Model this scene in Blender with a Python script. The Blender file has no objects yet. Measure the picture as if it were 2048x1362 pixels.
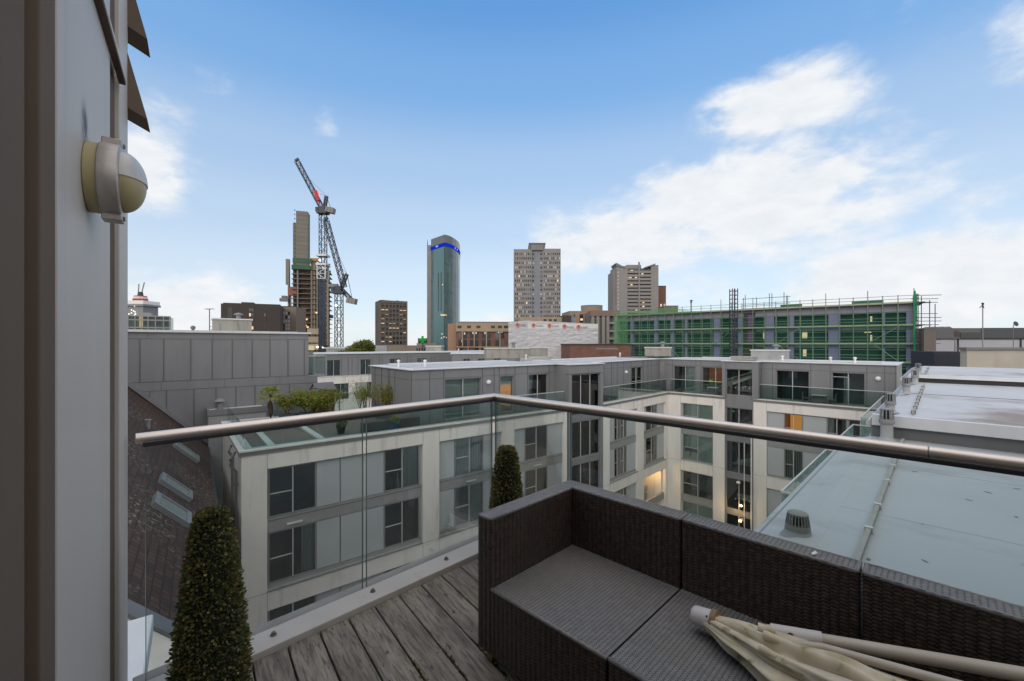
import bpy, math, random
import numpy as np
from mathutils import Vector, Matrix, noise as mnoise
R = math.radians
random.seed(7)
rng = np.random.default_rng(7)
SC = bpy.context.scene
COL = SC.collection

# ------------------------------------------------------------------ camera
F, CX, HY, EZ = 855.0, 1024.0, 687.0, 1.5          # focal length and horizon of the 2048 px photograph, eye height
cam_d = bpy.data.cameras.new('camera')
cam = bpy.data.objects.new('camera', cam_d)
COL.objects.link(cam)
cam.location = (0, 0, EZ)
cam.rotation_euler = (R(90), 0, 0)
cam_d.sensor_width = 36
cam_d.lens = F / 2048 * 36
cam_d.shift_y = (HY - 681) / 2048
cam_d.clip_start, cam_d.clip_end = 0.05, 4000
SC.camera = cam

# ------------------------------------------------------------------ sun, sky, exposure
SUN_EL, SUN_AZ = 24.0, 200.0                       # degrees; azimuth clockwise from the view direction
sun_d = bpy.data.lights.new('sun', 'SUN')
sun_d.energy, sun_d.angle, sun_d.color = 0.9, R(35), (1.0, 0.93, 0.85)
sun = bpy.data.objects.new('sun', sun_d)
COL.objects.link(sun)
sv = Vector((math.sin(R(SUN_AZ)) * math.cos(R(SUN_EL)), math.cos(R(SUN_AZ)) * math.cos(R(SUN_EL)), math.sin(R(SUN_EL))))
sun.rotation_euler = sv.to_track_quat('Z', 'Y').to_euler()
sun.location = (-20, -40, 60)
SC.view_settings.view_transform = 'Standard'
SC.view_settings.look = 'None'
SC.view_settings.exposure = 0.15
SC.view_settings.gamma = 1.0
SC.view_settings.use_curve_mapping = False
SC.render.engine = 'CYCLES'
SC.cycles.max_bounces = 10
SC.cycles.transparent_max_bounces = 24
SC.cycles.use_denoising = True

W = bpy.data.worlds.new('World')
SC.world = W
W.use_nodes = True
WN, WL = W.node_tree.nodes, W.node_tree.links
WN.clear()


class NT:
    """small helper to write node graphs"""
    def __init__(s, tree):
        s.n, s.l = tree.nodes, tree.links

    def node(s, typ, inputs=None, **kw):
        nd = s.n.new(typ)
        for k, v in kw.items():
            setattr(nd, k, v)
        for k, v in (inputs or {}).items():
            s.put(nd.inputs[k], v)
        return nd

    def put(s, sock, v):
        if isinstance(v, bpy.types.NodeSocket):
            s.l.new(v, sock)
        else:
            sock.default_value = v

    def m(s, op, a, b=0.0, c=0.0, clamp=False):
        nd = s.node('ShaderNodeMath', operation=op, use_clamp=clamp)
        for i, v in enumerate((a, b, c)):
            s.put(nd.inputs[i], v)
        return nd.outputs[0]

    def mix(s, fac, a, b, blend='MIX'):
        nd = s.node('ShaderNodeMix', data_type='RGBA', blend_type=blend)
        s.put(nd.inputs[0], fac)
        s.put(nd.inputs[6], a)
        s.put(nd.inputs[7], b)
        return nd.outputs[2]

    def noise(s, vec, scale, detail=4.0, rough=0.55, dist=0.0):
        nd = s.node('ShaderNodeTexNoise', {'Vector': vec, 'Scale': scale, 'Detail': detail, 'Roughness': rough, 'Distortion': dist})
        return nd.outputs[0]

    def mapr(s, v, a, b, c=0.0, d=1.0, smooth=False):
        nd = s.node('ShaderNodeMapRange', {0: v, 1: a, 2: b, 3: c, 4: d}, clamp=True)
        if smooth:
            nd.interpolation_type = 'SMOOTHSTEP'
        return nd.outputs[0]

    def mapping(s, vec, scale=(1, 1, 1), rot=(0, 0, 0), loc=(0, 0, 0)):
        return s.node('ShaderNodeMapping', {'Vector': vec, 'Scale': scale, 'Rotation': rot, 'Location': loc}).outputs[0]


def rgb(r, g, b):
    """sRGB 0-255 to linear rgba"""
    f = lambda c: ((c / 255 + 0.055) / 1.055) ** 2.4 if c > 10 else c / 255 / 12.92
    return (f(r), f(g), f(b), 1)


T = NT(W.node_tree)
sky = T.node('ShaderNodeTexSky')
sky.sky_type = 'NISHITA'
sky.sun_disc = False
sky.sun_elevation = R(SUN_EL)
sky.sun_rotation = R(SUN_AZ)
sky.air_density, sky.dust_density, sky.ozone_density = 1.0, 0.5, 3.0
dirv = T.node('ShaderNodeTexCoord').outputs['Generated']
sep = T.node('ShaderNodeSeparateXYZ', {0: dirv})
az = T.m('MULTIPLY', T.m('ARCTAN2', sep.outputs[0], sep.outputs[1]), 57.2958)
el = T.m('MULTIPLY', T.m('ARCSINE', T.m('MAXIMUM', T.m('MINIMUM', sep.outputs[2], 1.0), -1.0)), 57.2958)
SKY_K = 0.1
SKY_V = 0.92
# deep blue overhead paling towards the horizon, laid over the physical sky
ramp = T.node('ShaderNodeValToRGB', {0: T.mapr(el, 0.0, 60.0)})
cr = ramp.color_ramp
cr.interpolation = 'EASE'
stops = [(0.0, (7.5, 8.35, 9.1)), (8, (6.6, 7.75, 8.95)), (15, (5.3, 6.85, 8.7)), (22, (4.1, 5.95, 8.45)), (31, (2.1, 4.45, 8.2)), (39, (1.28, 3.5, 7.5)), (55, (0.95, 2.9, 6.8))]
while len(cr.elements) < len(stops):
    cr.elements.new(0.5)
for e_, (p_, c_) in zip(cr.elements, stops):
    e_.position = p_ / 60
    e_.color = (*[v / 10 for v in c_], 1)
base = T.mix(1.0, ramp.outputs[0], (10 * SKY_V, 9.6 * SKY_V, 9.4 * SKY_V, 1), 'MULTIPLY')
base = T.mix(0.12, base, T.mix(1.0, sky.outputs[0], (1.7, 2.2, 2.4, 1), 'MULTIPLY'))
# clouds: soft clumps at the places where the sky has them, broken up by noise
n1 = T.noise(T.mapping(dirv, (1, 1, 1.9)), 5.0, 9.0, 0.58, 0.35)
n2 = T.noise(T.mapping(dirv, (1, 1, 2.2), loc=(3, 1, 2)), 17.0, 6.0, 0.6, 0.2)
nn = T.m('ADD', T.m('MULTIPLY', T.m('SUBTRACT', n1, 0.5), 3.3), T.m('MULTIPLY', T.m('SUBTRACT', n2, 0.5), 1.3))
cloud = None
for (ca, ce, wa, we, amp) in [(30, 16.0, 15, 6.5, 1.15), (15, 13.0, 15, 5.5, 0.9), (31.5, 25.3, 8.5, 3.8, 1.0), (45, 5.6, 13, 4.4, 1.35),
                              (-41, 17.0, 5.5, 4.2, 0.85), (-39, 22.0, 4.5, 4.0, 0.46), (-23.5, 25.0, 2.6, 2.8, 0.50), (-36, 3, 14, 5, 1.0), (-8, 1.5, 26, 3.0, 0.7),
                              (52, 24, 5, 5, 0.7), (-35, 26.5, 4.0, 2.0, 0.40), (100, 30, 50, 22, 0.8), (-120, 35, 60, 22, 0.9), (180, 20, 60, 14, 1.0),
                              (47, 13, 6, 3.0, 0.45), (22, 6, 14, 5, 0.6)]:
    da = T.m('DIVIDE', T.m('SUBTRACT', az, ca), wa)
    de = T.m('DIVIDE', T.m('SUBTRACT', el, ce), we)
    d2 = T.m('ADD', T.m('MULTIPLY', da, da), T.m('MULTIPLY', de, de))
    g = T.m('MULTIPLY', T.m('EXPONENT', T.m('MULTIPLY', d2, -0.8)), amp)
    cloud = g if cloud is None else T.m('MAXIMUM', cloud, g)
cv = T.m('ADD', cloud, T.m('MULTIPLY', nn, T.m('ADD', 0.10, T.m('MULTIPLY', cloud, 0.55))))
cm = T.mapr(cv, 0.34, 0.86, 0.0, 0.96, True)
shade = T.mapr(n2, 0.3, 0.7, 0.0, 1.0)
ccol = T.mix(shade, (7.4, 7.75, 8.15, 1), (8.45, 8.55, 8.7, 1))
base = T.mix(cm, base, ccol)
# unseen broken cloud cover added overhead and behind the viewer to brighten the foreground
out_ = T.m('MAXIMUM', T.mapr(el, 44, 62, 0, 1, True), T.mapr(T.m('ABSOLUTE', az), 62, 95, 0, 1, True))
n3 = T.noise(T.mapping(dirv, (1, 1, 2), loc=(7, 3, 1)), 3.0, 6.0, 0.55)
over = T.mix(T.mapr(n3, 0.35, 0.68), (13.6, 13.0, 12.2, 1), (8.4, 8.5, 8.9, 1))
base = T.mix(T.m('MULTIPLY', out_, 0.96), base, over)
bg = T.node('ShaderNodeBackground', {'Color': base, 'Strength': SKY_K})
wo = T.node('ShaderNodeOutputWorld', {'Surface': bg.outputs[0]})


# ------------------------------------------------------------------ places from the photograph's geometry
def at(px, py, Y):
    """point at forward distance Y seen at photo pixel (px, py)"""
    return Vector(((px - CX) / F * Y, Y, EZ - (py - HY) / F * Y))


def onz(px, py, z):
    return at(px, py, (EZ - z) * F / (py - HY))


def ZY(py, Y):
    return EZ - (py - HY) / F * Y


class Fr:
    """a vertical facade plane: origin, bearing to the right of the view direction; s runs along it"""
    def __init__(s, o, ang):
        s.o = Vector((o[0], o[1])); a = R(ang); s.d = Vector((math.sin(a), math.cos(a))); s.rz = R(90 - ang)

    def s(s_, px):
        r = (px - CX) / F
        return (r * s_.o.y - s_.o.x) / (s_.d.x - r * s_.d.y)

    def z(s_, px, py):
        return ZY(py, s_.o.y + s_.s(px) * s_.d.y)


# ------------------------------------------------------------------ materials
def new_mat(name):
    m = bpy.data.materials.new(name)
    m.use_nodes = True
    m.node_tree.nodes.clear()
    return m, NT(m.node_tree)


def finish(t, bsdf):
    t.node('ShaderNodeOutputMaterial', {'Surface': bsdf})


def mat(name, c1, c2=None, rough=0.6, metal=0.0, scale=3.0, stretch=(1, 1, 1), detail=5.0, bump=0.0, bscale=None, spec=0.5,
        c3=None, s3=1.0, lo3=0.55, hi3=0.7, rvar=0.0, st3=(1, 1, 1)):
    """principled material: c1-c2 by noise, optional stains c3 (own scale), bump"""
    m, t = new_mat(name)
    co = t.node('ShaderNodeTexCoord').outputs['Object']
    c2 = c2 or tuple(v * 0.86 for v in c1[:3]) + (1,)
    n = t.noise(t.mapping(co, stretch), scale, detail)
    col = t.mix(t.mapr(n, 0.3, 0.7), c1, c2)
    if c3:
        n3 = t.noise(t.mapping(co, st3), s3, 7.0, 0.62)
        col = t.mix(t.mapr(n3, lo3, hi3, 0.0, 0.85, True), col, c3)
    inp = {'Base Color': col, 'Metallic': metal, 'Specular IOR Level': spec}
    inp['Roughness'] = t.mapr(n, 0.25, 0.75, max(0.02, rough - rvar), min(1, rough + rvar)) if rvar else rough
    b = t.node('ShaderNodeBsdfPrincipled', inp)
    if bump:
        nb = t.noise(t.mapping(co, stretch), bscale or scale * 6, 6.0, 0.6)
        bn = t.node('ShaderNodeBump', {'Height': nb, 'Strength': 1.0, 'Distance': bump})
        t.put(b.inputs['Normal'], bn.outputs[0])
    finish(t, b.outputs[0])
    return m


def emit(name, c, k):
    m, t = new_mat(name)
    finish(t, t.node('ShaderNodeEmission', {'Color': c, 'Strength': k}).outputs[0])
    return m


def glass_mat(name, tint, refl=1.0, rough=0.0, ior=1.5):
    """clear sheet: lets light straight through with a tint, mirrors the sky at a slant"""
    m, t = new_mat(name)
    tr = t.node('ShaderNodeBsdfTransparent', {'Color': tint})
    gl = t.node('ShaderNodeBsdfGlossy', {'Color': (1, 1, 1, 1), 'Roughness': rough})
    fr = t.node('ShaderNodeFresnel', {'IOR': ior})
    f = t.m('MULTIPLY', fr.outputs[0], refl, clamp=True)
    mx = t.node('ShaderNodeMixShader', {0: f, 1: tr.outputs[0], 2: gl.outputs[0]})
    finish(t, mx.outputs[0])
    return m


def brick_mat(name, c1, c2, mortar, bw, bh, msize=0.012, axes='XZ', rough=0.85, stain=None, bump=0.004, offset=0.5):
    m, t = new_mat(name)
    co = t.node('ShaderNodeTexCoord').outputs['Object']
    sp = t.node('ShaderNodeSeparateXYZ', {0: co})
    if axes == 'XZ':
        u, v = t.m('ADD', sp.outputs[0], sp.outputs[1]), sp.outputs[2]
    else:
        u, v = sp.outputs[0], sp.outputs[1]
    uv = t.node('ShaderNodeCombineXYZ', {0: u, 1: v, 2: 0.0}).outputs[0]
    br = t.node('ShaderNodeTexBrick', {'Vector': uv, 'Color1': c1, 'Color2': c2, 'Mortar': mortar, 'Scale': 1.0, 'Mortar Size': msize,
                                       'Brick Width': bw, 'Row Height': bh, 'Bias': 0.0})
    br.offset = offset
    n = t.noise(co, 0.8, 6.0)
    col = t.mix(t.mapr(n, 0.35, 0.7, 0.0, 0.5), br.outputs[0], tuple(x * 0.55 for x in c1[:3]) + (1,))
    if stain:
        n2 = t.noise(co, 9.0, 3.0)
        n3 = t.noise(co, 0.35, 3.0)
        k = t.m('MULTIPLY', t.mapr(n2, 0.56, 0.64, 0, 1, True), t.mapr(n3, 0.42, 0.62, 0, 1, True))
        col = t.mix(k, col, stain)
    b = t.node('ShaderNodeBsdfPrincipled', {'Base Color': col, 'Roughness': rough, 'Specular IOR Level': 0.25})
    if bump:
        bn = t.node('ShaderNodeBump', {'Height': t.m('SUBTRACT', 1.0, br.outputs[1]), 'Strength': 1.0, 'Distance': bump})
        t.put(b.inputs['Normal'], bn.outputs[0])
    finish(t, b.outputs[0])
    return m


M = {}
M['concrete'] = mat('pale_concrete', (0.75, 0.72, 0.68, 1), (0.67, 0.64, 0.605, 1), 0.8, scale=0.9, stretch=(1, 1, 0.35), bump=0.002, c3=(0.40, 0.38, 0.335, 1), s3=1.5, lo3=0.53, hi3=0.78, st3=(1.6, 1.6, 0.12))
M['joint'] = mat('dark_joint', (0.09, 0.09, 0.085, 1), rough=0.9)
M['zinc'] = mat('zinc_cladding', (0.235, 0.24, 0.25, 1), (0.20, 0.205, 0.215, 1), 0.5, 0.25, scale=0.7, stretch=(1, 1, 0.3), rvar=0.08, c3=(0.17, 0.172, 0.18, 1), s3=1.3, lo3=0.5, hi3=0.85, st3=(1.5, 1.5, 0.15))
M['zinc_dark'] = mat('dark_zinc', (0.16, 0.163, 0.17, 1), rough=0.5, metal=0.2)
M['seam'] = mat('zinc_seam', (0.135, 0.138, 0.145, 1), rough=0.5, metal=0.25)
M['panel'] = mat('grey_infill_panel', (0.42, 0.445, 0.455, 1), (0.38, 0.405, 0.415, 1), 0.35, 0.0, scale=0.6, rvar=0.08)
M['spandrel'] = mat('spandrel_metal', (0.31, 0.315, 0.31, 1), rough=0.5, metal=0.1)
M['frame'] = mat('window_frame_metal', (0.30, 0.305, 0.30, 1), rough=0.45, metal=0.3)
M['frame_pale'] = mat('pale_mullion', (0.52, 0.53, 0.53, 1), rough=0.4, metal=0.2)
M['cap'] = mat('pale_coping', (0.60, 0.60, 0.58, 1), (0.52, 0.52, 0.50, 1), 0.5, scale=1.4, c3=(0.38, 0.38, 0.33, 1), s3=2.5, lo3=0.56, hi3=0.8)
M['stripe'] = mat('cornice_metal', (0.215, 0.215, 0.205, 1), rough=0.5, metal=0.2)
M['roof'] = mat('roof_membrane', (0.46, 0.47, 0.48, 1), (0.38, 0.39, 0.40, 1), 0.6, scale=0.5, c3=(0.28, 0.27, 0.26, 1), s3=0.6, lo3=0.5, hi3=0.8)
M['roof_edge'] = mat('roof_edge_metal', (0.66, 0.67, 0.69, 1), rough=0.45, metal=0.1)
M['glass'] = glass_mat('window_glass', (0.82, 0.87, 0.86, 1), 2.0)
M['glass_rail'] = glass_mat('balcony_glass', (0.80, 0.87, 0.85, 1), 0.6)
M['glass_near'] = glass_mat('balustrade_glass', (0.915, 0.948, 0.938, 1), 0.55)
M['glass_edge'] = mat('glass_edge', (0.10, 0.16, 0.14, 1), rough=0.2)
M['rail_white'] = mat('pale_rail', (0.62, 0.62, 0.60, 1), rough=0.35, metal=0.3)
M['room'] = mat('dim_room', (0.26, 0.26, 0.25, 1), rough=0.9)
M['room_dark'] = mat('dark_room', (0.12, 0.125, 0.125, 1), rough=0.9)
M['room_warm'] = mat('warm_room', (0.42, 0.24, 0.13, 1), rough=0.9)
M['blind'] = mat('pale_blind', (0.46, 0.52, 0.49, 1), (0.42, 0.48, 0.45, 1), 0.8, scale=1.0)
M['curtain'] = mat('pale_curtain', (0.52, 0.55, 0.54, 1), (0.36, 0.40, 0.40, 1), 0.9, scale=5.0, stretch=(4, 4, 0.05))
M['curtain_mauve'] = mat('mauve_curtain', (0.34, 0.30, 0.33, 1), (0.24, 0.21, 0.24, 1), 0.9, scale=5.0, stretch=(4, 4, 0.05))
M['blind_red'] = mat('dark_red_blind', (0.22, 0.06, 0.06, 1), rough=0.8)
M['blind_pink'] = mat('pale_pink_blind', (0.5, 0.40, 0.40, 1), rough=0.8)
M['teal_glass'] = mat('teal_backing', (0.03, 0.10, 0.13, 1), rough=0.5)
M['lit_orange'] = emit('lamp_lit_room', (1.0, 0.42, 0.10, 1), 0.55)
M['lit_warm'] = emit('warm_lit_window', (1.0, 0.66, 0.34, 1), 1.1)
M['lit_dim'] = emit('dim_lit_room', (0.75, 0.26, 0.10, 1), 0.16)
M['lit_green'] = emit('green_exit_lamp', (0.05, 0.75, 0.22, 1), 0.3)
M['lit_white'] = emit('white_lamp', (1.0, 0.93, 0.8, 1), 2.0)
M['lit_red'] = emit('red_beacon', (1.0, 0.06, 0.05, 1), 3.0)
M['lit_blue'] = emit('blue_sign_band', (0.01, 0.03, 0.55, 1), 0.8)
M['steel_dark'] = mat('dark_steel', (0.035, 0.04, 0.055, 1), rough=0.5, metal=0.2)
M['white'] = mat('white_paint', (0.78, 0.78, 0.77, 1), rough=0.5)
M['black'] = mat('black_plastic', (0.02, 0.02, 0.022, 1), rough=0.5)


# ------------------------------------------------------------------ mesh building
class MB:
    def __init__(s):
        s.v, s.f, s.mi = [], [], []

    def add(s, vs, fs, m=0):
        o = len(s.v)
        s.v += [tuple(p) for p in vs]
        s.f += [tuple(i + o for i in f) for f in fs]
        s.mi += [m] * len(fs)
        return s

    def box(s, x0, x1, y0, y1, z0, z1, m=0, X=None):
        vs = [Vector((x, y, z)) for z in (z0, z1) for y in (y0, y1) for x in (x0, x1)]
        if X is not None:
            vs = [X @ v for v in vs]
        return s.add(vs, [(0, 2, 3, 1), (4, 5, 7, 6), (0, 1, 5, 4), (2, 6, 7, 3), (0, 4, 6, 2), (1, 3, 7, 5)], m)

    def prism(s, pts, z0, z1, m=0, mtop=None):
        """vertical prism over plan points (counter-clockwise); z1 may be a list per point"""
        n = len(pts)
        zt = z1 if isinstance(z1, (list, tuple)) else [z1] * n
        vs = [(p[0], p[1], z0) for p in pts] + [(p[0], p[1], zt[i]) for i, p in enumerate(pts)]
        s.add(vs, [tuple(range(n - 1, -1, -1))] + [(i, (i + 1) % n, n + (i + 1) % n, n + i) for i in range(n)], m)
        o = len(s.v) - 2 * n
        s.f.append(tuple(o + n + i for i in range(n))); s.mi.append(m if mtop is None else mtop)
        return s

    def ext(s, prof, x0, x1, m=0):
        """profile in (y, z) extruded along x"""
        n = len(prof)
        vs = [(x0, p[0], p[1]) for p in prof] + [(x1, p[0], p[1]) for p in prof]
        return s.add(vs, [tuple(range(n)), tuple(range(2 * n - 1, n - 1, -1))] + [(i, n + i, n + (i + 1) % n, (i + 1) % n) for i in range(n)], m)

    def tube(s, pts, r, n=8, m=0, cap=True, sx=1.0):
        pts = [Vector(p) for p in pts]
        rs = r if isinstance(r, (list, tuple)) else [r] * len(pts)
        vs, fs = [], []
        up0 = Vector((0, 0, 1))
        for i, p in enumerate(pts):
            d = (pts[min(i + 1, len(pts) - 1)] - pts[max(i - 1, 0)]).normalized()
            a = d.cross(up0)
            if a.length < 1e-4:
                a = d.cross(Vector((1, 0, 0)))
            a.normalize(); b = a.cross(d)
            for k in range(n):
                w = 2 * math.pi * (k + 0.5) / n
                vs.append(p + a * (math.cos(w) * rs[i] * sx) + b * (math.sin(w) * rs[i]))
        for i in range(len(pts) - 1):
            for k in range(n):
                fs.append((i * n + k, i * n + (k + 1) % n, (i + 1) * n + (k + 1) % n, (i + 1) * n + k))
        if cap:
            fs += [tuple(range(n - 1, -1, -1)), tuple((len(pts) - 1) * n + k for k in range(n))]
        return s.add(vs, fs, m)

    def lathe(s, prof, c=(0, 0, 0), n=24, m=0, X=None):
        """profile (r, z) turned about the z axis"""
        c = Vector(c); vs, fs = [], []
        for (r, z) in prof:
            for k in range(n):
                w = 2 * math.pi * k / n
                p = Vector((r * math.cos(w), r * math.sin(w), z))
                vs.append((X @ p if X is not None else p) + c)
        for i in range(len(prof) - 1):
            for k in range(n):
                fs.append((i * n + k, i * n + (k + 1) % n, (i + 1) * n + (k + 1) % n, (i + 1) * n + k))
        fs += [tuple(range(n - 1, -1, -1)), tuple((len(prof) - 1) * n + k for k in range(n))]
        return s.add(vs, fs, m)

    def build(s, name, mats, parent=None, smooth=False, bevel=0.0, seg=2, angle=None):
        me = bpy.data.meshes.new(name)
        me.from_pydata(s.v, [], s.f)
        for mm in (mats if isinstance(mats, (list, tuple)) else [mats]):
            me.materials.append(mm)
        if any(s.mi):
            me.polygons.foreach_set('material_index', s.mi)
        if smooth:
            me.polygons.foreach_set('use_smooth', [True] * len(s.f))
        me.validate()
        me.update()
        o = bpy.data.objects.new(name, me)
        COL.objects.link(o)
        if parent is not None:
            o.parent = parent
        if bevel:
            b = o.modifiers.new('bevel', 'BEVEL')
            b.width, b.segments, b.limit_method, b.angle_limit = bevel, seg, 'ANGLE', R(40)
        if smooth and angle:
            try:
                me.set_sharp_from_angle(angle=R(angle))
            except Exception:
                pass
        return o


def tag(o, label=None, cat=None, group=None, kind=None):
    for k, v in (('label', label), ('category', cat), ('group', group), ('kind', kind)):
        if v:
            o[k] = v
    return o


def thing(name, label, cat, loc=(0, 0, 0), rz=0.0, group=None):
    o = bpy.data.objects.new(name, None)
    o.empty_display_size = 0.2
    COL.objects.link(o)
    o.location = loc
    o.rotation_euler = (0, 0, rz)
    return tag(o, label, cat, group)


def structure(name, mb, mats):
    o = mb.build(name, mats)
    o['kind'] = 'structure'
    return o


def copy_tree(o, parent=None):
    c = o.copy()
    COL.objects.link(c)
    if parent is not None:
        c.parent = parent
    for ch in [k for k in bpy.data.objects if k.parent == o]:
        copy_tree(ch, c)
    return c


def dup(o, loc, rz=None, label=None, scale=None):
    c = copy_tree(o)
    c.location = loc
    if rz is not None:
        c.rotation_euler = (0, 0, rz)
    if label:
        c['label'] = label
    if scale:
        c.scale = scale
    return c


def text_part(name, body, size, m, parent, X, extrude=0.004):
    cu = bpy.data.curves.new(name, 'FONT')
    cu.body, cu.size, cu.extrude, cu.align_x, cu.align_y = body, size, extrude, 'CENTER', 'CENTER'
    tmp = bpy.data.objects.new(name, cu)
    me = bpy.data.meshes.new_from_object(tmp)
    bpy.data.objects.remove(tmp)
    bpy.data.curves.remove(cu)
    me.transform(X)
    me.materials.clear()
    me.materials.append(m)
    o = bpy.data.objects.new(name, me)
    COL.objects.link(o)
    o.parent = parent
    return o


UP = Matrix(((1, 0, 0, 0), (0, 0, -1, 0), (0, 1, 0, 0), (0, 0, 0, 1)))   # lays a text in the x-z plane, facing -y


def holes(mb, s0, s1, z0, z1, y0, y1, ops, m=0):
    """a wall from s0 to s1 with rectangular openings (a, b, za, zb); openings in one column share a and b"""
    cols = {}
    for (a, b, c, d) in ops:
        cols.setdefault((round(a, 3), round(b, 3)), []).append((c, d))
    x = s0
    for (a, b) in sorted(cols):
        if a > x + 1e-3:
            mb.box(x, a, y0, y1, z0, z1, m)
        z = z0
        for (c, d) in sorted(cols[(a, b)]):
            if c > z + 1e-3:
                mb.box(a, b, y0, y1, z, c, m)
            z = d
        if z < z1 - 1e-3:
            mb.box(a, b, y0, y1, z, z1, m)
        x = b
    if x < s1 - 1e-3:
        mb.box(x, s1, y0, y1, z0, z1, m)


def window(par, a, b, c, d, y=0.12, style='room', mull=(0.5,), tran=None, fw=0.05, pale=True, depth=1.6, fm=None):
    """window with frame, mullions, glass and the room or blind behind it; local x along the wall, y into it"""
    w = MB()
    w.box(a, a + fw, y, y + 0.07, c, d); w.box(b - fw, b, y, y + 0.07, c, d)
    w.box(a + fw, b - fw, y, y + 0.07, c, c + fw); w.box(a + fw, b - fw, y, y + 0.07, d - fw, d)
    xs = [a + fw + (b - a - 2 * fw) * q for q in mull]
    for q in xs:
        w.box(q - 0.025, q + 0.025, y - 0.004, y + 0.066, c + fw, d - fw, 1)
    if tran:
        for (q0, q1, zf) in tran:
            z = c + (d - c) * zf
            x0, x1 = a + fw + (b - a - 2 * fw) * q0, a + fw + (b - a - 2 * fw) * q1
            w.box(x0 + 0.026, x1 - 0.026, y - 0.003, y + 0.06, z - 0.02, z + 0.02, 1)
    fr = w.build('window', [fm or M['frame'], M['frame_pale'] if pale else (fm or M['frame'])], par)
    MB().box(a + fw * 0.5, b - fw * 0.5, y + 0.03, y + 0.036, c + fw * 0.5, d - fw * 0.5).build('pane', M['glass'], fr)
    x0, x1, z0, z1, yb = a + 0.01, b - 0.01, c + 0.01, d - 0.01, y + 0.08
    styles = style.split('+')
    inner = {'room': 'room', 'dark': 'room_dark', 'teal': 'teal_glass', 'lit': 'room_warm', 'dim': 'room'}
    rm = M[inner.get(styles[0], 'room')]
    if styles[0] == 'blind':
        MB().box(x0, x1, yb + 0.06, yb + 0.08, z0, z1).build('blind', M['blind'], fr)
        return fr
    r = MB()
    yd = yb + depth
    v = [(x0, yb, z0), (x1, yb, z0), (x1, yb, z1), (x0, yb, z1), (x0, yd, z0), (x1, yd, z0), (x1, yd, z1), (x0, yd, z1)]
    r.add(v, [(4, 5, 6, 7), (0, 4, 7, 3), (1, 2, 6, 5), (0, 1, 5, 4), (3, 7, 6, 2)])
    r.build('room', rm, fr)
    W_, H_ = x1 - x0, z1 - z0
    for st in styles[1:]:
        k = st.rstrip('0123456789.')
        if k in ('cl', 'cr', 'cm', 'ml', 'mr'):                       # curtain at the left, right or across; m = mauve
            q = float(st[2:] or 0.4)
            mm = M['curtain_mauve'] if k[0] == 'm' else M['curtain']
            u0, u1 = {'l': (0, q), 'r': (1 - q, 1), 'm': (0, 1)}[k[1]]
            nseg = max(6, int((u1 - u0) * W_ / 0.05))
            cb = MB(); vs = []
            for i in range(nseg + 1):
                xx = x0 + W_ * (u0 + (u1 - u0) * i / nseg)
                yy = yb + 0.10 + 0.035 * math.sin(i * 1.9) + 0.015 * math.sin(i * 0.7)
                vs += [(xx, yy, z0 + 0.02), (xx, yy, z1 - 0.02)]
            cb.add(vs, [(2 * i, 2 * i + 2, 2 * i + 3, 2 * i + 1) for i in range(nseg)])
            cb.build('curtain', mm, fr, smooth=True)
        elif k == 'slats':                                             # vertical blind strips
            cb = MB(); n = int(W_ / 0.12)
            for i in range(n):
                cb.box(x0 + W_ * (i + 0.08) / n, x0 + W_ * (i + 0.78) / n, yb + 0.08, yb + 0.084, z0 + 0.02, z1 - 0.02, i % 3 == 1)
            cb.build('blind', [M['blind_red'], M['blind_pink']], fr)
        elif k == 'greyslats':
            cb = MB(); n = int(W_ / 0.11)
            for i in range(n):
                cb.box(x0 + W_ * (i + 0.1) / n, x0 + W_ * (i + 0.7) / n, yb + 0.08, yb + 0.084, z0 + 0.02, z1 - 0.02)
            cb.build('blind', M['curtain'], fr)
        elif k == 'bl':                                                # roller blind drawn part way: bl0.6
            q = float(st[2:] or 0.5)
            MB().box(x0, x1, yb + 0.06, yb + 0.075, z1 - H_ * q, z1).build('blind', M['blind'], fr)
        elif k == 'lamp':                                              # lit part of the room
            q = float(st[4:] or 0.5)
            MB().box(x0 + W_ * 0.08, x0 + W_ * (0.08 + q), yb + depth - 0.3, yb + depth - 0.25, z0 + H_ * 0.1, z1 - H_ * 0.05).box(x1 - 0.03, x1 - 0.012, yb + 0.12, yb + depth - 0.32, z0 + H_ * 0.12, z1 - H_ * 0.05).build('lit_wall', M['lit_orange'], fr)
        elif k == 'dimlamp':
            MB().box(x0 + W_ * 0.04, x1 - W_ * 0.04, yb + depth - 0.3, yb + depth - 0.25, z0 + H_ * 0.35, z1 - H_ * 0.05).box(x1 - 0.03, x1 - 0.012, yb + 0.12, yb + depth - 0.32, z0 + H_ * 0.2, z1 - H_ * 0.05).build('lit_wall', M['lit_dim'], fr)
        elif k == 'junk':                                              # things standing on the sill inside
            cb = MB(); rr = random.Random(int(a * 97 + c * 13))
            for i in range(7):
                cx = x0 + W_ * rr.uniform(0.08, 0.55); h = rr.uniform(0.2, 0.75) * H_ * 0.55; ww = rr.uniform(0.04, 0.14)
                cb.lathe([(ww, 0), (ww * rr.uniform(0.6, 1.1), h * 0.6), (ww * 0.3, h)], (cx, yb + rr.uniform(0.12, 0.3), z0), 8, i % 2)
            cb.build('sill_things', [M['curtain'], M['teal_glass']], fr)
    return fr


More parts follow.
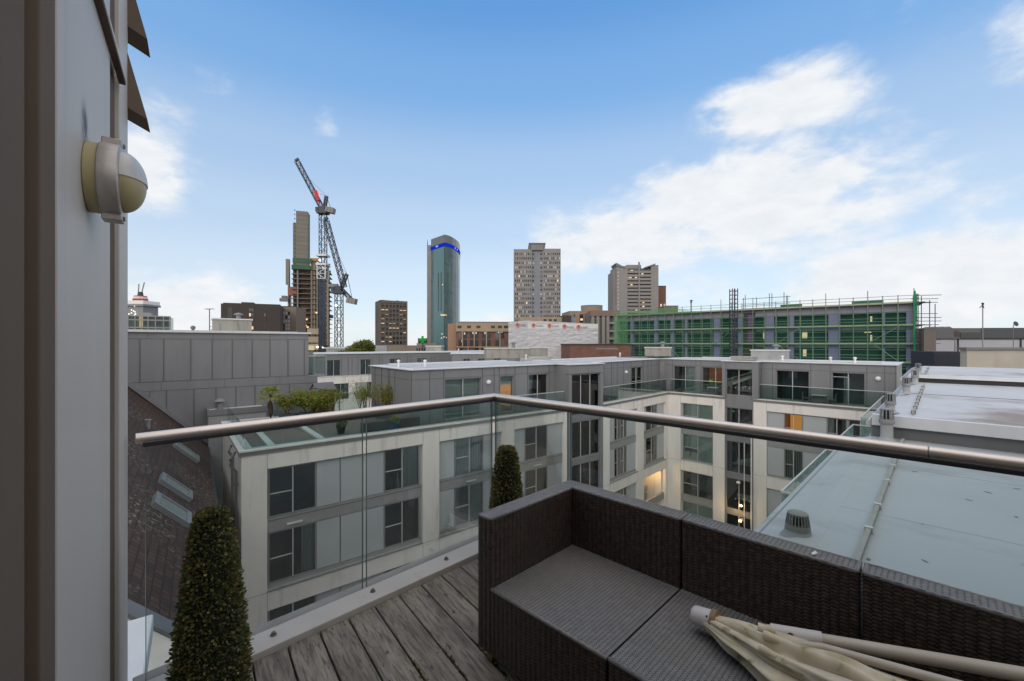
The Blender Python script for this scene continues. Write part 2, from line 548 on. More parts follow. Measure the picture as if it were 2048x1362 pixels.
def glass_rail(par, pts, z0, z1, name='balustrade', rail=0.02, mm=None):
    """frameless glass guard with a slim pale rail; pts in plan"""
    g, r = MB(), MB()
    for (p, q) in zip(pts[:-1], pts[1:]):
        p, q = Vector(p), Vector(q)
        L = (q - p).length
        X = Matrix.Translation((p.x, p.y, 0)) @ Matrix.Rotation(math.atan2(q.y - p.y, q.x - p.x), 4, 'Z')
        n = max(1, round(L / 1.4))
        for i in range(n):
            g.box(L * i / n + 0.006, L * (i + 1) / n - 0.006, -0.006, 0.006, z0, z1 - 0.01, 0, X)
        r.box(0, L, -rail, rail, z1 - 0.02, z1 + 0.02, 0, X)
    o = r.build(name, M['rail_white'], par)
    g.build('glass_pane', mm or M['glass_rail'], o)
    return o


GZ = -18.0                                                             # street level

# ------------------------------------------------------------------ ground
g = MB()
g.add([(-1500, -300, GZ), (1500, -300, GZ), (1500, 2500, GZ), (-1500, 2500, GZ)], [(0, 1, 2, 3)])
structure('ground', g, mat('paved_ground', (0.09, 0.09, 0.088, 1), (0.06, 0.06, 0.058, 1), 0.9, scale=0.05))

# ------------------------------------------------------------------ levels shared by the wings round the courtyard
PAR, STR, LIN, OPB, BND = -2.95, -3.19, -3.87, -9.04, -9.95
ROWS = [(-6.06, -3.90), (-8.92, -6.66), (-12.14, -9.98), (-15.0, -12.74)]


def cornice(par, s0, s1, name='coping', ret0=None):
    m = MB()
    m.box(s0, s1, -0.10, 0.42, PAR - 0.07, PAR)
    m.box(s0 + 0.003, s1 - 0.003, -0.05, 0.30, STR, PAR - 0.07, 1)
    return m.build(name, [M['cap'], M['stripe']], par)


def concrete_wall(par, s0, s1, bays, depth=0.34):
    """white concrete frame with two-storey openings, joints scored in"""
    m = MB()
    x = s0
    for (a, b) in bays:
        m.box(x, a, 0, depth, GZ, STR)
        m.box(a, b, 0, depth, LIN, STR)
        m.box(a, b, 0, depth, BND, OPB - 0.1)
        m.box(a, b, -0.04, depth, OPB - 0.1, OPB - 0.03, 2)
        m.box(a, b, 0, depth, GZ, -15.2)
        for q in (a, b):
            m.box(q - 0.007, q + 0.007, -0.002, 0.01, LIN, STR, 1)
            m.box(q - 0.007, q + 0.007, -0.002, 0.01, BND, OPB - 0.1, 1)
        x = b
    m.box(x, s1, 0, depth, GZ, STR)
    m.box(s0, s1, -0.002, 0.01, OPB - 0.13, OPB - 0.116, 1)
    return m.build('wall', [M['concrete'], M['joint'], M['spandrel']], par)


def bay(par, a, b, cells, rows=(0, 1, 2, 3), y=0.14):
    """one opening: cells = list of (s0, s1, [style per row] or None for a panel)"""
    for (za, zb, yy) in [(ROWS[0][0] - 0.60, ROWS[0][0], y), (OPB - 0.03, ROWS[1][0], y + 0.001), (LIN - 0.03, LIN, y + 0.001), (ROWS[2][0] - 0.60, ROWS[2][0], y), (-15.2, ROWS[3][0], y + 0.001)]:
        sp = MB().box(a, b, yy, y + 0.2, za, zb)
        if zb == ROWS[0][0]:
            sp.box(a + 0.002, b - 0.002, y - 0.012, y + 0.002, zb - 0.12, zb - 0.09, 1)
        sp.build('spandrel', [M['spandrel'], M['seam']], par)
    for r in rows:
        z0, z1 = ROWS[r]
        x = a
        for (s0, s1, st) in cells:
            if s0 > x + 0.01:
                pm = MB()
                n = max(1, round((s0 - x) / 1.15))
                for i in range(n):
                    pm.box(x + (s0 - x) * i / n + 0.03, x + (s0 - x) * (i + 1) / n - 0.03, y + 0.03, y + 0.12, z0 + 0.03, z1 - 0.03)
                pm.box(x, s0, y + 0.07, y + 0.16, z0, z1, 1)
                pm.build('infill_panel', [M['panel'], M['frame']], par)
            x = s1
            if st:
                s = st[r] if r < len(st) else st[-1]
                window(par, s0, s1, z0 + 0.02, z1 - 0.02, y + 0.02, s, tran=[(0, 0.5, 0.48)] if r != 3 else [(0, 0.5, 0.45)])
        if b > x + 0.01:
            pm = MB()
            n = max(1, round((b - x) / 1.15))
            for i in range(n):
                pm.box(x + (b - x) * i / n + 0.03, x + (b - x) * (i + 1) / n - 0.03, y + 0.03, y + 0.12, z0 + 0.03, z1 - 0.03)
            pm.box(x, b, y + 0.07, y + 0.16, z0, z1, 1)
            pm.build('infill_panel', [M['panel'], M['frame']], par)


def zinc_front(par, s0, s1, y, ops, z0=-3.06, z1=0.0, seams=(), thick=0.25, fascia=0.52, name='zinc_wall'):
    """zinc clad storey front: wall with openings, upright seams, fascia seams"""
    m = MB()
    holes(m, s0, s1, z0, z1, y, y + thick, ops)
    zf = z1 - fascia
    m.box(s0, s1, y - 0.012, y, zf - 0.03, zf, 1)
    for q in seams:
        for (za, zb) in [(z0, zf - 0.03), (zf, z1 - 0.05)]:
            hit = [o for o in ops if o[0] - 0.02 < q < o[1] + 0.02]
            if za == z0 and hit:
                continue
            m.box(q - 0.02, q + 0.02, y - 0.018, y, za, zb, 1)
    return m.build(name, [M['zinc'], M['seam']], par)


def wall_lamp_small(par, s, y, z, r=0.13):
    m = MB()
    X = Matrix.Rotation(R(90), 4, 'X')
    m.lathe([(r, 0.0), (r, 0.06), (r * 0.9, 0.12), (r * 0.5, 0.17), (0.01, 0.19)], (s, y, z), 16, 0, X)
    return m.build('round_wall_lamp', M['white'], par, smooth=True, angle=50)


# ================================================================== wing A: across the courtyard on the left
A = Fr((at(482.8, 0, 17.7).x, 17.7), 51.7)
wa = thing('apartment_wing', 'pale concrete apartment block with a roof terrace at its left end, facing our balustrade', 'apartment block', (A.o.x, A.o.y, 0), A.rz)
baysA = [(0.94, 8.22), (9.21, 13.50), (14.46, 18.80)]
concrete_wall(wa, 0, 19.25, baysA)
cornice(wa, -0.1, 19.05)
bay(wa, 0.94, 8.22, [(1.0, 2.93, ['teal', 'dark+cr0.3', 'teal']), (6.16, 8.08, ['dark+junk+cr0.45', 'teal', 'room'])])
bay(wa, 9.21, 13.50, [(10.27, 12.22, ['room+cm+mr0.5', 'dark+ml0.2+cr0.4', 'room'])])
bay(wa, 14.46, 18.80, [(15.45, 17.40, ['dark+slats', 'teal', 'dark'])])
# two small grille lights above lower windows
for s in (1.72, 11.05, 16.2):
    MB().box(s, s + 0.62, 0.06, 0.14, -6.50, -6.44).build('trickle_vent', M['cap'], wa)
# left flank of the body with its own coping, terrace slab and back parapet
fl = MB()
fl.box(0, 0.34, 0.34, 8.6, GZ, STR)
fl.box(0.34, 19.2, 8.3, 8.6, GZ, STR)
fl.box(19.0, 19.25, 0.34, 8.3, GZ, STR)
fl.build('flank_wall', M['concrete'], wa)
m = MB()
m.box(-0.1, 0.42, 0.42, 8.65, PAR - 0.07, PAR); m.box(-0.05, 0.30, 0.30, 8.6, STR, PAR - 0.07, 1)
m.box(0.42, 8.0, 8.25, 8.65, PAR - 0.07, PAR); m.box(0.30, 8.0, 8.3, 8.6, STR, PAR - 0.07, 1)
m.build('coping', [M['cap'], M['stripe']], wa)
MB().box(0.34, 19.0, 0.34, 8.3, -3.3, -3.08).build('terrace_floor', mat('brown_decking', (0.16, 0.13, 0.115, 1), (0.12, 0.10, 0.09, 1), 0.8, scale=3, stretch=(1, 8, 1)), wa)
m = MB()
for s in (1.05, 3.15):
    m.box(s, s + 0.28, 0.42, 7.5, -3.08, -2.98)
m.build('paving_strip', M['cap'], wa)
# zinc top storey set back behind the terrace
ZA = 1.3
opsA = [(10.3, 12.85, -2.98, -0.62), (14.35, 15.45, -2.98, -0.62), (16.75, 18.55, -2.98, -0.62)]
zinc_front(wa, 8.15, 19.4, ZA, opsA, seams=[8.18, 9.3, 10.2, 12.95, 13.85, 14.25, 15.55, 16.65, 18.65])
window(wa, *opsA[0], y=ZA + 0.1, style='room+bl1.0', mull=(0.5,))
window(wa, *opsA[1], y=ZA + 0.1, style='lit+lamp0.9+bl0.24', mull=())
window(wa, *opsA[2], y=ZA + 0.1, style='room+cm', mull=(0.5,))
wall_lamp_small(wa, 13.4, ZA, -0.95, 0.15)
m = MB()
m.box(8.15, 8.4, ZA + 0.25, 7.4, -3.06, 0.0)
m.box(8.4, 19.4, 7.15, 7.4, -3.06, 0.0); m.box(19.15, 19.4, ZA + 0.25, 7.15, -3.06, 0.0)
for q in (2.2, 3.0, 3.25, 4.3, 5.4, 6.5):
    m.box(8.13, 8.15, ZA + q - 0.02, ZA + q + 0.02, -3.06, -0.05, 1)
m.box(8.135, 8.15, ZA + 0.25, 7.4, -0.55, -0.52, 1)
m.build('zinc_wall', [M['zinc'], M['seam']], wa)
m = MB()
m.box(8.0, 19.45, ZA - 0.14, 7.5, 0.0, 0.055)
m.box(8.7, 19.0, ZA + 0.6, 6.9, 0.055, 0.10, 1)
m.box(9.0, 18.7, 6.3, 6.6, 0.10, 0.17)
m.build('roof', [M['roof_edge'], M['roof']], wa)
glass_rail(wa, [(0.12, 0.14), (18.95, 0.14)], PAR, -1.80, rail=0.014)
m = MB()
for i in range(5):
    m.box(0.114, 0.126, 0.2 + i * 1.5, 1.68 + i * 1.5, PAR, -1.95)
m.build('flank_glass', M['glass_rail'], wa)
glass_rail(wa, [(2.55, 8.45), (8.1, 8.45)], PAR, -1.80, rail=0.018)
# grey louvre box standing at the zinc front, dark recess to the right
m = MB()
m.box(17.3, 18.0, 0.5, 1.0, -3.08, -2.35)
m.build('air_unit', M['zinc_dark'], wa)
# rainwater pipe on the flank
m = MB()
m.tube([(-0.12, 0.95, -3.15), (-0.30, 0.95, -3.45), (-0.30, 0.95, -3.7), (-0.10, 0.95, -4.0), (-0.10, 0.95, -12)], 0.06, 8)
m.tube([(-0.12, 2.4, -3.15), (-0.24, 2.4, -3.4), (-0.1, 2.4, -3.7), (-0.10, 2.4, -12)], 0.06, 8)
for z in (-4.6, -6.4, -8.2):
    m.box(-0.18, 0.0, 0.87, 1.03, z, z + 0.05)
m.build('rainwater_pipe', M['zinc'], wa, smooth=True, angle=50)

# ================================================================== stair bay between A and B
pa = Vector((A.o.x + A.d.x * 19.3, A.o.y + A.d.y * 19.3))
oC = onz(1336.8, 783, PAR)
B = Fr((oC.x, oC.y), 44.5)
pb = Vector((B.o.x - B.d.x * 11.05, B.o.y - B.d.y * 11.05))
bl = (pb - pa).length
bay_ang = math.degrees(math.atan2((pb - pa).x, (pb - pa).y))
sb = thing('glazed_stair_tower', 'tall glazed stair bay with three panes per floor in the bend of the courtyard', 'stair tower', (pa.x, pa.y, 0), R(90 - bay_ang))
m = MB()
m.box(0, 0.28, -0.02, 0.5, GZ, 0.0); m.box(bl - 0.30, bl, -0.02, 0.5, GZ, 0.0)
m.box(0.28, bl - 0.30, 0.0, 0.4, -0.62, 0.0)
for zt in (-3.6, -6.62, -9.7, -12.7):
    m.box(0.28, bl - 0.30, 0.02, 0.4, zt - 0.42, zt)
m.box(-0.03, bl + 0.02, -0.05, 0.4, -0.66, -0.63, 1)
m.build('frame', [M['zinc'], M['seam']], sb)
for i, (c, d) in enumerate([(-3.6, -0.66), (-6.62, -4.02), (-9.7, -7.04), (-12.7, -10.12)]):
    w = window(sb, 0.28, bl - 0.30, c + 0.02, d - 0.02, y=0.1, style='room', mull=(0.335, 0.67), depth=3.0)
    k = MB()
    k.ext([(1.2, c + 0.1), (1.32, c + 0.1), (1.32, c + 0.9), (1.2, c + 0.9)], 0.5, bl - 0.6)
    k.box(1.6, 1.75, 0.5, 2.6, c + 0.02, d - 0.1)
    k.build('stair_wall', M['curtain'], w)
    if i == 0:
        MB().box(0.78, 0.98, 1.0, 1.04, d - 0.75, d - 0.6).build('exit_lamp', M['lit_green'], w)
    if i in (1, 2):
        MB().box(bl - 1.1, bl - 0.4, 2.7, 2.75, c + 0.2, d - 0.6 if i == 2 else c + 0.9).build('lit_wall', emit('stair_light_%d' % i, (1, 0.75, 0.45, 1), 0.12), w)
m = MB()
m.box(-0.1, bl + 0.1, -0.14, 5.5, 0.0, 0.055)
m.box(0.5, bl - 0.4, 0.6, 5.0, 0.055, 0.1, 1)
m.build('roof', [M['roof_edge'], M['roof']], sb)
MB().box(0, bl, 0.5, 5.4, GZ, 0.0).build('core', M['zinc'], sb)

# ================================================================== wing B
LB = 11.05
wb = thing('apartment_wing', 'narrow pale wing with lit orange window, running from the stair bay to the inner corner', 'apartment block', (pb.x, pb.y, 0), B.rz)
baysB = [(0.95, 5.22), (6.32, 10.45)]
concrete_wall(wb, 0, LB, baysB)
cornice(wb, -0.02, LB - 0.05)
bay(wb, 0.95, 5.22, [(1.88, 2.72, ['teal', 'teal', 'dark']), (2.78, 3.72, ['blind', 'room+bl0.7', 'dark'])])
bay(wb, 6.32, 10.45, [(7.0, 9.05, ['room+bl1.0', 'lit+lamp0.8', None])], rows=(0, 1))
# lit recess under the band of the right bay: back wall, window, warm lamp
m = MB()
m.box(6.32, 10.45, 1.9, 2.1, -15.2, BND)
m.box(6.32, 6.5, 0.34, 1.9, -15.2, BND)
m.box(10.3, 10.45, 0.34, 1.9, -15.2, BND)
m.build('recess_wall', M['concrete'], wb)
window(wb, 6.9, 9.0, -11.6, -10.1, y=1.78, style='room', mull=(0.5,))
MB().box(6.5, 10.3, 1.7, 1.9, -12.3, -11.9).build('spandrel', M['spandrel'], wb)
MB().box(6.5, 10.3, 1.72, 1.9, -14.8, -12.6).build('spandrel', M['spandrel'], wb)
MB().lathe([(0.01, 0), (0.12, 0.02), (0.14, 0.1), (0.05, 0.16)], (9.6, 1.2, BND - 0.2), 12).build('ceiling_lamp', emit('warm_lamp', (1, 0.62, 0.25, 1), 6.0), wb)


def point_lamp(name, loc, energy, color=(1, 0.58, 0.24), r=0.1):
    d = bpy.data.lights.new(name, 'POINT')
    d.energy, d.color, d.shadow_soft_size = energy, color, r
    o = bpy.data.objects.new(name, d)
    COL.objects.link(o)
    o.location = loc
    return o


def loc_on(fr_o, rz, x, y, z):
    return Matrix.Translation((fr_o.x, fr_o.y, 0)) @ Matrix.Rotation(rz, 4, 'Z') @ Vector((x, y, z))


point_lamp('recess_light', loc_on(pb, B.rz, 9.3, 0.9, BND - 0.5), 60)
ZB = 1.3
opsB = [(0.35, 0.95, -2.9, -0.6), (6.6, 8.6, -2.9, -0.6)]
zinc_front(wb, 0.05, LB + 1.0, ZB, opsB, seams=[0.2, 1.1, 2.2, 3.3, 4.2, 5.2, 6.5, 8.7, 9.6, 10.3])
window(wb, *opsB[0], y=ZB + 0.1, style='room', mull=())
window(wb, *opsB[1], y=ZB + 0.1, style='dark+cr0.2', mull=(0.5,), tran=[(0, 1, 0.45)])
wall_lamp_small(wb, 5.6, ZB, -0.95)
glass_rail(wb, [(0.1, 0.14), (LB - 0.12, 0.14)], PAR, -1.78, rail=0.018)
m = MB()
m.box(0.34, LB, 0.34, 6.5, -3.3, -3.08)
m.box(0.0, LB + 6.6, 6.5, 6.8, GZ, 0.0)
m.box(0.0, LB, 0.4, 0.7, -18, -15.2)
m.build('balcony_floor', M['spandrel'], wb)
m = MB()
m.box(-0.2, LB + 1.2, ZB - 0.14, 6.9, 0.0, 0.055)
m.box(0.6, LB, ZB + 0.6, 6.3, 0.055, 0.1, 1)
m.box(1.0, LB, 5.4, 5.7, 0.10, 0.17)
m.build('roof', [M['roof_edge'], M['roof']], wb)

# ================================================================== wing C: facing us across the far end of the courtyard
C = Fr((oC.x, oC.y), 135.0)
wc = thing('apartment_wing', 'far pale wing with open balconies and a dark glazed stair strip, facing the camera', 'apartment block', (oC.x, oC.y, 0), C.rz)
LC = 15.7
baysC = [(1.12, 3.97)]
# left part, stair strip, right part
m = MB()
m.box(0, 1.12, 0, 0.34, GZ, STR); m.box(3.97, 4.93, 0, 0.34, GZ, STR)
for (za, zb) in [(LIN, STR), (BND, OPB - 0.03), (GZ, -15.2)]:
    m.box(1.12, 3.97, 0, 0.34, za, zb)
for q in (1.12, 3.97):
    m.box(q - 0.007, q + 0.007, -0.002, 0.01, LIN, STR, 1); m.box(q - 0.007, q + 0.007, -0.002, 0.01, BND, OPB - 0.03, 1)
m.box(0, 4.93, -0.002, 0.01, OPB - 0.05, OPB - 0.036, 1)
m.box(7.12, 8.06, 0, 0.34, GZ, STR)
for (za, zb) in [(LIN, STR), (BND, OPB - 0.03), (GZ, -15.2)]:
    m.box(8.06, 14.6, 0, 0.34, za, zb)
m.box(14.6, 16.6, 0, 0.34, GZ, STR)
m.box(8.06 - 0.007, 8.06 + 0.007, -0.002, 0.01, LIN, STR, 1); m.box(8.06 - 0.007, 8.06 + 0.007, -0.002, 0.01, BND, OPB - 0.03, 1)
m.box(7.12, 16.6, -0.002, 0.01, OPB - 0.05, OPB - 0.036, 1)
m.build('wall', [M['concrete'], M['joint']], wc)
cornice(wc, 0.05, 4.93)
cornice(wc, 7.12, 16.6)
bay(wc, 1.12, 3.97, [(1.30, 3.94, ['blind', 'blind', 'room', 'blind'])])
bay(wc, 8.06, 14.6, [(9.25, 10.45, ['lit+lamp0.85', 'dark+greyslats', 'room']), (11.95, 13.1, ['room+cl0.35', 'dark', 'dark']), (13.2, 14.5, ['dark', 'dark', 'dark'])], rows=(0, 1, 2))
# dark board leaning behind the glass of one window
m = MB()
m.box(1.42, 2.55, 0.30, 0.32, -8.25, -7.95); m.box(1.85, 1.98, 0.30, 0.32, -8.62, -8.25)
m.build('leaning_board', M['joint'], wc)
# stair strip
m = MB()
m.box(4.93, 5.02, -0.02, 0.5, GZ, -3.0); m.box(7.04, 7.12, -0.02, 0.5, GZ, -3.0)
m.box(4.75, 5.02, -0.1, 0.5, -3.0, 0.0); m.box(7.04, 7.5, -0.1, 0.5, -3.0, 0.0)
m.box(5.02, 7.04, -0.06, 0.4, -0.62, 0.0)
for (za, zb) in [(-3.85, -2.82), (-6.65, -6.2), (-9.75, -9.3), (-12.8, -12.35)]:
    m.box(5.02, 7.04, 0.02, 0.4, za, zb)
m.build('frame', [M['zinc'], M['seam']], wc)
for i, (c, d) in enumerate([(-2.82, -0.62), (-6.2, -3.85), (-9.3, -6.65), (-12.35, -9.75), (-15.5, -12.8)]):
    w = window(wc, 5.02, 7.04, c + 0.01, d - 0.01, y=0.1, style='dark', mull=(0.49,), depth=3.0)
    k = MB()
    if i < 3:
        X = Matrix.Translation((5.15, 1.4, c + 0.75 if i == 0 else c + 0.3)) @ Matrix.Rotation(R(-24), 4, 'Y')
        k.box(0, 2.0, 0, 0.3, 0, 0.22, 0, X)
    k.box(5.1, 6.9, 2.6, 2.7, c + 0.1, c + 0.6)
    k.build('stair_flight', M['curtain'], w)
    if i == 0:
        MB().box(6.55, 6.75, 1.0, 1.02, d - 0.28, d - 0.17).build('exit_lamp', M['lit_green'], w)
        MB().box(5.15, 5.3, 1.0, 1.02, d - 0.95, d - 0.85).build('exit_lamp', M['lit_green'], w)
    if i == 1:
        MB().box(5.2, 5.4, 1.0, 1.02, d - 0.5, d - 0.38).build('exit_lamp', M['lit_green'], w)
    if i in (0, 1, 3):
        dots = MB()
        for q in range(6):
            dots.lathe([(0.02, 0), (0.045, 0.045), (0.02, 0.09)], (5.4 + q * 0.26, 1.2 + 0.1 * (q % 3), c + 0.5 + 0.12 * (q % 2)), 8)
        dots.build('stair_lamps', emit('stair_dots_%d' % i, (1, 0.95, 0.9, 1), 0.5), w)
m = MB()
m.tube([(7.0, -0.12, -6.0), (7.0, -0.12, GZ)], 0.045, 8)
m.tube([(6.45, -0.02, -6.65), (6.45, -0.02, GZ)], 0.03, 8)
m.build('white_pipe', M['white'], wc)
# zinc storey left and right of the strip
opsC1 = [(1.3, 2.95, -2.95, -0.62), (3.45, 4.55, -2.95, -0.62)]
zinc_front(wc, -1.0, 4.9, 1.3, [(-0.1, 1.9, -2.95, -0.62), (2.55, 5.0 - 0.15, -2.95, -0.62)], seams=[-0.2, 2.0, 2.45])
window(wc, -0.1, 1.9, -2.95, -0.62, y=1.4, style='room+cr0.45', mull=(0.55,))
window(wc, 2.55, 4.85, -2.95, -0.62, y=1.4, style='dim+dimlamp', mull=(0.5,))
MB().box(3.0, 3.3, 1.75, 1.78, -2.0, -1.78).build('green_screen', emit('green_screen', (0.35, 0.8, 0.25, 1), 0.4), wc)
ops2 = [(8.55, 10.75, -2.95, -0.62), (12.15, 14.05, -2.95, -0.62)]
zinc_front(wc, 7.4, LC, 0.75, ops2, seams=[7.5, 8.3, 10.85, 12.05, 14.15, 15.1, 15.67])
window(wc, *ops2[0], y=0.85, style='teal', mull=(0.5,))
window(wc, *ops2[1], y=0.85, style='dark+cm' if 0 else 'teal', mull=(0.5,), tran=[(0, 0.5, 0.86)])
m = MB()
for i in range(4):
    m.box(12.86 + i * 0.085, 12.9 + i * 0.085, 0.98, 1.0, -2.9, -1.0)
m.build('blind', M['curtain'], wc)
wall_lamp_small(wc, 14.75, 0.75, -0.95, 0.16)
glass_rail(wc, [(0.12, 0.14), (4.72, 0.14)], PAR, -1.78, rail=0.018)
glass_rail(wc, [(7.55, 0.14), (15.6, 0.14)], PAR, -1.78, rail=0.018)
m = MB()
m.box(0.3, 4.93, 0.34, 6.5, -3.3, -3.08); m.box(7.12, LC, 0.34, 6.5, -3.3, -3.08)
m.box(-6.0, LC, 6.5, 6.8, GZ, 0.0); m.box(LC - 0.25, LC, 1.0, 6.5, -3.08, 0.0)
m.box(LC - 0.25, LC, 0.34, 6.5, GZ, -3.3)
m.box(4.8, 7.5, 0.5, 6.5, -0.6, 0.0, 1)
m.build('balcony_floor', [M['spandrel'], M['zinc']], wc)
m = MB()
m.box(-1.2, LC + 0.1, 1.16, 6.9, 0.0, 0.055)
m.box(4.7, 7.6, -0.2, 1.16, 0.0, 0.055); m.box(7.6, LC + 0.12, 0.6, 1.16, 0.0, 0.055)
m.box(0.0, LC - 1.0, 1.8, 6.3, 0.055, 0.1, 1)
m.box(1.0, 6.2, 5.4, 5.7, 0.10, 0.17); m.box(8.2, LC - 0.8, 3.2, 3.5, 0.10, 0.16)
m.build('roof', [M['roof_edge'], M['roof']], wc)
# warm lamp at the foot of the strip
MB().lathe([(0.02, 0), (0.14, 0.03), (0.17, 0.1), (0.10, 0.18), (0.02, 0.2)], (6.1, -0.35, -10.0), 14).build('globe_lamp', M['white'], wc, smooth=True)
m = MB().box(6.05, 6.25, -0.12, -0.02, -13.2, -13.05)
m.build('bulkhead_lamp', emit('bulkhead', (1, 0.65, 0.3, 1), 5.0), wc)
point_lamp('strip_light', loc_on(oC, C.rz, 5.9, -0.7, -12.2), 50)

# ================================================================== furniture on the far balconies
def table(label, loc, rz, w=0.9, d=0.6, h=0.74, c=None, group=None):
    t = thing('garden_table', label, 'table', loc, rz, group)
    MB().box(-w / 2, w / 2, -d / 2, d / 2, h - 0.04, h).build('tabletop', c or M['cap'], t, bevel=0.01)
    for sx in (-1, 1):
        for sy in (-1, 1):
            MB().box(sx * (w / 2 - 0.06) - 0.02, sx * (w / 2 - 0.06) + 0.02, sy * (d / 2 - 0.06) - 0.02, sy * (d / 2 - 0.06) + 0.02, 0, h - 0.04).build('leg', M['zinc_dark'], t)
    return t


def chair(label, loc, rz, group=None, mm=None):
    t = thing('garden_chair', label, 'chair', loc, rz, group)
    mm = mm or M['zinc_dark']
    MB().box(-0.22, 0.22, -0.22, 0.22, 0.42, 0.46).build('seat', mm, t)
    b = MB()
    for i in range(5):
        b.box(-0.2 + i * 0.09, -0.15 + i * 0.09, 0.2, 0.225, 0.46, 0.86)
    b.box(-0.22, 0.22, 0.197, 0.228, 0.86, 0.9)
    b.build('backrest', mm, t)
    for sx in (-1, 1):
        for sy in (-1, 1):
            MB().box(sx * 0.19 - 0.02, sx * 0.19 + 0.02, sy * 0.19 - 0.02, sy * 0.19 + 0.02, 0, 0.42).build('leg', mm, t)
    return t


table('grey garden table on the far balcony beside the dark window pair', loc_on(oC, C.rz, 11.4, 0.48, -3.08), C.rz)
chair('dark slatted chair on the far balcony left of the grey table', loc_on(oC, C.rz, 10.6, 0.48, -3.08), C.rz + R(90))
chair('dark slatted chair on the far balcony, right of the grey table', loc_on(oC, C.rz, 12.2, 0.48, -3.08), C.rz - R(90))
table('pale table on the balcony under the orange lit window of the far wing', loc_on(oC, C.rz, 3.7, 0.75, -3.08), C.rz, 0.9, 0.5)
chair('dark chair on the balcony, just right of the pale table by the stair strip', loc_on(oC, C.rz, 4.4, 0.7, -3.08), C.rz - R(90))
t = thing('storage_box', 'small brown box on the balcony floor in the inner corner', 'box', loc_on(oC, C.rz, 0.6, 0.95, -3.08), C.rz)
m = MB(); m.box(-0.2, 0.2, -0.15, 0.15, 0, 0.32); m.box(-0.22, 0.22, -0.17, 0.17, 0.32, 0.37)
m.build('body', mat('brown_box', (0.10, 0.07, 0.06, 1), rough=0.8), t)
chair('dark low lounge chair on the terrace deck by the right end of the nearest wing', loc_on(A.o, A.rz, 15.9, 0.8, -3.08), A.rz + R(160))

# ================================================================== tall zinc block on the left (behind the terrace)
dO = at(617, 665, 30)
D = Fr((dO.x, dO.y), 51.7)
wd = thing('zinc_block', 'tall windowless grey zinc clad block on the left, ending beside a recessed glass balcony', 'building', (dO.x, dO.y, 0), D.rz)
m = MB()
m.box(-22, 0, 0, 9, GZ, 2.2)
m.box(-22, 0.6, 0.02, 9, GZ, -0.74)                                # lower part runs on under the balcony
m.box(-22, 0.015, -0.015, 0, 1.76, 1.79, 1); m.box(-22, 0.015, -0.015, 0, -0.74, -0.71, 1); m.box(-22, 0.6, -0.012, 0.02, -1.28, -1.25, 1)
ups = [-8.94, -7.88, -6.61, -5.54, -4.49, -3.4, -2.38, -1.3, -0.27]
for q in ups + [-10.2, -11.4]:
    m.box(q - 0.022, q + 0.022, -0.03, 0, -0.71, 1.76, 1)
for q in [-8.6, -5.5, -2.4]:
    m.box(q - 0.012, q + 0.012, -0.012, 0, 1.79, 2.12, 1); m.box(q + 0.6, q + 0.62, -0.012, 0, -1.25, -0.74, 1)
for q in [-8.5, -7.75, -6.45, -5.35, -4.3, -3.25, -1.2]:
    m.box(q - 0.02, q + 0.02, -0.03, 0, -5.0, -1.28, 1)
m.build('zinc_wall', [M['zinc'], M['seam']], wd)
m = MB()
m.box(-22, 0.14, -0.16, 9.1, 2.16, 2.28)
m.box(-21, -0.6, 0.5, 8.4, 2.28, 2.32, 1)
m.build('roof', [M['roof_edge'], M['roof']], wd)
# sloping coping where the tiled roof meets this wall
m = MB()
s0, s1 = D.s(255), D.s(416)
za, zb = D.z(258, 769) , D.z(414, 886)
m.add([(s0, -0.5, za), (s1, -0.5, zb), (s1, 0.0, zb), (s0, 0.0, za), (s0, -0.5, za + 0.22), (s1, -0.5, zb + 0.22), (s1, 0.0, zb + 0.22), (s0, 0.0, za + 0.22)],
      [(0, 3, 2, 1), (4, 5, 6, 7), (0, 1, 5, 4), (2, 3, 7, 6), (1, 2, 6, 5), (0, 4, 7, 3)])
m.build('verge_coping', M['zinc'], wd)
# balcony box at the end
m = MB()
m.box(0.0, 1.2, 0.0, 0.1, -0.80, -0.70); m.box(0.0, 1.2, 0.1, 1.6, -0.80, -0.74); m.box(1.12, 1.2, 0.0, 0.1, -0.7, 0.62)
m.box(0.0, 0.7, 1.6, 2.0, -0.74, 0.9)
m.build('balcony', M['frame'], wd)
glass_rail(wd, [(0.02, 0.04), (1.11, 0.04)], -0.7, 0.62, rail=0.015)

# roof furniture on it
def flue_box(label, loc, rz, w, d, h, hood=0.3, mm=None, name='flue_housing'):
    t = thing(name, label, 'roof housing', loc, rz)
    mm = mm or M['flue']
    MB().box(-w / 2, w / 2, -d / 2, d / 2, 0, h).build('body', mm, t)
    m = MB(); m.box(-w / 2 - 0.07, w / 2 + 0.07, -d / 2 - 0.07, d / 2 + 0.07, h, h + 0.10)
    m.build('cap', M['cap'], t)
    if hood:
        k = MB()
        k.lathe([(0.17, h + 0.1), (0.17, h + 0.1 + hood), (0.34, h + 0.12 + hood), (0.30, h + 0.2 + hood), (0.05, h + 0.3 + hood)], (w * 0.18, 0, 0), 14)
        k.build('cowl', M['zinc'], t, smooth=True, angle=40)
    return t


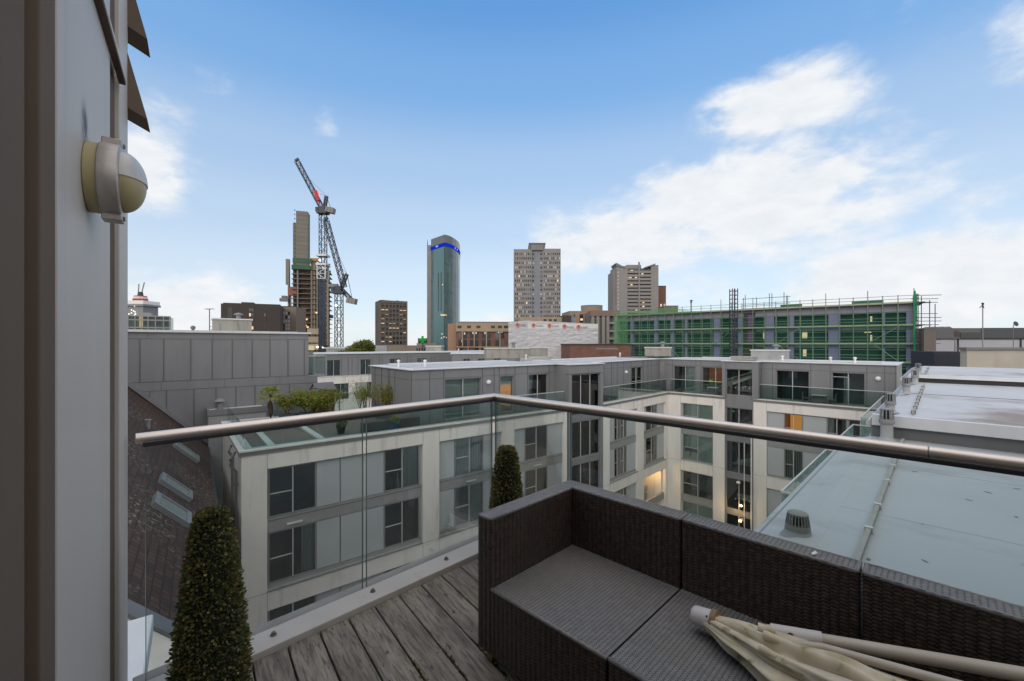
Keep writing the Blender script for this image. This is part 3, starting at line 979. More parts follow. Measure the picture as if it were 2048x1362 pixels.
M['flue'] = mat('stained_render', (0.36, 0.345, 0.31, 1), (0.27, 0.26, 0.235, 1), 0.85, scale=1.4, stretch=(1, 1, 0.4), c3=(0.17, 0.165, 0.15, 1), s3=1.6, lo3=0.5, hi3=0.75, st3=(2, 2, 0.3))
M['render'] = mat('smooth_grey_render', (0.36, 0.36, 0.36, 1), (0.31, 0.31, 0.315, 1), 0.8, scale=1.0, c3=(0.20, 0.20, 0.205, 1), s3=0.8, lo3=0.5, hi3=0.85)
p = at(464, 655, 34)
flue_box('grey rendered flue box with a small hood on the roof of the zinc block', (p.x, p.y, 2.3), D.rz, 2.5, 1.6, 1.05, 0.32)
t = thing('roof_cowl', 'short round cowl at the roof edge of the zinc block, left of the aerial', 'vent', (at(386, 0, 30).x, 30, 2.3), 0)
MB().lathe([(0.09, 0), (0.09, 0.22), (0.15, 0.24), (0.15, 0.38), (0.04, 0.46)], n=12).build('cowl', M['zinc_dark'], t, smooth=True, angle=40)
t = thing('television_aerial', 'thin mast with a flat crossbar aerial on the roof of the zinc block', 'aerial', (at(419, 0, 36).x, 36, 2.3), 0)
m = MB(); h = ZY(618, 36) - 2.3
m.tube([(0, 0, 0), (0, 0, h)], 0.035, 6)
m.build('mast', M['steel_dark'], t)
m = MB(); m.tube([(-0.36, 0.1, h), (0.36, -0.1, h)], 0.03, 6)
for i in range(7):
    m.tube([(-0.33 + i * 0.11, -0.2, h), (-0.33 + i * 0.11, 0.2, h)], 0.012, 5)
m.tube([(0, 0, h * 0.3), (0.16, 0, h * 0.3)], 0.02, 5); m.tube([(0.14, 0, 0), (0.14, 0, 0.4)], 0.03, 5)
m.build('antenna', M['steel_dark'], t)

# ================================================================== wing behind the terrace with the orange lit window
hO = at(652, 0, 57)
H = Fr((hO.x, hO.y), 51.7)
wh = thing('apartment_wing', 'more distant zinc topped wing with orange lit window, past the end of the zinc block', 'apartment block', (hO.x, hO.y, 0), H.rz)
def hs(px): return H.s(px)
def hz(px, py): return H.z(px, py)
m = MB(); o1 = [(hs(656.5), hs(683.5), -2.9, -0.75), (hs(724), hs(745), -2.9, -0.75), (hs(783), hs(805), -2.2, -0.75), (hs(838), hs(857), -2.2, -0.75)]
holes(m, -1.2, 34, -3.1, 0.05, 0.6, 0.9, o1)
m.box(-1.2, 34, 0.585, 0.6, -0.48, -0.45, 1)
for px in (686, 699, 707, 719, 748, 762, 768, 818, 824, 866, 872):
    m.box(hs(px) - 0.03, hs(px) + 0.03, 0.58, 0.6, -3.1, -0.48, 1)
m.build('zinc_wall', [M['zinc'], M['seam']], wh)
for i, o in enumerate(o1):
    window(wh, *o, y=0.7, style=['dim+dimlamp', 'dark+cr0.3', 'dark+cr0.4', 'room+bl0.6'][i], mull=(0.5,))
m = MB()
ob = [(hs(667), hs(698), -6.1, -3.95), (hs(711), hs(743), -6.1, -3.95)]
holes(m, -1.0, 34, GZ, -2.95, 0, 0.34, ob)
m.build('wall', M['concrete'], wh)
window(wh, ob[0][0] + 0.1, ob[0][0] + 2.0, -6.0, -3.95, y=0.1, style='dark+cr0.25', mull=(0.45,))
MB().box(ob[0][0] + 2.0, ob[0][1], 0.12, 0.2, -6.1, -3.95).build('infill_panel', M['panel'], wh)
MB().box(ob[1][0], ob[1][0] + 1.6, 0.12, 0.2, -6.1, -3.95).build('infill_panel', M['panel'], wh)
window(wh, ob[1][0] + 1.6, ob[1][1], -6.0, -3.95, y=0.1, style='dark+cr0.25', mull=(0.5,))
m = MB(); m.box(-1.2, 34.2, 0.4, 7, 0.05, 0.2); m.box(-1.1, 34, 0.9, 6.8, -3.1, 0.05, 1); m.box(-0.5, 34, 0.34, 6.8, GZ, -3.1, 1)
m.box(-1.0, 34, -0.04, 0.5, -3.0, -2.93)
m.build('roof', [M['roof_edge'], M['zinc']], wh)

# second run of the same roofscape, further right
p = at(905, 712, 62)
w2 = thing('apartment_wing', 'distant low zinc storey with three small windows, before the brick and stone block', 'apartment block', (p.x, p.y, 0), R(8))
m = MB()
ops = [(1.55, 2.55, -1.75, -0.7), (3.7, 4.7, -1.75, -0.7), (6.0, 7.0, -1.75, -0.7)]
holes(m, -0.1, 9.2, -3.2, -0.05, 0, 0.3, ops)
for q in (1.3, 2.8, 3.4, 5.0, 5.7):
    m.box(q - 0.02, q + 0.02, -0.02, 0, -3.2, -0.1, 1)
m.build('zinc_wall', [M['zinc'], M['seam']], w2)
for o in ops:
    window(w2, *o, y=0.1, style='dark', mull=(0.5,))
m = MB(); m.box(-0.3, 9.4, -0.15, 6, -0.05, 0.1); m.box(-0.1, 9.2, 0.3, 5.9, GZ, -0.05, 1)
m.build('roof', [M['roof_edge'], M['zinc']], w2)

# ================================================================== tiled roof building lower left
V1, V2 = at(262, 775, 24.2), at(410, 880, 26.6)
ex = Vector((0.5962, -0.8028)); rzb = math.atan2(ex.y, ex.x)
tb = thing('tiled_roof_building', 'old building on the left with a steep red-brown tiled roof, moss patches and skylights', 'building', (V2.x, V2.y, 0), rzb)
ZE = V2.z; SL = 0.7145 / 0.70
RL = 22.95
def rp(x, t, up=0.0):
    """point on the roof: x along the eave, t horizontal distance up the slope"""
    n = Vector((0, -SL, 1)).normalized() if False else Vector((0, SL, 1)).normalized()
    return Vector((x, -t, ZE + SL * t)) + n * up


tile = brick_mat('clay_tiles', (0.092, 0.052, 0.041, 1), (0.044, 0.034, 0.031, 1), (0.035, 0.026, 0.023, 1), 0.20, 0.15, 0.014, axes='XY', stain=(0.20, 0.19, 0.15, 1), bump=0.012)
m = MB()
TT = 9.0
m.add([rp(-0.8, -0.15), rp(RL, -0.15), rp(RL, TT), rp(-0.8, TT), rp(-0.8, -0.15, -0.12), rp(RL, -0.15, -0.12), rp(RL, TT, -0.12), rp(-0.8, TT, -0.12)],
      [(0, 3, 2, 1), (4, 5, 6, 7), (0, 1, 5, 4), (1, 2, 6, 5), (2, 3, 7, 6), (3, 0, 4, 7)])
rf = m.build('roof', tile, tb)
def skylight(x0, x1, t0, t1):
    k = MB()
    Xs = Matrix.Translation(rp(x0, t0)) @ Matrix(((1, 0, 0, 0), (0, -math.cos(math.atan(SL)), math.sin(math.atan(SL)), 0), (0, math.sin(math.atan(SL)), math.cos(math.atan(SL)), 0), (0, 0, 0, 1)))
    L = (t1 - t0) / math.cos(math.atan(SL)); w = x1 - x0
    for (a, b, c, d) in [(0, w, 0, 0.14), (0, w, L - 0.14, L), (0, 0.09, 0.14, L - 0.14), (w - 0.09, w, 0.14, L - 0.14)]:
        vs = [Vector((x, y, z)) for z in (0, 0.13) for y in (c, d) for x in (a, b)]
        k.add([Xs @ v for v in vs], [(0, 2, 3, 1), (4, 5, 7, 6), (0, 1, 5, 4), (2, 6, 7, 3), (0, 4, 6, 2), (1, 3, 7, 5)])
    o = k.build('skylight', M['zinc'], tb)
    k = MB(); vs = [Vector((x, y, z)) for z in (0.04, 0.09) for y in (0.14, L - 0.14) for x in (0.09, w - 0.09)]
    k.add([Xs @ v for v in vs], [(0, 2, 3, 1), (4, 5, 7, 6), (0, 1, 5, 4), (2, 6, 7, 3), (0, 4, 6, 2), (1, 3, 7, 5)])
    k.build('pane', mat('skylight_pane_%d' % int(x0 * 10), (0.22, 0.255, 0.245, 1), rough=0.2), o)


skylight(13.8, 14.8, 0.66, 1.48)
skylight(16.25, 17.35, 0.68, 1.50)
skylight(6.9, 8.1, 0.42, 1.32)
k = MB(); q = rp(7.65, 2.2)
k.tube([q - Vector((0, 0, 0.1)), q + Vector((0, 0, 0.30))], 0.09, 10); k.tube([q + Vector((0, 0, 0.30)), q + Vector((0, 0, 0.36))], 0.13, 10)
k.build('roof_vent', M['zinc'], tb)
m = MB()
m.box(-0.8, RL + 0.25, 0.05, 0.2, ZE - 0.3, ZE - 0.14, 1)
m.tube([(RL - 6.5, 0.22, ZE - 0.1), (RL - 6.5, 0.22, ZE - 8)], 0.05, 8)
m.build('gutter', [M['white'], M['steel_dark']], tb)
m = MB()
brick_red = brick_mat('red_brick', (0.20, 0.075, 0.05, 1), (0.145, 0.055, 0.04, 1), (0.22, 0.19, 0.16, 1), 0.225, 0.075, 0.01)
M['brick'] = brick_red
m.box(-0.8, RL - 0.05, -18, -0.05, GZ, ZE - 0.3)
m.build('wall', brick_red, tb)
# pale gable parapet at the near end
m = MB()
vs = []
for x in (RL, RL + 0.30):
    vs += [rp(x, -0.1, 0.0), rp(x, TT, 0.0), rp(x, TT, -1.9), rp(x, -0.1, -1.9)]
m.add(vs, [(0, 1, 2, 3), (7, 6, 5, 4), (0, 4, 5, 1), (1, 5, 6, 2), (2, 6, 7, 3), (3, 7, 4, 0)])
m.add([rp(RL - 0.1, -0.1, 0.03), rp(RL + 0.35, -0.1, 0.03), rp(RL + 0.35, TT, 0.03), rp(RL - 0.1, TT, 0.03), rp(RL - 0.1, -0.1, 0.08), rp(RL + 0.35, -0.1, 0.08), rp(RL + 0.35, TT, 0.08), rp(RL - 0.1, TT, 0.08)],
      [(0, 3, 2, 1), (4, 5, 6, 7), (0, 1, 5, 4), (1, 2, 6, 5), (2, 3, 7, 6), (3, 0, 4, 7)], 1)
m.build('gable_parapet', [M['white'], M['zinc_dark']], tb)

# rendered riser standing between the tiled roof and the terrace
p = at(417, 820, 25.3)
hz_ = ZY(822, 25.3)
t = thing('flue_housing', 'smooth grey rendered riser with a pale tray roof and hooded cowl, beside the tiled roof', 'roof housing', (p.x, p.y, 0), D.rz)
MB().box(0, 3.0, 0, 1.5, GZ, hz_ - 0.12).build('body', M['render'], t)
m = MB()
for (a, b, c, d) in [(-0.06, 3.06, -0.06, 0.06), (-0.06, 3.06, 1.44, 1.56), (-0.06, 0.06, 0.06, 1.44), (2.94, 3.06, 0.06, 1.44)]:
    m.box(a, b, c, d, hz_ - 0.3, hz_ + 0.04)
m.box(0.06, 2.94, 0.06, 1.44, hz_ - 0.12, hz_ - 0.06, 1)
m.build('tray_roof', [M['zinc'], M['roof_edge']], t)
MB().lathe([(0.16, hz_ - 0.06), (0.16, hz_ + 0.42), (0.36, hz_ + 0.46), (0.33, hz_ + 0.52), (0.05, hz_ + 0.66)], (0.62, 0.75, 0), 12).build('cowl', M['zinc'], t, smooth=True, angle=40)

# ================================================================== greenery and things on the terrace
def leaf_cloud(n, fn, size, seed, aspect=2.2, droop=0.3, cols=2):
    """n small folded leaves at points fn(rng)"""
    rr = np.random.default_rng(seed)
    P = fn(rr, n)
    d = rr.normal(size=(n, 3)); d[:, 2] -= droop; d /= np.linalg.norm(d, axis=1)[:, None]
    u = rr.normal(size=(n, 3)); u -= d * (u * d).sum(1)[:, None]; u /= np.linalg.norm(u, axis=1)[:, None]
    L = size * rr.uniform(0.6, 1.3, n)[:, None]
    w = L / aspect * 0.5
    nrm = np.cross(d, u)
    a, b = P, P + d * L
    mid = P + d * L * 0.45
    v = np.stack([a, mid + u * w + nrm * w * 0.3, b, mid - u * w + nrm * w * 0.3], 1).reshape(-1, 3)
    f = np.arange(4 * n).reshape(-1, 4)
    return v, f, rr.integers(0, cols, n)


def leaf_object(name, v, f, mi, mats, parent):
    me = bpy.data.meshes.new(name)
    me.vertices.add(len(v)); me.vertices.foreach_set('co', np.asarray(v, dtype=np.float32).ravel())
    me.loops.add(f.size); me.loops.foreach_set('vertex_index', f.astype(np.int32).ravel())
    me.polygons.add(len(f)); me.polygons.foreach_set('loop_start', np.arange(0, f.size, 4, dtype=np.int32))
    me.update(calc_edges=True)
    me.validate()
    for mm in mats:
        me.materials.append(mm)
    me.polygons.foreach_set('material_index', np.asarray(mi, dtype=np.int32))
    me.update()
    o = bpy.data.objects.new(name, me)
    COL.objects.link(o)
    o.parent = parent
    return o


def leaf_mat(name, c, c2, rough=0.55):
    m, t = new_mat(name)
    co = t.node('ShaderNodeTexCoord').outputs['Object']
    n = t.noise(co, 14.0, 2.0)
    col = t.mix(t.mapr(n, 0.35, 0.65), c, c2)
    b = t.node('ShaderNodeBsdfPrincipled', {'Base Color': col, 'Roughness': rough, 'Specular IOR Level': 0.3})
    tr = t.node('ShaderNodeBsdfTranslucent', {'Color': col})
    finish(t, t.node('ShaderNodeMixShader', {0: 0.25, 1: b.outputs[0], 2: tr.outputs[0]}).outputs[0])
    return m


M['leaf_a'] = leaf_mat('fresh_leaf', (0.21, 0.26, 0.045, 1), (0.14, 0.19, 0.035, 1))
M['leaf_b'] = leaf_mat('yellow_leaf', (0.36, 0.31, 0.055, 1), (0.24, 0.23, 0.05, 1))
M['leaf_c'] = leaf_mat('dark_leaf', (0.065, 0.09, 0.03, 1), (0.085, 0.11, 0.03, 1))
M['bark'] = mat('bark', (0.09, 0.065, 0.045, 1), (0.05, 0.04, 0.03, 1), 0.9, scale=8, stretch=(1, 1, 0.2), bump=0.01)
M['planter'] = mat('dark_planter', (0.06, 0.065, 0.075, 1), rough=0.7)


def ell(cx, cy, cz, rx, ry, rz, power=0.5):
    def fn(rr, n):
        d = rr.normal(size=(n, 3)); d /= np.linalg.norm(d, axis=1)[:, None]
        r = rr.uniform(0.25, 1, n) ** power
        return np.array([cx, cy, cz]) + d * r[:, None] * np.array([rx, ry, rz])
    return fn


def shrub(label, loc, w, h, seed, mats, n=900, size=0.16, name='leafy_shrub', cat='shrub', planter=None, stems=5, aspect=3.0, group=None):
    t = thing(name, label, cat, loc, 0, group)
    z0 = 0.0
    if planter:
        pw, ph = planter
        m = MB(); m.box(-pw / 2, pw / 2, -0.25, 0.25, 0, ph); m.box(-pw / 2 + 0.04, pw / 2 - 0.04, -0.21, 0.21, ph - 0.05, ph + 0.01, 1)
        m.build('planter', [M['planter'], M['bark']], t)
        z0 = ph
    rr = random.Random(seed)
    m = MB()
    tips = []
    for i in range(stems):
        b = Vector((rr.uniform(-w * 0.2, w * 0.2), rr.uniform(-0.12, 0.12), z0 - 0.02))
        e = Vector((b.x * 1.6 + rr.uniform(-w * 0.3, w * 0.3), rr.uniform(-w * 0.25, w * 0.25), z0 + h * rr.uniform(0.65, 1.0)))
        mid = (b + e) / 2 + Vector((rr.uniform(-0.05, 0.05), 0, 0.1))
        m.tube([b, mid, e], [0.022, 0.016, 0.006], 5)
        tips += [mid, e, (mid + e) / 2]
    m.build('stem', M['bark'], t)
    tips = np.array([list(x) for x in tips])
    def fn(rg, k):
        c = tips[rg.integers(0, len(tips), k)]
        return c + rg.normal(size=(k, 3)) * np.array([w * 0.13, w * 0.13, h * 0.11])
    v, f, mi = leaf_cloud(n, fn, size, seed, aspect, 0.35, len(mats))
    v[:, 2] = np.maximum(v[:, 2], z0 + 0.01)
    leaf_object('foliage', v, f, mi, mats, t)
    return t


TF = -3.08
def on_terrace(px, y):
    """point of the terrace floor on the ray of pixel column px, y metres behind wing A's face"""
    o = Vector((A.o.x, A.o.y)) + Vector((-A.d.y, A.d.x)) * y
    r = (px - CX) / F
    s = (r * o.y - o.x) / (A.d.x - r * A.d.y)
    return Vector((o.x + A.d.x * s, o.y + A.d.y * s, TF))


# palm
pp = on_terrace(541, 7.6)
t = thing('palm_tree', 'small fan palm with drooping yellow-green fronds on the roof terrace', 'palm', pp)
m = MB()
hp = 1.55
m.tube([(0, 0, 0), (0.02, 0, 0.5), (-0.03, 0, 1.0), (0, 0, hp)], [0.12, 0.13, 0.15, 0.10], 9)
m.build('trunk', M['bark'], t)
rr = random.Random(4)
for i in range(22):
    w = i * 2.4; up = 1.15 - i * 0.075
    d = Vector((math.cos(w), math.sin(w), 0))
    m = MB()
    base = Vector((0, 0, hp)); hub = base + d * 0.36 * math.cos(up) + Vector((0, 0, 0.36 * math.sin(up)))
    m.tube([base, hub], 0.010, 4)
    dirv_ = (hub - base).normalized(); side = dirv_.cross(Vector((0, 0, 1))).normalized()
    if side.length < 0.1:
        side = Vector((1, 0, 0))
    for k in range(13):
        a = R(-78 + 13 * k)
        dd = (dirv_ * math.cos(a) + side * math.sin(a)).normalized()
        L = rr.uniform(0.36, 0.5)
        wv = dd.cross(dirv_.cross(side)).normalized() * 0.022
        p1 = hub + dd * L * 0.55; p2 = hub + dd * L + Vector((0, 0, -0.16 - 0.12 * max(0, -math.sin(up))))
        m.add([hub, p1 + wv, p2, p1 - wv], [(0, 1, 2, 3)])
    m.build('frond', M['leaf_b'] if i in (2, 3, 7, 11, 13) or i > 16 else M['leaf_a'], t)
LM = [M['leaf_a'], M['leaf_b'], M['leaf_a']]
shrub('low yellowing shrub in a dark planter just right of the palm', on_terrace(577, 7.3), 1.1, 1.05, 11, [M['leaf_b'], M['leaf_a']], 900, 0.15, planter=(0.9, 0.4))
shrub('spreading green bamboo bush in the middle of the roof terrace planting', on_terrace(622, 7.0), 1.9, 1.25, 12, LM, 3000, 0.20, 'bamboo_bush', planter=(1.5, 0.4), stems=12, aspect=5)
shrub('tall loose green bush below the small wooden shed on the terrace', on_terrace(655, 6.6), 1.5, 1.35, 13, LM, 2200, 0.18, 'bamboo_bush', planter=(1.2, 0.4), stems=10, aspect=5)
shrub('feathery olive bush left of the yellow one, before the zinc corner', on_terrace(728, 6.0), 1.5, 1.6, 14, [M['leaf_b'], M['leaf_a'], M['leaf_a']], 1900, 0.15, 'bamboo_bush', planter=(1.1, 0.45), stems=11, aspect=6)
shrub('bright yellow-green bush directly against the zinc corner of the terrace', on_terrace(765, 4.6), 0.9, 1.6, 15, [M['leaf_b'], M['leaf_b'], M['leaf_a']], 900, 0.14, planter=(0.7, 0.4), stems=7)
shrub('thin twiggy bush standing right of the yellow-green one at the zinc corner', on_terrace(786, 3.9), 0.7, 1.5, 16, [M['leaf_c'], M['leaf_b']], 350, 0.12, planter=(0.55, 0.4), stems=7)
# little shed
ps = on_terrace(646, 7.7)
t = thing('garden_shed', 'little tan wooden shed with a grey pitched roof behind the terrace bushes', 'shed', ps, A.rz + R(4))
m = MB(); m.box(-0.55, 0.55, -0.5, 0.5, 0, 1.72); m.ext([(-0.5, 1.72), (0.5, 1.72), (0.0, 2.02)], -0.55, 0.55)
wood_tan = mat('tan_boards', (0.30, 0.22, 0.13, 1), (0.25, 0.18, 0.11, 1), 0.8, scale=3, stretch=(6, 6, 0.3))
m.build('wall', wood_tan, t)
m = MB()
m.add([(-0.62, -0.62, 1.66), (0.62, -0.62, 1.66), (0.62, 0, 2.08), (-0.62, 0, 2.08), (-0.62, -0.62, 1.71), (0.62, -0.62, 1.71), (0.62, 0, 2.13), (-0.62, 0, 2.13)],
      [(0, 3, 2, 1), (4, 5, 6, 7), (0, 1, 5, 4), (1, 2, 6, 5), (2, 3, 7, 6), (3, 0, 4, 7)])
m.add([(-0.62, 0.62, 1.66), (0.62, 0.62, 1.66), (0.62, 0, 2.08), (-0.62, 0, 2.08), (-0.62, 0.62, 1.71), (0.62, 0.62, 1.71), (0.62, 0, 2.13), (-0.62, 0, 2.13)],
      [(0, 1, 2, 3), (7, 6, 5, 4), (0, 4, 5, 1), (1, 5, 6, 2), (2, 6, 7, 3), (3, 7, 4, 0)])
m.build('roof', mat('shed_felt', (0.12, 0.125, 0.15, 1), rough=0.8), t)
m = MB(); m.box(-0.56, -0.55, -0.3, 0.3, 0.05, 1.6)
m.build('door', mat('shed_door', (0.2, 0.13, 0.09, 1), rough=0.8), t)
# long sloping canopy arm by the shed, planters, pots
t = thing('cantilever_parasol_frame', 'bent dark post with a thin sloping arm between bush and shed on the terrace', 'frame', on_terrace(679, 6.3), A.rz)
m = MB(); m.tube([(0, 0, 0), (0, 0, 1.62)], 0.035, 7); m.build('post', M['zinc_dark'], t)
m = MB(); m.tube([(0, 0, 1.6), (-1.6, 0.2, 1.95)], 0.03, 7); m.build('arm', M['leaf_c'], t)
t = thing('flower_pot', 'bright blue glazed pot on the terrace against the front glass', 'pot', on_terrace(788, 0.75), 0)
MB().lathe([(0.17, 0), (0.26, 0.36), (0.29, 0.4), (0.27, 0.42), (0.24, 0.36), (0.02, 0.34)], n=18).build('pot', mat('blue_glaze', (0.015, 0.10, 0.34, 1), rough=0.25), t, smooth=True, angle=40)
v, f, mi = leaf_cloud(260, ell(0, 0, 0.55, 0.3, 0.3, 0.22), 0.14, 31)
leaf_object('foliage', v, f, mi, [M['leaf_b'], M['leaf_a']], t)
t = thing('trough_planter', 'long dark trough planter behind the terrace glass, left of the blue pot', 'planter', on_terrace(757, 0.8), A.rz)
m = MB(); m.box(-0.85, 0.85, -0.22, 0.22, 0, 0.55); m.box(-0.8, 0.8, -0.18, 0.18, 0.5, 0.56, 1)
m.build('trough', [M['planter'], M['bark']], t)
t = thing('trough_planter', 'shorter brown lidded trough right of the blue pot behind the terrace glass', 'planter', on_terrace(815, 0.95), A.rz)
m = MB(); m.box(-0.6, 0.6, -0.25, 0.25, 0, 0.5); m.box(-0.62, 0.62, -0.27, 0.27, 0.5, 0.56)
m.build('trough', mat('brown_trough', (0.075, 0.055, 0.055, 1), rough=0.7), t)
t = thing('flower_pot', 'black pot with a small leafy plant on the terrace, below the bamboo bushes', 'pot', on_terrace(682, 1.6), 0)
MB().lathe([(0.16, 0), (0.22, 0.3), (0.24, 0.42), (0.2, 0.42), (0.18, 0.36), (0.02, 0.34)], n=16).build('pot', M['black'], t, smooth=True, angle=40)
v, f, mi = leaf_cloud(240, ell(0, 0, 0.62, 0.3, 0.3, 0.26), 0.14, 32)
leaf_object('foliage', v, f, mi, [M['leaf_a'], M['leaf_c']], t)
t = thing('raised_bed', 'low grey timber planting box at the left end of the terrace, below the palm', 'planter', on_terrace(562, 5.2), A.rz)
m = MB()
for (a, b, c, d) in [(-1.4, 1.4, -0.5, -0.44), (-1.4, 1.4, 0.44, 0.5), (-1.4, -1.34, -0.44, 0.44), (1.34, 1.4, -0.44, 0.44)]:
    m.box(a, b, c, d, 0, 0.5)
m.box(-1.34, 1.34, -0.44, 0.44, 0, 0.42, 1)
m.build('box', [M['zinc'], M['bark']], t)

# ================================================================== neighbouring roofs on the right (in the grid of our balustrade)
RZ = R(45)
def rail_pt(x, y, z=0.0):
    r = math.sqrt(0.5)
    return Vector((r * (x - y), r * (x + y), z))


M['teal_roof'] = mat('pale_roof_sheet', (0.40, 0.42, 0.425, 1), (0.36, 0.38, 0.385, 1), 0.55, scale=0.5, c3=(0.24, 0.245, 0.24, 1), s3=1.3, lo3=0.50, hi3=0.74, st3=(1.0, 0.5, 1), bump=0.006, bscale=1.2, rvar=0.12)
M['stain_roof'] = mat('stained_roof_sheet', (0.50, 0.51, 0.53, 1), (0.43, 0.44, 0.46, 1), 0.5, scale=0.7, c3=(0.21, 0.135, 0.09, 1), s3=0.5, lo3=0.49, hi3=0.63, st3=(0.7, 0.8, 1), bump=0.006, bscale=1.2, rvar=0.08)


def roof_building(label, x0, x1, yE, z, zl, matl, name='flat_roof_building', yR=-11.0, lip=True):
    t = thing(name, label, 'building', (0, 0, 0), RZ)
    w = MB()
    w.box(x0, x1, yR, yE - 0.06, -3.08, z - 0.06)
    w.box(x0, x1, yR, 2.47, GZ, -3.08, 1)
    w.box(x0, x1, 2.1, 2.6, -3.08, PAR, 2)
    w.build('wall', [M['zinc'], M['concrete'], M['cap']], t)
    m = MB()
    prof = [(yE, zl), (yE - 0.02, zl + 0.03), (yE - 0.30, z - 0.02), (yE - 0.38, z), (yR, z), (yR, z - 0.12), (yE - 0.3, z - 0.12), (yE - 0.02, zl - 0.05)]
    m.ext([(p[0], p[1]) for p in prof][::-1], x0, x1)
    m.build('roof', matl, t)
    return t


e1 = roof_building('nearest low pale roof just beyond our balustrade, with a ridge fold and cable strip', 2.75, 8.46, 1.05, 0.10, 0.0, M['teal_roof'])
m = MB()
for x in (4.6, 6.5):                                                  # lapped sheet joints
    m.box(x, x + 0.07, -11, 0.65, 0.10, 0.1018)
m.ext([(0.84, 0.055), (0.60, 0.098), (0.60, 0.101), (0.66, 0.106), (0.72, 0.104), (0.85, 0.066)], 2.75, 8.4)
m.build('sheet_joint', M['teal_roof'], e1)
e2 = roof_building('higher pale stained roof with a white fascia, one step beyond the nearest roof', 8.46, 16.35, 0.80, 0.43, 0.30, M['stain_roof'])
m = MB(); m.box(8.36, 8.46, -11, 0.72, 0.28, 0.44)
m.build('fascia', M['roof_edge'], e2)
m = MB(); m.box(8.44, 8.46, -11, 0.72, 0.10, 0.28)
for y in (-0.9, -3.2):
    m.box(8.42, 8.44, y, y + 0.03, 0.1, 0.28)
m.build('upstand', M['zinc_dark'], e2)
m = MB(); m.box(12.5, 12.55, -11, 0.45, 0.43, 0.437)
m.build('sheet_joint', M['zinc_dark'], e2)
e3 = roof_building('third pale roof, furthest of the stepped roofs on the right', 16.35, 23.4, 0.80, 0.62, 0.50, M['stain_roof'])
m = MB(); m.box(16.27, 16.35, -11, 0.6, 0.55, 0.64)
m.build('fascia', M['roof_edge'], e3)
m = MB(); m.box(16.33, 16.35, -11, 0.6, 0.43, 0.55)
m.build('upstand', M['black'], e3)
for (e, x0, x1) in [(e1, 3.2, 7.6), (e2, 10.9, 16.2), (e3, 17.4, 22.0)]:
    glass_rail(e, [(x0, 1.4), (x0, 2.47), (x1, 2.47), (x1, 1.4)], PAR, -1.78, rail=0.02)
w4 = thing('flat_roof_building', 'last block of the right-hand terrace with a long balcony, beyond the stepped roofs', 'building', (0, 0, 0), RZ)
m = MB(); m.box(23.4, 37, -11, 2.47, GZ, -3.0); m.box(23.4, 37, -11, 0.5, -3.0, -0.3, 1)
m.build('wall', [M['concrete'], M['zinc']], w4)
glass_rail(w4, [(24.4, 1.4), (24.4, 2.47), (35.4, 2.47)], PAR, -1.78, rail=0.025)

# dirt marks and grit lying on the nearest roof
m = MB()
rr = random.Random(14)
for i in range(70):
    x, y = rr.uniform(3.0, 8.2), rr.uniform(-3.5, 0.5)
    r_ = rr.uniform(0.004, 0.016)
    a0 = rr.uniform(0, 6)
    L_ = rr.choice([1, 1, 1.6, 3.5])
    ca, sa = math.cos(a0), math.sin(a0)
    vs = [(x + ca * r_ * L_ * math.cos(q) * rr.uniform(0.7, 1.1) - sa * r_ * math.sin(q), y + sa * r_ * L_ * math.cos(q) + ca * r_ * math.sin(q) * rr.uniform(0.7, 1.1), 0.1022) for q in np.linspace(0, 6.28, 8)[:-1]]
    m.add(vs + [(v[0], v[1], 0.1032) for v in vs], [tuple(range(6, -1, -1)), tuple(range(7, 14))] + [(k, (k + 1) % 7, 7 + (k + 1) % 7, 7 + k) for k in range(7)])
m.build('dirt_mark', mat('grey_grit', (0.17, 0.175, 0.17, 1), rough=0.9), e1)['kind'] = 'stuff'
# cable strips with clamps
M['conc_clamp'] = mat('dull_clamp', (0.16, 0.15, 0.13, 1), rough=0.7)
def cable_strip(label, xs, y, z, w=0.030, cm=None):
    cm = cm or M['cap']
    t = thing('cable_strip', label, 'cable cover', rail_pt(xs[0], y, z), RZ)
    m = MB(); L = xs[-1] - xs[0]
    m.box(0, L, -w / 2, w / 2, 0.0, 0.035)
    m.build('cover', mat('weathered_strip_%d' % int(xs[0] * 10), (0.34, 0.33, 0.29, 1), (0.27, 0.27, 0.24, 1), 0.7, scale=5), t)
    for x in xs[1:-1]:
        m = MB(); m.box(x - xs[0] - 0.016, x - xs[0] + 0.016, -0.026, 0.026, 0.0355, 0.043); m.box(x - xs[0] - 0.016, x - xs[0] + 0.016, -0.026, -w * 0.55, 0, 0.0355); m.box(x - xs[0] - 0.016, x - xs[0] + 0.016, w * 0.55, 0.026, 0, 0.0355)
        m.build('clamp', cm, t)
    return t


cable_strip('long grey cable strip with pale clamps along the nearest roof', [2.8, 3.4, 4.1, 4.75, 5.65, 6.4, 7.0, 8.3], 0.37, 0.104)
cable_strip('cable strip with dark clamps climbing the stained roof beyond the white fascia', [8.75, 8.9, 9.6, 10.2, 10.9, 11.5, 12.4, 13.2, 14.2, 15.3], 0.28, 0.437, 0.026, M['conc_clamp'])
cable_strip('short cable strip on the third, furthest stepped roof', [16.6, 18, 20, 22.5], 0.28, 0.627, 0.026, M['conc_clamp'])

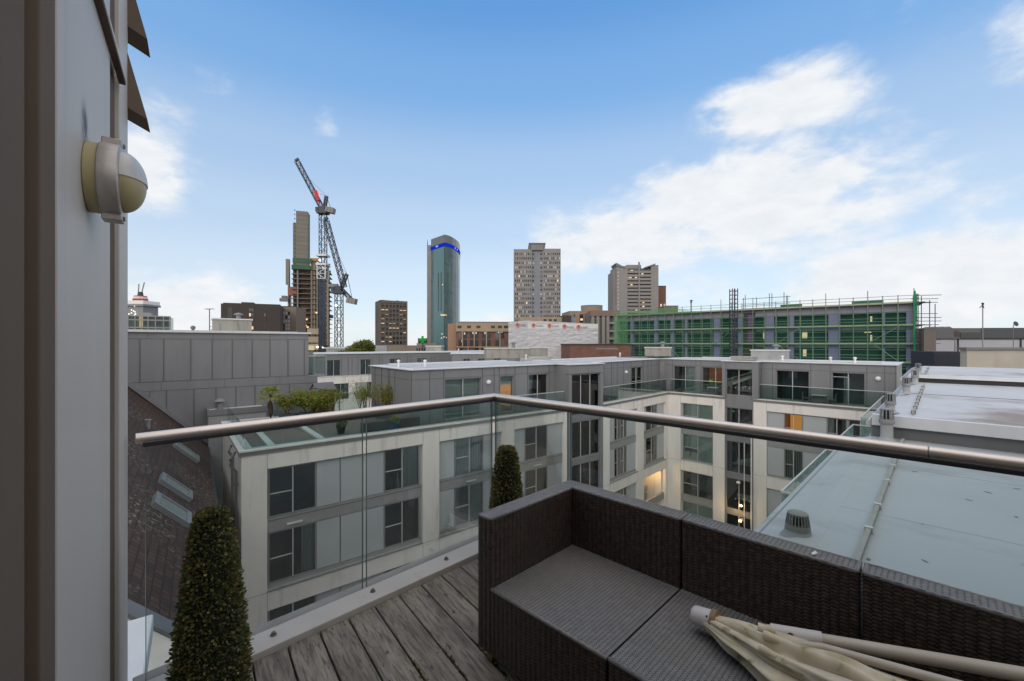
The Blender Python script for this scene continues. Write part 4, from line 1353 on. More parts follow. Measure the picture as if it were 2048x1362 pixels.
# vents
def vent_pipe(label, loc, r, h, group=None, mm=None):
    t = thing('vent_pipe', label, 'vent', loc, RZ, group)
    mm = mm or M['vent']
    m = MB(); m.lathe([(r * 1.9, 0), (r * 1.25, 0.02), (r, 0.05), (r, h - 3.0 * r)], n=18)
    m.build('pipe', mm, t, smooth=True, angle=40)
    m = MB()
    z0 = h - 3.0 * r
    m.lathe([(r * 1.25, z0), (r * 1.28, z0 + 0.25 * r), (r * 1.12, z0 + 0.9 * r), (r * 1.05, z0 + 0.9 * r)], n=18)
    for k in range(12):
        a = 2 * math.pi * k / 12
        m.tube([(r * 1.08 * math.cos(a), r * 1.08 * math.sin(a), z0 + 0.9 * r), (r * 0.95 * math.cos(a), r * 0.95 * math.sin(a), h - 0.15 * r)], r * 0.11, 4)
    m.lathe([(r * 1.0, h - 0.25 * r), (r * 1.0, h - 0.1 * r), (r * 0.7, h), (0.004, h)], n=18)
    m.build('slotted_cap', M['vent_cap'], t, smooth=True, angle=40)
    m = MB().lathe([(r * 0.6, z0), (r * 0.6, h - 0.2 * r)], n=10)
    m.build('core', M['black'], t)
    return t


M['vent'] = mat('grey_plastic', (0.33, 0.34, 0.35, 1), (0.28, 0.29, 0.30, 1), 0.55, scale=6)
M['vent_cap'] = mat('grey_slotted_cap', (0.24, 0.245, 0.25, 1), rough=0.6)
vent_pipe('grey slotted vent pipe nearest the white fascia, in front of the step', rail_pt(8.22, 0.54, 0.10), 0.072, 0.46, 'vent pipes on the stepped roofs')
vent_pipe('vent pipe just behind the white fascia, on the stained roof', rail_pt(8.85, 0.54, 0.43), 0.058, 0.30, 'vent pipes on the stepped roofs')
vent_pipe('lone vent pipe halfway along the stained roof edge', rail_pt(12.4, 0.50, 0.43), 0.062, 0.35, 'vent pipes on the stepped roofs')
vent_pipe('vent pipe just before the dark gap under the third roof', rail_pt(15.6, 0.46, 0.43), 0.066, 0.37, 'vent pipes on the stepped roofs')
vent_pipe('vent pipe on the third roof edge, smallest in view', rail_pt(17.2, 0.44, 0.62), 0.064, 0.30, 'vent pipes on the stepped roofs')
# low domed outlet on the nearest roof
t = thing('roof_outlet', 'low grey slotted roof outlet with flared base on the nearest roof, behind the sofa back', 'vent', rail_pt(3.72, 0.74, 0.075), RZ)
t.scale = (0.76, 0.76, 0.86)
m = MB()
m.lathe([(0.155, -0.02), (0.14, 0.01), (0.118, 0.03), (0.112, 0.06)], n=24)
m.build('base', M['vent'], t, smooth=True, angle=40)
m = MB()
m.lathe([(0.108, 0.055), (0.105, 0.105), (0.098, 0.108), (0.095, 0.106)], n=24)
for k in range(22):
    a = 2 * math.pi * k / 22
    m.tube([(0.099 * math.cos(a), 0.099 * math.sin(a), 0.105), (0.082 * math.cos(a), 0.082 * math.sin(a), 0.20)], 0.0062, 4)
m.lathe([(0.086, 0.192), (0.087, 0.204), (0.075, 0.211), (0.004, 0.212)], n=24)
m.build('slotted_cap', mat('olive_cap', (0.235, 0.24, 0.215, 1), (0.19, 0.195, 0.175, 1), 0.6, scale=20), t, smooth=True, angle=40)
MB().lathe([(0.05, 0.05), (0.05, 0.19)], n=10).build('core', M['black'], t)

# things past the end of the stepped roofs
p0, p1 = at(1866, 735, 24), at(1936, 703, 24)
t = thing('plant_screen', 'dark navy screen box at the far end of the stepped roofs', 'screen', (p0.x, 24, 0), R(-3))
m = MB(); w_ = p1.x - p0.x
m.box(0, w_, 0, 1.4, -1.0, p1.z)
for i in range(12):
    m.box(0.02, w_ - 0.02, -0.02, 0, -0.9 + i * 0.16, -0.8 + i * 0.16)
m.build('louvres', mat('navy_metal', (0.012, 0.016, 0.028, 1), rough=0.5), t)
p0 = at(1934, 737, 19.5); 
t = thing('rendered_wall', 'beige rendered wall with a dark coping at the right edge, behind the stepped roofs', 'wall', (p0.x, 19.5, 0), R(-14))
m = MB(); zt = ZY(700, 19.5)
m.box(0.0, 1.0, 0.0, 0.4, -1.0, zt); m.box(1.0, 9, 0.25, 0.65, -1.0, zt)
m.build('wall', mat('beige_render', (0.42, 0.38, 0.32, 1), (0.36, 0.33, 0.28, 1), 0.85, scale=0.8), t)
m = MB(); m.box(-0.08, 1.05, -0.08, 0.5, zt, zt + 0.12); m.box(1.05, 9.1, 0.17, 0.75, zt + 0.002, zt + 0.118)
m.build('coping', M['zinc_dark'], t)
p = at(2043, 745, 10.5)
t = thing('roof_clamp', 'grey pipe stub with a round valve at the right edge of the third roof', 'valve', rail_pt(15.9, -3.6, 0.43), RZ)
m = MB(); m.tube([(0, 0, 0), (0, 0, 0.42)], 0.07, 10); m.tube([(0, 0, 0.34), (0.0, 0.3, 0.34)], 0.05, 10); m.lathe([(0.1, 0.42), (0.1, 0.48), (0.02, 0.5)], n=12)
m.build('pipe', M['vent'], t, smooth=True, angle=40)
m = MB(); m.lathe([(0.1, -0.02), (0.1, 0.02)], (0, 0.32, 0.3), 12, 0, Matrix.Rotation(R(90), 4, 'X'))
m.build('valve', M['zinc_dark'], t)

# hood boxes on the courtyard wings' roofs
p = at(1025, 720, 47)
flue_box('long weathered flue box with hood on the roof above the left wing', (at(1012, 0, 45).x, 45, 0.0), R(10), 4.4, 2.2, 0.95, 0.45)
flue_box('short brown flue box without hood behind the long one', (at(1076, 0, 50).x, 50, 0.0), R(10), 2.0, 1.4, 0.95, 0)
flue_box('weathered flue box with hood before the scaffolded block, left of the ladder tower', (at(1316, 0, 47).x, 47, 0.15), R(-20), 2.7, 1.8, 0.85, 0.42)
flue_box('pale flue box with hood on the far wing roof, right of the ladder tower', (at(1540, 0, 38).x, 38, 0.1), R(-45), 2.6, 1.7, 0.75, 0.3, M['render'])
t = thing('roof_hatch', 'low grey hatch slab on the far wing roof beside the ladder tower', 'hatch', (at(1488, 0, 36.5).x, 36.5, 0.1), R(-45))
m = MB(); m.box(-0.9, 0.9, -0.5, 0.5, 0, 0.2); m.box(-0.96, 0.96, -0.56, 0.56, 0.2, 0.3)
m.build('slab', M['flue'], t)
# small roof outlets
ro = None
for i, (px, Y, lab) in enumerate([(797, 26, 'small vent stub nearest the zinc corner, on the terrace wing roof'), (850, 26, 'taller vent stub on the terrace wing roof, right of the nearest stub'),
                                  (1052, 38, 'white domed stub on the roof before the wrapped block'), (1240, 46, 'thin vent stub on the roof above the inner corner'),
                                  (1661, 31.5, 'white vent stub on the far wing roof near its middle'), (1710, 31, 'white domed stub on the far wing roof towards its right end'),
                                  (1565, 35, 'vent stub beside the pale flue box on the far wing roof')]):
    loc = (at(px, 0, Y).x, Y, 0.08)
    if ro is None:
        ro = thing('roof_stub', lab, 'vent', loc, 0, 'small vent stubs on the wing roofs')
        MB().lathe([(0.07, 0), (0.07, 0.3), (0.11, 0.32), (0.11, 0.4), (0.03, 0.44)], n=12).build('stub', M['white'], ro, smooth=True, angle=40)
    else:
        c = dup(ro, loc, 0, lab)
        c['group'] = 'small vent stubs on the wing roofs'

# ================================================================== the city
def many(par, name, boxes, mats, mi, limit=100):
    """small repeated pieces: the first hundred are parts of their own, the rest one stuff part"""
    for (b, k) in list(zip(boxes, mi))[:limit]:
        MB().box(*b).build(name, mats[k], par)
    if len(boxes) > limit:
        m = MB()
        for (b, k) in list(zip(boxes, mi))[limit:]:
            m.box(*b, m=k)
        m.build(name, mats, par)['kind'] = 'stuff'


def block(name, label, cat, px0, Y, ang, group=None):
    p = at(px0, 0, Y)
    fr = Fr((p.x, Y), ang)
    t = thing(name, label, cat, (p.x, Y, 0), fr.rz, group)
    return t, fr


M['win_dark'] = mat('far_dark_window', (0.025, 0.03, 0.035, 1), rough=0.15)
M['win_grey'] = mat('far_grey_window', (0.12, 0.13, 0.14, 1), rough=0.15)
M['win_pale'] = mat('far_pale_window', (0.42, 0.42, 0.42, 1), rough=0.4)
M['lit_far'] = emit('far_lit_window', (1.0, 0.72, 0.42, 1), 1.0)
M['lit_far2'] = emit('far_amber_window', (1.0, 0.52, 0.22, 1), 0.6)
M['conc_dark'] = mat('grey_concrete', (0.235, 0.22, 0.20, 1), (0.19, 0.18, 0.165, 1), 0.85, scale=0.15, stretch=(1, 1, 0.3))
M['conc_core'] = mat('raw_core_concrete', (0.20, 0.19, 0.165, 1), (0.165, 0.155, 0.135, 1), 0.9, scale=0.12, stretch=(0.3, 0.3, 1.5))
M['conc_tower'] = mat('tower_concrete', (0.25, 0.235, 0.225, 1), (0.215, 0.20, 0.195, 1), 0.85, scale=0.1)
M['brown'] = mat('brown_cladding', (0.054, 0.041, 0.037, 1), (0.044, 0.034, 0.031, 1), 0.8, scale=0.2)
M['tan'] = mat('tan_stone', (0.34, 0.26, 0.175, 1), (0.29, 0.22, 0.15, 1), 0.85, scale=0.3)
M['sal'] = mat('salmon_brick', (0.33, 0.20, 0.13, 1), (0.29, 0.175, 0.115, 1), 0.85, scale=0.3)
M['green_net'] = None

# ---- tower under construction with two cranes (about 300 m away)
Y0 = 300
t, fr = block('tower_under_construction', 'unfinished concrete tower with a tall bare core, behind two luffing cranes', 'tower', 592, Y0, 74)
def sx(px): return fr.s(px)
def sz(px, py): return fr.z(px, py)
ztop = sz(600, 422); zmid = sz(600, 522)
m = MB()
wL, wR = sx(584.5), sx(615.5)
cx0 = sx(592)
m.box(cx0, wR, 0, 9, GZ, ztop)
m.box(wL, cx0, 2.2, 9, GZ, ztop - 8)
m.box(cx0 - 0.05, cx0, 1.0, 2.2, GZ, ztop - 1, 1)
for k in range(26):
    z = zmid + 2 + k * 3.0
    if z < ztop:
        m.box(cx0, wR, -0.04, 0, z, z + 0.12, 1)
        m.box(cx0 - 1.5, cx0 - 0.9, 2.15, 2.2, z + 0.6, z + 1.6, 1)
m.build('core', [M['conc_core'], M['joint']], t)
m = MB()
b0, b1 = sx(588), sx(660)
z = GZ
k = 0
while z < zmid - 6:
    m.box(b0, b1, -8.5, 14, z, z + 0.32); z += 3.35; k += 1
    for q in (sx(600), sx(627), sx(638), sx(659)):
        m.box(q - 0.45, q + 0.45, -8.3, -7.4, z - 3.03, z)
m.build('floor_slab', M['conc_dark'], t)
m = MB()
m.box(sx(625), sx(634), -7.2, -2, GZ, zmid); m.box(sx(603), sx(625), -1.0, -0.6, GZ, zmid - 4); m.box(sx(634), sx(660), -1.0, -0.6, GZ, zmid - 6, 1)
m.build('inner_wall', [M['tan'], M['room_dark']], t)
net = mat('dark_blue_netting', (0.035, 0.05, 0.09, 1), (0.05, 0.065, 0.10, 1), 0.8, scale=0.3)
green = mat('green_screen_panel', (0.035, 0.10, 0.06, 1), (0.06, 0.12, 0.08, 1), 0.8, scale=0.3)
m = MB(); m.box(sx(641), sx(654), -9.2, -8.6, GZ, zmid - 12)
m.build('hoist_netting', net, t)
for (a, b, py0, py1) in [(591, 628, 522, 531), (589, 626, 535, 543), (650, 664, 530, 537), (650, 665, 543, 549)]:
    MB().box(sx(a), sx(b), -9.6, -8.7, sz(610, py1), sz(610, py0)).build('protection_screen', green, t)
m = MB(); m.box(sx(574), sx(581), -4, -1, sz(578, 570), sz(578, 520)); m.box(sx(578), sx(581), -4, -1, GZ, sz(578, 570)); m.box(sx(583), sx(585), -4, -3, GZ, sz(578, 580)); m.box(sx(588), sx(590), -4, -3, GZ, sz(578, 560))
m.build('hoist_mast', M['conc_dark'], t)
m = MB()
for (a, b, py0, py1) in [(563, 580, 598, 604), (567, 577, 593, 598)]:
    m.box(sx(a), sx(b), -6, -3, sz(570, py1), sz(570, py0))
m.build('loading_deck', M['zinc_dark'], t)
blue = mat('blue_tarpaulin', (0.03, 0.10, 0.20, 1), (0.02, 0.06, 0.12, 1), 0.6, scale=0.6)
MB().box(sx(569), sx(592), -6, -3, sz(570, 629), sz(570, 618)).build('tarpaulin', blue, t)
MB().box(sx(659), sx(668), -6, -3, sz(660, 637), sz(660, 631)).build('tarpaulin', blue, t)
m = MB(); m.box(sx(581), sx(597), -7, -4, sz(590, 593), sz(590, 576))
m.build('hoist_car', mat('rust_cage', (0.28, 0.12, 0.08, 1), rough=0.8), t)
m = MB(); m.box(sx(623), sx(640), -8, -5, zmid - 1, zmid + 1.0)
m.build('formwork', mat('orange_ply', (0.42, 0.22, 0.08, 1), rough=0.8), t)
m = MB()
for py in (665, 681, 695):
    m.box(sx(619), sx(641), -8.8, -8.6, sz(630, py) - 1.5, sz(630, py) + 2.6)
m.box(sx(655), sx(660), -8.8, -8.6, sz(655, 690), sz(655, 560))
m.build('ply_hoarding', mat('pale_ply', (0.45, 0.36, 0.28, 1), rough=0.8), t)
lamps = [(607, 624), (637, 627), (607, 638), (618, 640), (616, 652), (620, 655)]
for (px, py) in lamps:
    q = 0.7
    MB().lathe([(0.05, -q), (q, -q * 0.4), (q, q * 0.4), (0.05, q)], (sx(px), -8.9, sz(px, py)), 8).build('site_lamp', M['lit_warm'], t)
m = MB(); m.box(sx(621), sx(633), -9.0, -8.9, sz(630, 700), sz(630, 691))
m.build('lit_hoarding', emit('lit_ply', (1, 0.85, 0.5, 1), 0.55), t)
for (px, py) in [(639, 694), (649, 695)]:
    MB().lathe([(0.05, -0.7), (0.9, -0.3), (0.9, 0.4), (0.05, 0.8)], (sx(px), -9.4, sz(px, py)), 8).build('site_lamp', M['lit_white'], t)


def lattice(m, p0, p1, w, n, r, tri=False, mi=0):
    """square lattice boom from p0 to p1"""
    p0, p1 = Vector(p0), Vector(p1)
    d = (p1 - p0).normalized()
    a = d.cross(Vector((0, 1, 0)))
    if a.length < 0.1:
        a = Vector((1, 0, 0))
    a.normalize(); b = d.cross(a)
    c = [a * w / 2 * i + b * w / 2 * j for (i, j) in ((-1, -1), (1, -1), (1, 1), (-1, 1))]
    for q in c:
        m.tube([p0 + q, p1 + q], r, 4, mi)
    L = (p1 - p0)
    for k in range(n):
        u, v = p0 + L * (k / n), p0 + L * ((k + 1) / n)
        for i in range(4):
            j = (i + 1) % 4
            m.tube([u + c[i], u + c[j]], r * 0.6, 4, mi, cap=False)
            m.tube([u + (c[i] if k % 2 else c[j]), v + (c[j] if k % 2 else c[i])], r * 0.55, 4, mi, cap=False)


def crane(label, Y, mast_px, py_bot, py_top, w_px, jib, cw, tip_back, seed=0, white=False):
    b = at(mast_px, py_top, Y)
    t = thing('tower_crane', label, 'crane', (b.x, Y, 0), 0)
    P = lambda px, py, dy=0.0: Vector((at(px, py, Y).x - b.x, dy, ZY(py, Y)))
    w = w_px / F * Y
    m = MB(); lattice(m, (0, 0, GZ), (0, 0, b.z), w, int((b.z - GZ) / w / 1.1), w * 0.075)
    m.build('mast', M['steel_dark'], t)
    m = MB(); zb = b.z
    m.box(-w * 0.9, w * 0.9, -w * 0.8, w * 0.8, zb, zb + w * 0.35)
    m.box(-w * 0.6, w * 0.5, -w * 0.6, w * 0.6, zb + w * 0.35, zb + w * 1.3)
    m.box(-w * 1.1, -w * 0.6, -w * 0.7, -w * 0.1, zb + w * 0.35, zb + w * 1.1)
    m.build('slewing_unit', M['steel_dark'], t)
    j0, j1 = P(*jib[0]), P(*jib[1])
    m = MB(); lattice(m, j0, j1, w * 0.72, 16, w * 0.075)
    m.tube([j1 + Vector((-w * 0.3, 0, 0)), j1 + Vector((w * 0.3, 0, w * 0.4))], w * 0.3, 6)
    m.build('jib', M['steel_dark'], t)
    c0 = P(*cw)
    m = MB(); lattice(m, j0 * 0.6 + Vector((0, 0, zb)) * 0.4, c0, w * 0.5, 4, w * 0.1)
    m.build('counter_jib', M['steel_dark'], t)
    m = MB(); X = Matrix.Translation(c0) @ Matrix.Rotation(R(12), 4, 'Y')
    for k in range(3):
        m.box(-w * 0.75 + k * w * 0.5, -w * 0.75 + k * w * 0.5 + w * 0.46, -w * 0.6, w * 0.6, -w * 0.55, w * 0.4, 0, X)
    m.build('counterweight', M['conc_tower'], t)
    a = P(*tip_back)
    m = MB(); lattice(m, (w * 0.2, 0, zb + w * 0.5), a, w * 0.4, 4, w * 0.09)
    m.tube([a, c0 + Vector((0, 0, w * 0.4))], w * 0.05, 4); m.tube([a, j0 + (j1 - j0) * 0.75], w * 0.03, 4); m.tube([a, j0 + (j1 - j0) * 0.35], w * 0.03, 4)
    m.build('a_frame', M['steel_dark'], t)
    return t, P, w


c1, P1, w1 = crane('taller luffing crane with a red beacon and steep jib pointing up and left', 285, 646, 700, 428, 11, ((645, 418), (594, 322)), (661, 420), (653, 392))
m = MB(); m.lathe([(0.05, -0.6), (0.8, -0.2), (0.8, 0.5), (0.05, 1.0)], P1(638, 389, -1.5), 10)
m.build('beacon', M['lit_red'], c1)
m = MB()
for (a, b) in [((634, 384), (636, 394)), ((636, 394), (640, 404))]:
    m.tube([P1(*a, -2.2), P1(*b, -2.2)], 1.2, 6)
m.build('beacon_glow', mat('red_glow_paint', (0.5, 0.03, 0.03, 1), rough=0.6), c1)  # red paint standing in for the glow around the beacon
m = MB(); lattice(m, P1(646, 558), P1(646, 528), w1 * 1.45, 3, w1 * 0.11)
for py in (512, 530):
    p = P1(646, py); m.box(p.x - w1 * 0.95, p.x + w1 * 0.95, -w1 * 0.9, w1 * 0.9, p.z - 0.5, p.z + 0.7)
m.build('climbing_frame', M['frame_pale'], c1)
MB().lathe([(0.05, -0.6), (0.75, -0.2), (0.75, 0.5), (0.05, 0.9)], P1(645, 523, -4), 8).build('site_lamp', M['lit_white'], c1)
c2, P2, w2_ = crane('shorter luffing crane right of the unfinished tower, jib leaning left behind the taller mast', 270, 678, 700, 588, 12, ((688, 574), (652, 440)), (704, 601), (694, 548))
MB().lathe([(0.05, -0.6), (0.8, -0.2), (0.8, 0.5), (0.05, 0.9)], P2(676, 612, -3), 8).build('site_lamp', M['lit_white'], c2)
m = MB(); m.box(P2(658, 0).x, P2(676, 0).x, -1, 1, P2(0, 574).z, P2(0, 568).z)
m.build('tie_frame', M['zinc_dark'], c2)

# ---- far left: white topped tower, green glazed offices, brown slab
Y0 = 420
t, fr = block('tower_under_construction', 'small far unfinished tower with red and white crane base, at the left wall edge', 'tower', 246, Y0, 90)
m = MB(); m.box(0, fr.s(286), 0, 18, GZ, fr.z(270, 612)); m.box(0, fr.s(288), -1, 19, fr.z(270, 609), fr.z(270, 601), 1); m.box(0, fr.s(290), -2, 19, fr.z(270, 612), fr.z(270, 608))
m.build('shaft', [M['zinc'], M['white']], t)
pts = [(264, 620), (270, 612), (268, 622), (271, 624), (264, 626), (270, 630), (272, 628), (259, 628)]
for q in pts:
    MB().lathe([(0.05, -0.5), (0.6, 0), (0.05, 0.6)], (fr.s(q[0]), -0.6, fr.z(*q)), 6).build('site_lamp', M['lit_white'], t)
t, fr = block('tower_crane', 'tiny far crane with a thin leaning jib on top of the far left tower', 'crane', 272, Y0, 90)
m = MB(); zt = fr.z(272, 601)
m.lathe([(6, zt), (6.3, zt + 2)], (0, 5, 0), 12, 0); m.lathe([(5.5, zt + 2), (5.8, zt + 4)], (0, 5, 0), 12, 1); m.lathe([(5.2, zt + 4), (5.2, zt + 5)], (0, 5, 0), 12, 0); m.lathe([(2.5, zt + 5), (2.0, zt + 9)], (0, 5, 0), 8, 2)
m.build('base', [mat('red_paint', (0.45, 0.06, 0.05, 1), rough=0.6), M['white'], M['steel_dark']], t)
m = MB(); m.tube([(1, 5, zt + 7), (fr.s(280), 5, fr.z(280, 563))], 0.5, 5); m.tube([(-2, 5, zt + 8), (-1.5, 5, zt + 17)], 0.5, 5)
m.build('jib', M['zinc'], t)
Y0 = 190
t, fr = block('office_building', 'green glazed office block with grey frames, just right of our wall in the distance', 'office block', 240, Y0, 56)
m = MB(); w_ = fr.s(341)
m.box(0, w_, 0.3, 14, GZ, fr.z(300, 633))
for px in (245, 256, 270, 283, 296, 311, 327, 339):
    m.box(fr.s(px) - 0.15, fr.s(px) + 0.15, 0, 0.3, GZ, fr.z(300, 632), 1)
for py in (632, 640, 655):
    z = fr.z(300, py); m.box(0, w_, -0.03, 0.3, z - 0.3, z + 0.2, 1)
m.box(fr.s(285), fr.s(300), 2, 8, fr.z(300, 632), fr.z(300, 625), 1)
m.build('facade', [mat('green_glazing', (0.05, 0.085, 0.08, 1), (0.035, 0.06, 0.06, 1), 0.2, scale=0.4), M['frame']], t)
bx = []
for px in (247, 287, 291, 300, 304, 315, 320, 331, 335):
    for (py0, py1) in ((643, 650), (633.5, 637.5)):
        bx.append((fr.s(px) - 0.35, fr.s(px) + 0.35, 0.2, 0.29, fr.z(300, py1), fr.z(300, py0)))
many(t, 'window', bx, [M['win_dark']], [0] * len(bx))
MB().box(fr.s(278), fr.s(286), 0.15, 0.25, fr.z(280, 654), fr.z(280, 631)).build('lit_stair', emit('lit_stair', (1, 0.8, 0.45, 1), 0.35), t)
Y0 = 210
t, fr = block('office_slab', 'long dark brown flat-roofed slab behind the flue box, left of the cranes', 'office block', 446, Y0, 66)
m = MB(); w_ = fr.s(560)
m.box(0, w_, 0, 22, GZ, fr.z(470, 606)); m.box(fr.s(480), fr.s(505), 4, 12, fr.z(470, 606), fr.z(490, 603))
m.box(-0.9, 0, 0.0, 22, GZ, fr.z(446, 607))
for px in (458, 462):
    m.box(fr.s(px) - 0.5, fr.s(px) + 0.5, -0.05, 0, GZ, fr.z(470, 615), 1)
m.build('wall', [M['brown'], M['joint']], t)
bx = []
for px in (500, 505, 530):
    for py in (620, 630, 640, 650, 656):
        bx.append((fr.s(px) - 0.35, fr.s(px) + 0.35, -0.12, -0.05, fr.z(px, py) - 0.7, fr.z(px, py) + 0.9))
rr = random.Random(5)
many(t, 'window', bx, [M['win_dark'], M['lit_far'], M['win_grey']], [rr.choice([0, 1, 2]) for _ in bx])
Y0 = 240
t, fr = block('office_building', 'tan office wing with rows of small pale windows, partly behind the unfinished tower', 'office block', 556, Y0, 84)
m = MB(); m.box(0, fr.s(592), 0, 15, GZ, fr.z(560, 613)); m.box(0, fr.s(592), -0.03, 0, fr.z(560, 614), fr.z(560, 612), 1)
m.build('wall', [mat('dull_tan', (0.20, 0.165, 0.13, 1), rough=0.85), M['brown']], t)
bx = []
for px in (562, 567.5, 573, 578):
    for py in (626, 634, 642, 650, 657):
        bx.append((fr.s(px) - 0.5, fr.s(px) + 0.5, -0.1, -0.03, fr.z(px, py) - 0.9, fr.z(px, py) + 0.7))
many(t, 'window', bx, [M['win_pale'], M['win_dark'], M['lit_far2']], [rr.choice([0, 0, 1, 1]) for _ in bx])

# ---- small brown tower with lit windows
Y0 = 280
t, fr = block('office_tower', 'small brown office tower with a grid of amber lit windows, left of the glass tower', 'tower', 759.5, Y0, 62)
zt = fr.z(759.5, 600); w_ = fr.s(815)
dl = 9.5
m = MB()
m.box(0, w_, 0, 0.5, zt - 1.6, zt)
m.box(0, w_, 1.2, 1.6, GZ, zt - 0.5, 1)
m.box(-0.02, 0.9, 0.0, 16, GZ, zt); m.box(w_ - 0.9, w_, 0, 1.2, GZ, zt - 1.6); m.box(0.9, w_, 1.6, 16, GZ, zt - 0.5)
n = 8
for i in range(1, 7):
    x = w_ * (0.06 + 0.9 * i / 7)
    m.box(x - 0.28, x + 0.28, 0, 1.2, GZ, zt - 1.6)
fl_h = (zt - GZ) / 16.0
for k in range(16):
    z = GZ + k * fl_h
    m.box(0.9, w_ - 0.9, 0.35, 1.2, z, z + 1.0)
for k in range(1, 15):
    m.box(-0.05, -0.02, 1, 15, GZ + k * fl_h, GZ + k * fl_h + 0.12, 1)
brown_c = mat('brown_concrete', (0.135, 0.115, 0.10, 1), (0.115, 0.098, 0.085, 1), 0.85, scale=0.2)
m.build('wall', [brown_c, M['room_dark']], t)
bx, mi = [], []
for k in range(4, 16):
    for i in range(7):
        if rr.random() < 0.62:
            x = w_ * (0.06 + 0.9 * (i + 0.5) / 7)
            z = GZ + k * fl_h
            lit = rr.random()
            bx.append((x - 1.1, x + 1.1, 1.0, 1.1, z + (2.6 if lit < 0.6 else 1.2), z + 3.3)); mi.append(0 if lit < 0.35 else 1 if lit < 0.6 else 2)
many(t, 'window', bx, [M['lit_far'], M['lit_far2'], M['win_dark']], mi)

# ---- curved glass tower with a blue sign band
t = thing('glass_tower', 'tall curved teal glass tower with a glowing blue band near the top', 'tower', (0, 0, 0), 0)
pl = [at(862, 0, 362), at(889, 0, 346), at(897, 0, 349), at(905, 0, 355), at(912, 0, 363), at(917, 0, 371), at(920, 0, 382), at(920, 0, 400), at(875, 0, 400)]
pl2 = [(p.x, p.y) for p in pl]
ztop = ZY(469, 346); zb0, zb1 = ZY(492, 346), ZY(485, 346)
gm, gt = new_mat('teal_curtain_wall')
co = gt.node('ShaderNodeTexCoord').outputs['Object']
sp_ = gt.node('ShaderNodeSeparateXYZ', {0: co})
n_ = gt.noise(gt.mapping(co, (0.5, 0.05, 0.05)), 1.0, 5.0, 0.6)
n2_ = gt.noise(gt.mapping(co, (0.25, 0.02, 0.2)), 1.0, 2.0)
colg = gt.mix(gt.mapr(n_, 0.42, 0.6), (0.035, 0.085, 0.088, 1), (0.08, 0.125, 0.12, 1))
colg = gt.mix(gt.mapr(n2_, 0.5, 0.62), colg, (0.03, 0.07, 0.075, 1))
fl_ = gt.m('FRACT', gt.m('DIVIDE', sp_.outputs[2], 3.3))
colg = gt.mix(gt.mapr(fl_, 0.05, 0.06, 0.35, 0.0), colg, (0.03, 0.05, 0.05, 1))
bs = gt.node('ShaderNodeBsdfPrincipled', {'Base Color': colg, 'Roughness': 0.15, 'Metallic': 0.0, 'Specular IOR Level': 0.35})
finish(gt, bs.outputs[0])
teal_l = mat('pale_teal_glass', (0.085, 0.19, 0.20, 1), (0.065, 0.155, 0.165, 1), 0.2, scale=0.05, stretch=(1, 1, 0.3))
crown = mat('grey_crown_glass', (0.12, 0.13, 0.13, 1), (0.09, 0.10, 0.10, 1), 0.25, scale=0.3, stretch=(1, 1, 0.1))
m = MB(); m.prism(pl2, GZ, zb0)
m.build('glazing', gm, t)
m = MB(); m.prism(pl2, zb1, ztop)
m.build('crown', crown, t)
m = MB(); q = [(pl2[0][0] * 0.999, pl2[0][1] * 0.999), (pl2[1][0] * 0.999, pl2[1][1] * 0.999)]
a, b = Vector(pl2[0]), Vector(pl2[1])
d = (b - a); nrm = Vector((d.y, -d.x)).normalized()
for (u0, u1, z0, z1, k) in [(0.22, 0.98, GZ, zb0 - 0.5, 0)]:
    p0, p1 = a + d * u0 + nrm * 0.25, a + d * u1 + nrm * 0.25
    m.prism([(p0.x, p0.y), (p1.x, p1.y), (p1.x - nrm.x * 0.3, p1.y - nrm.y * 0.3), (p0.x - nrm.x * 0.3, p0.y - nrm.y * 0.3)], z0, z1)
m.build('pale_bay', teal_l, t)
m = MB()
for u in (0.55, 0.75):
    p0, p1 = a + d * u + nrm * 0.32, a + d * (u + 0.07) + nrm * 0.32
    m.prism([(p0.x, p0.y), (p1.x, p1.y), (p1.x - nrm.x * 0.2, p1.y - nrm.y * 0.2), (p0.x - nrm.x * 0.2, p0.y - nrm.y * 0.2)], ZY(622, 350), ZY(545, 350))
m.build('dark_slot', M['win_dark'], t)
m = MB()
cent = Vector((sum(p[0] for p in pl2) / 9, sum(p[1] for p in pl2) / 9))
po = [tuple(Vector(p) + (Vector(p) - cent).normalized() * 0.5) for p in pl2]
m.prism(po, zb0, zb1)
m.build('sign_band', M['lit_blue'], t)
def band_text(s, u0, u1, size):
    p0, p1 = Vector(po[u0]), Vector(po[u1])
    mid = (p0 + p1) / 2; dd = (p1 - p0); nn_ = Vector((dd.y, -dd.x)).normalized() * 0.3
    X = Matrix.Translation((mid.x + nn_.x, mid.y + nn_.y, (zb0 + zb1) / 2)) @ Matrix.Rotation(math.atan2(dd.y, dd.x), 4, 'Z') @ UP
    text_part('sign_lettering', s, size, emit('sign_glow_' + str(u0), (0.6, 0.75, 1.0, 1), 1.0), t, X, 0.05)


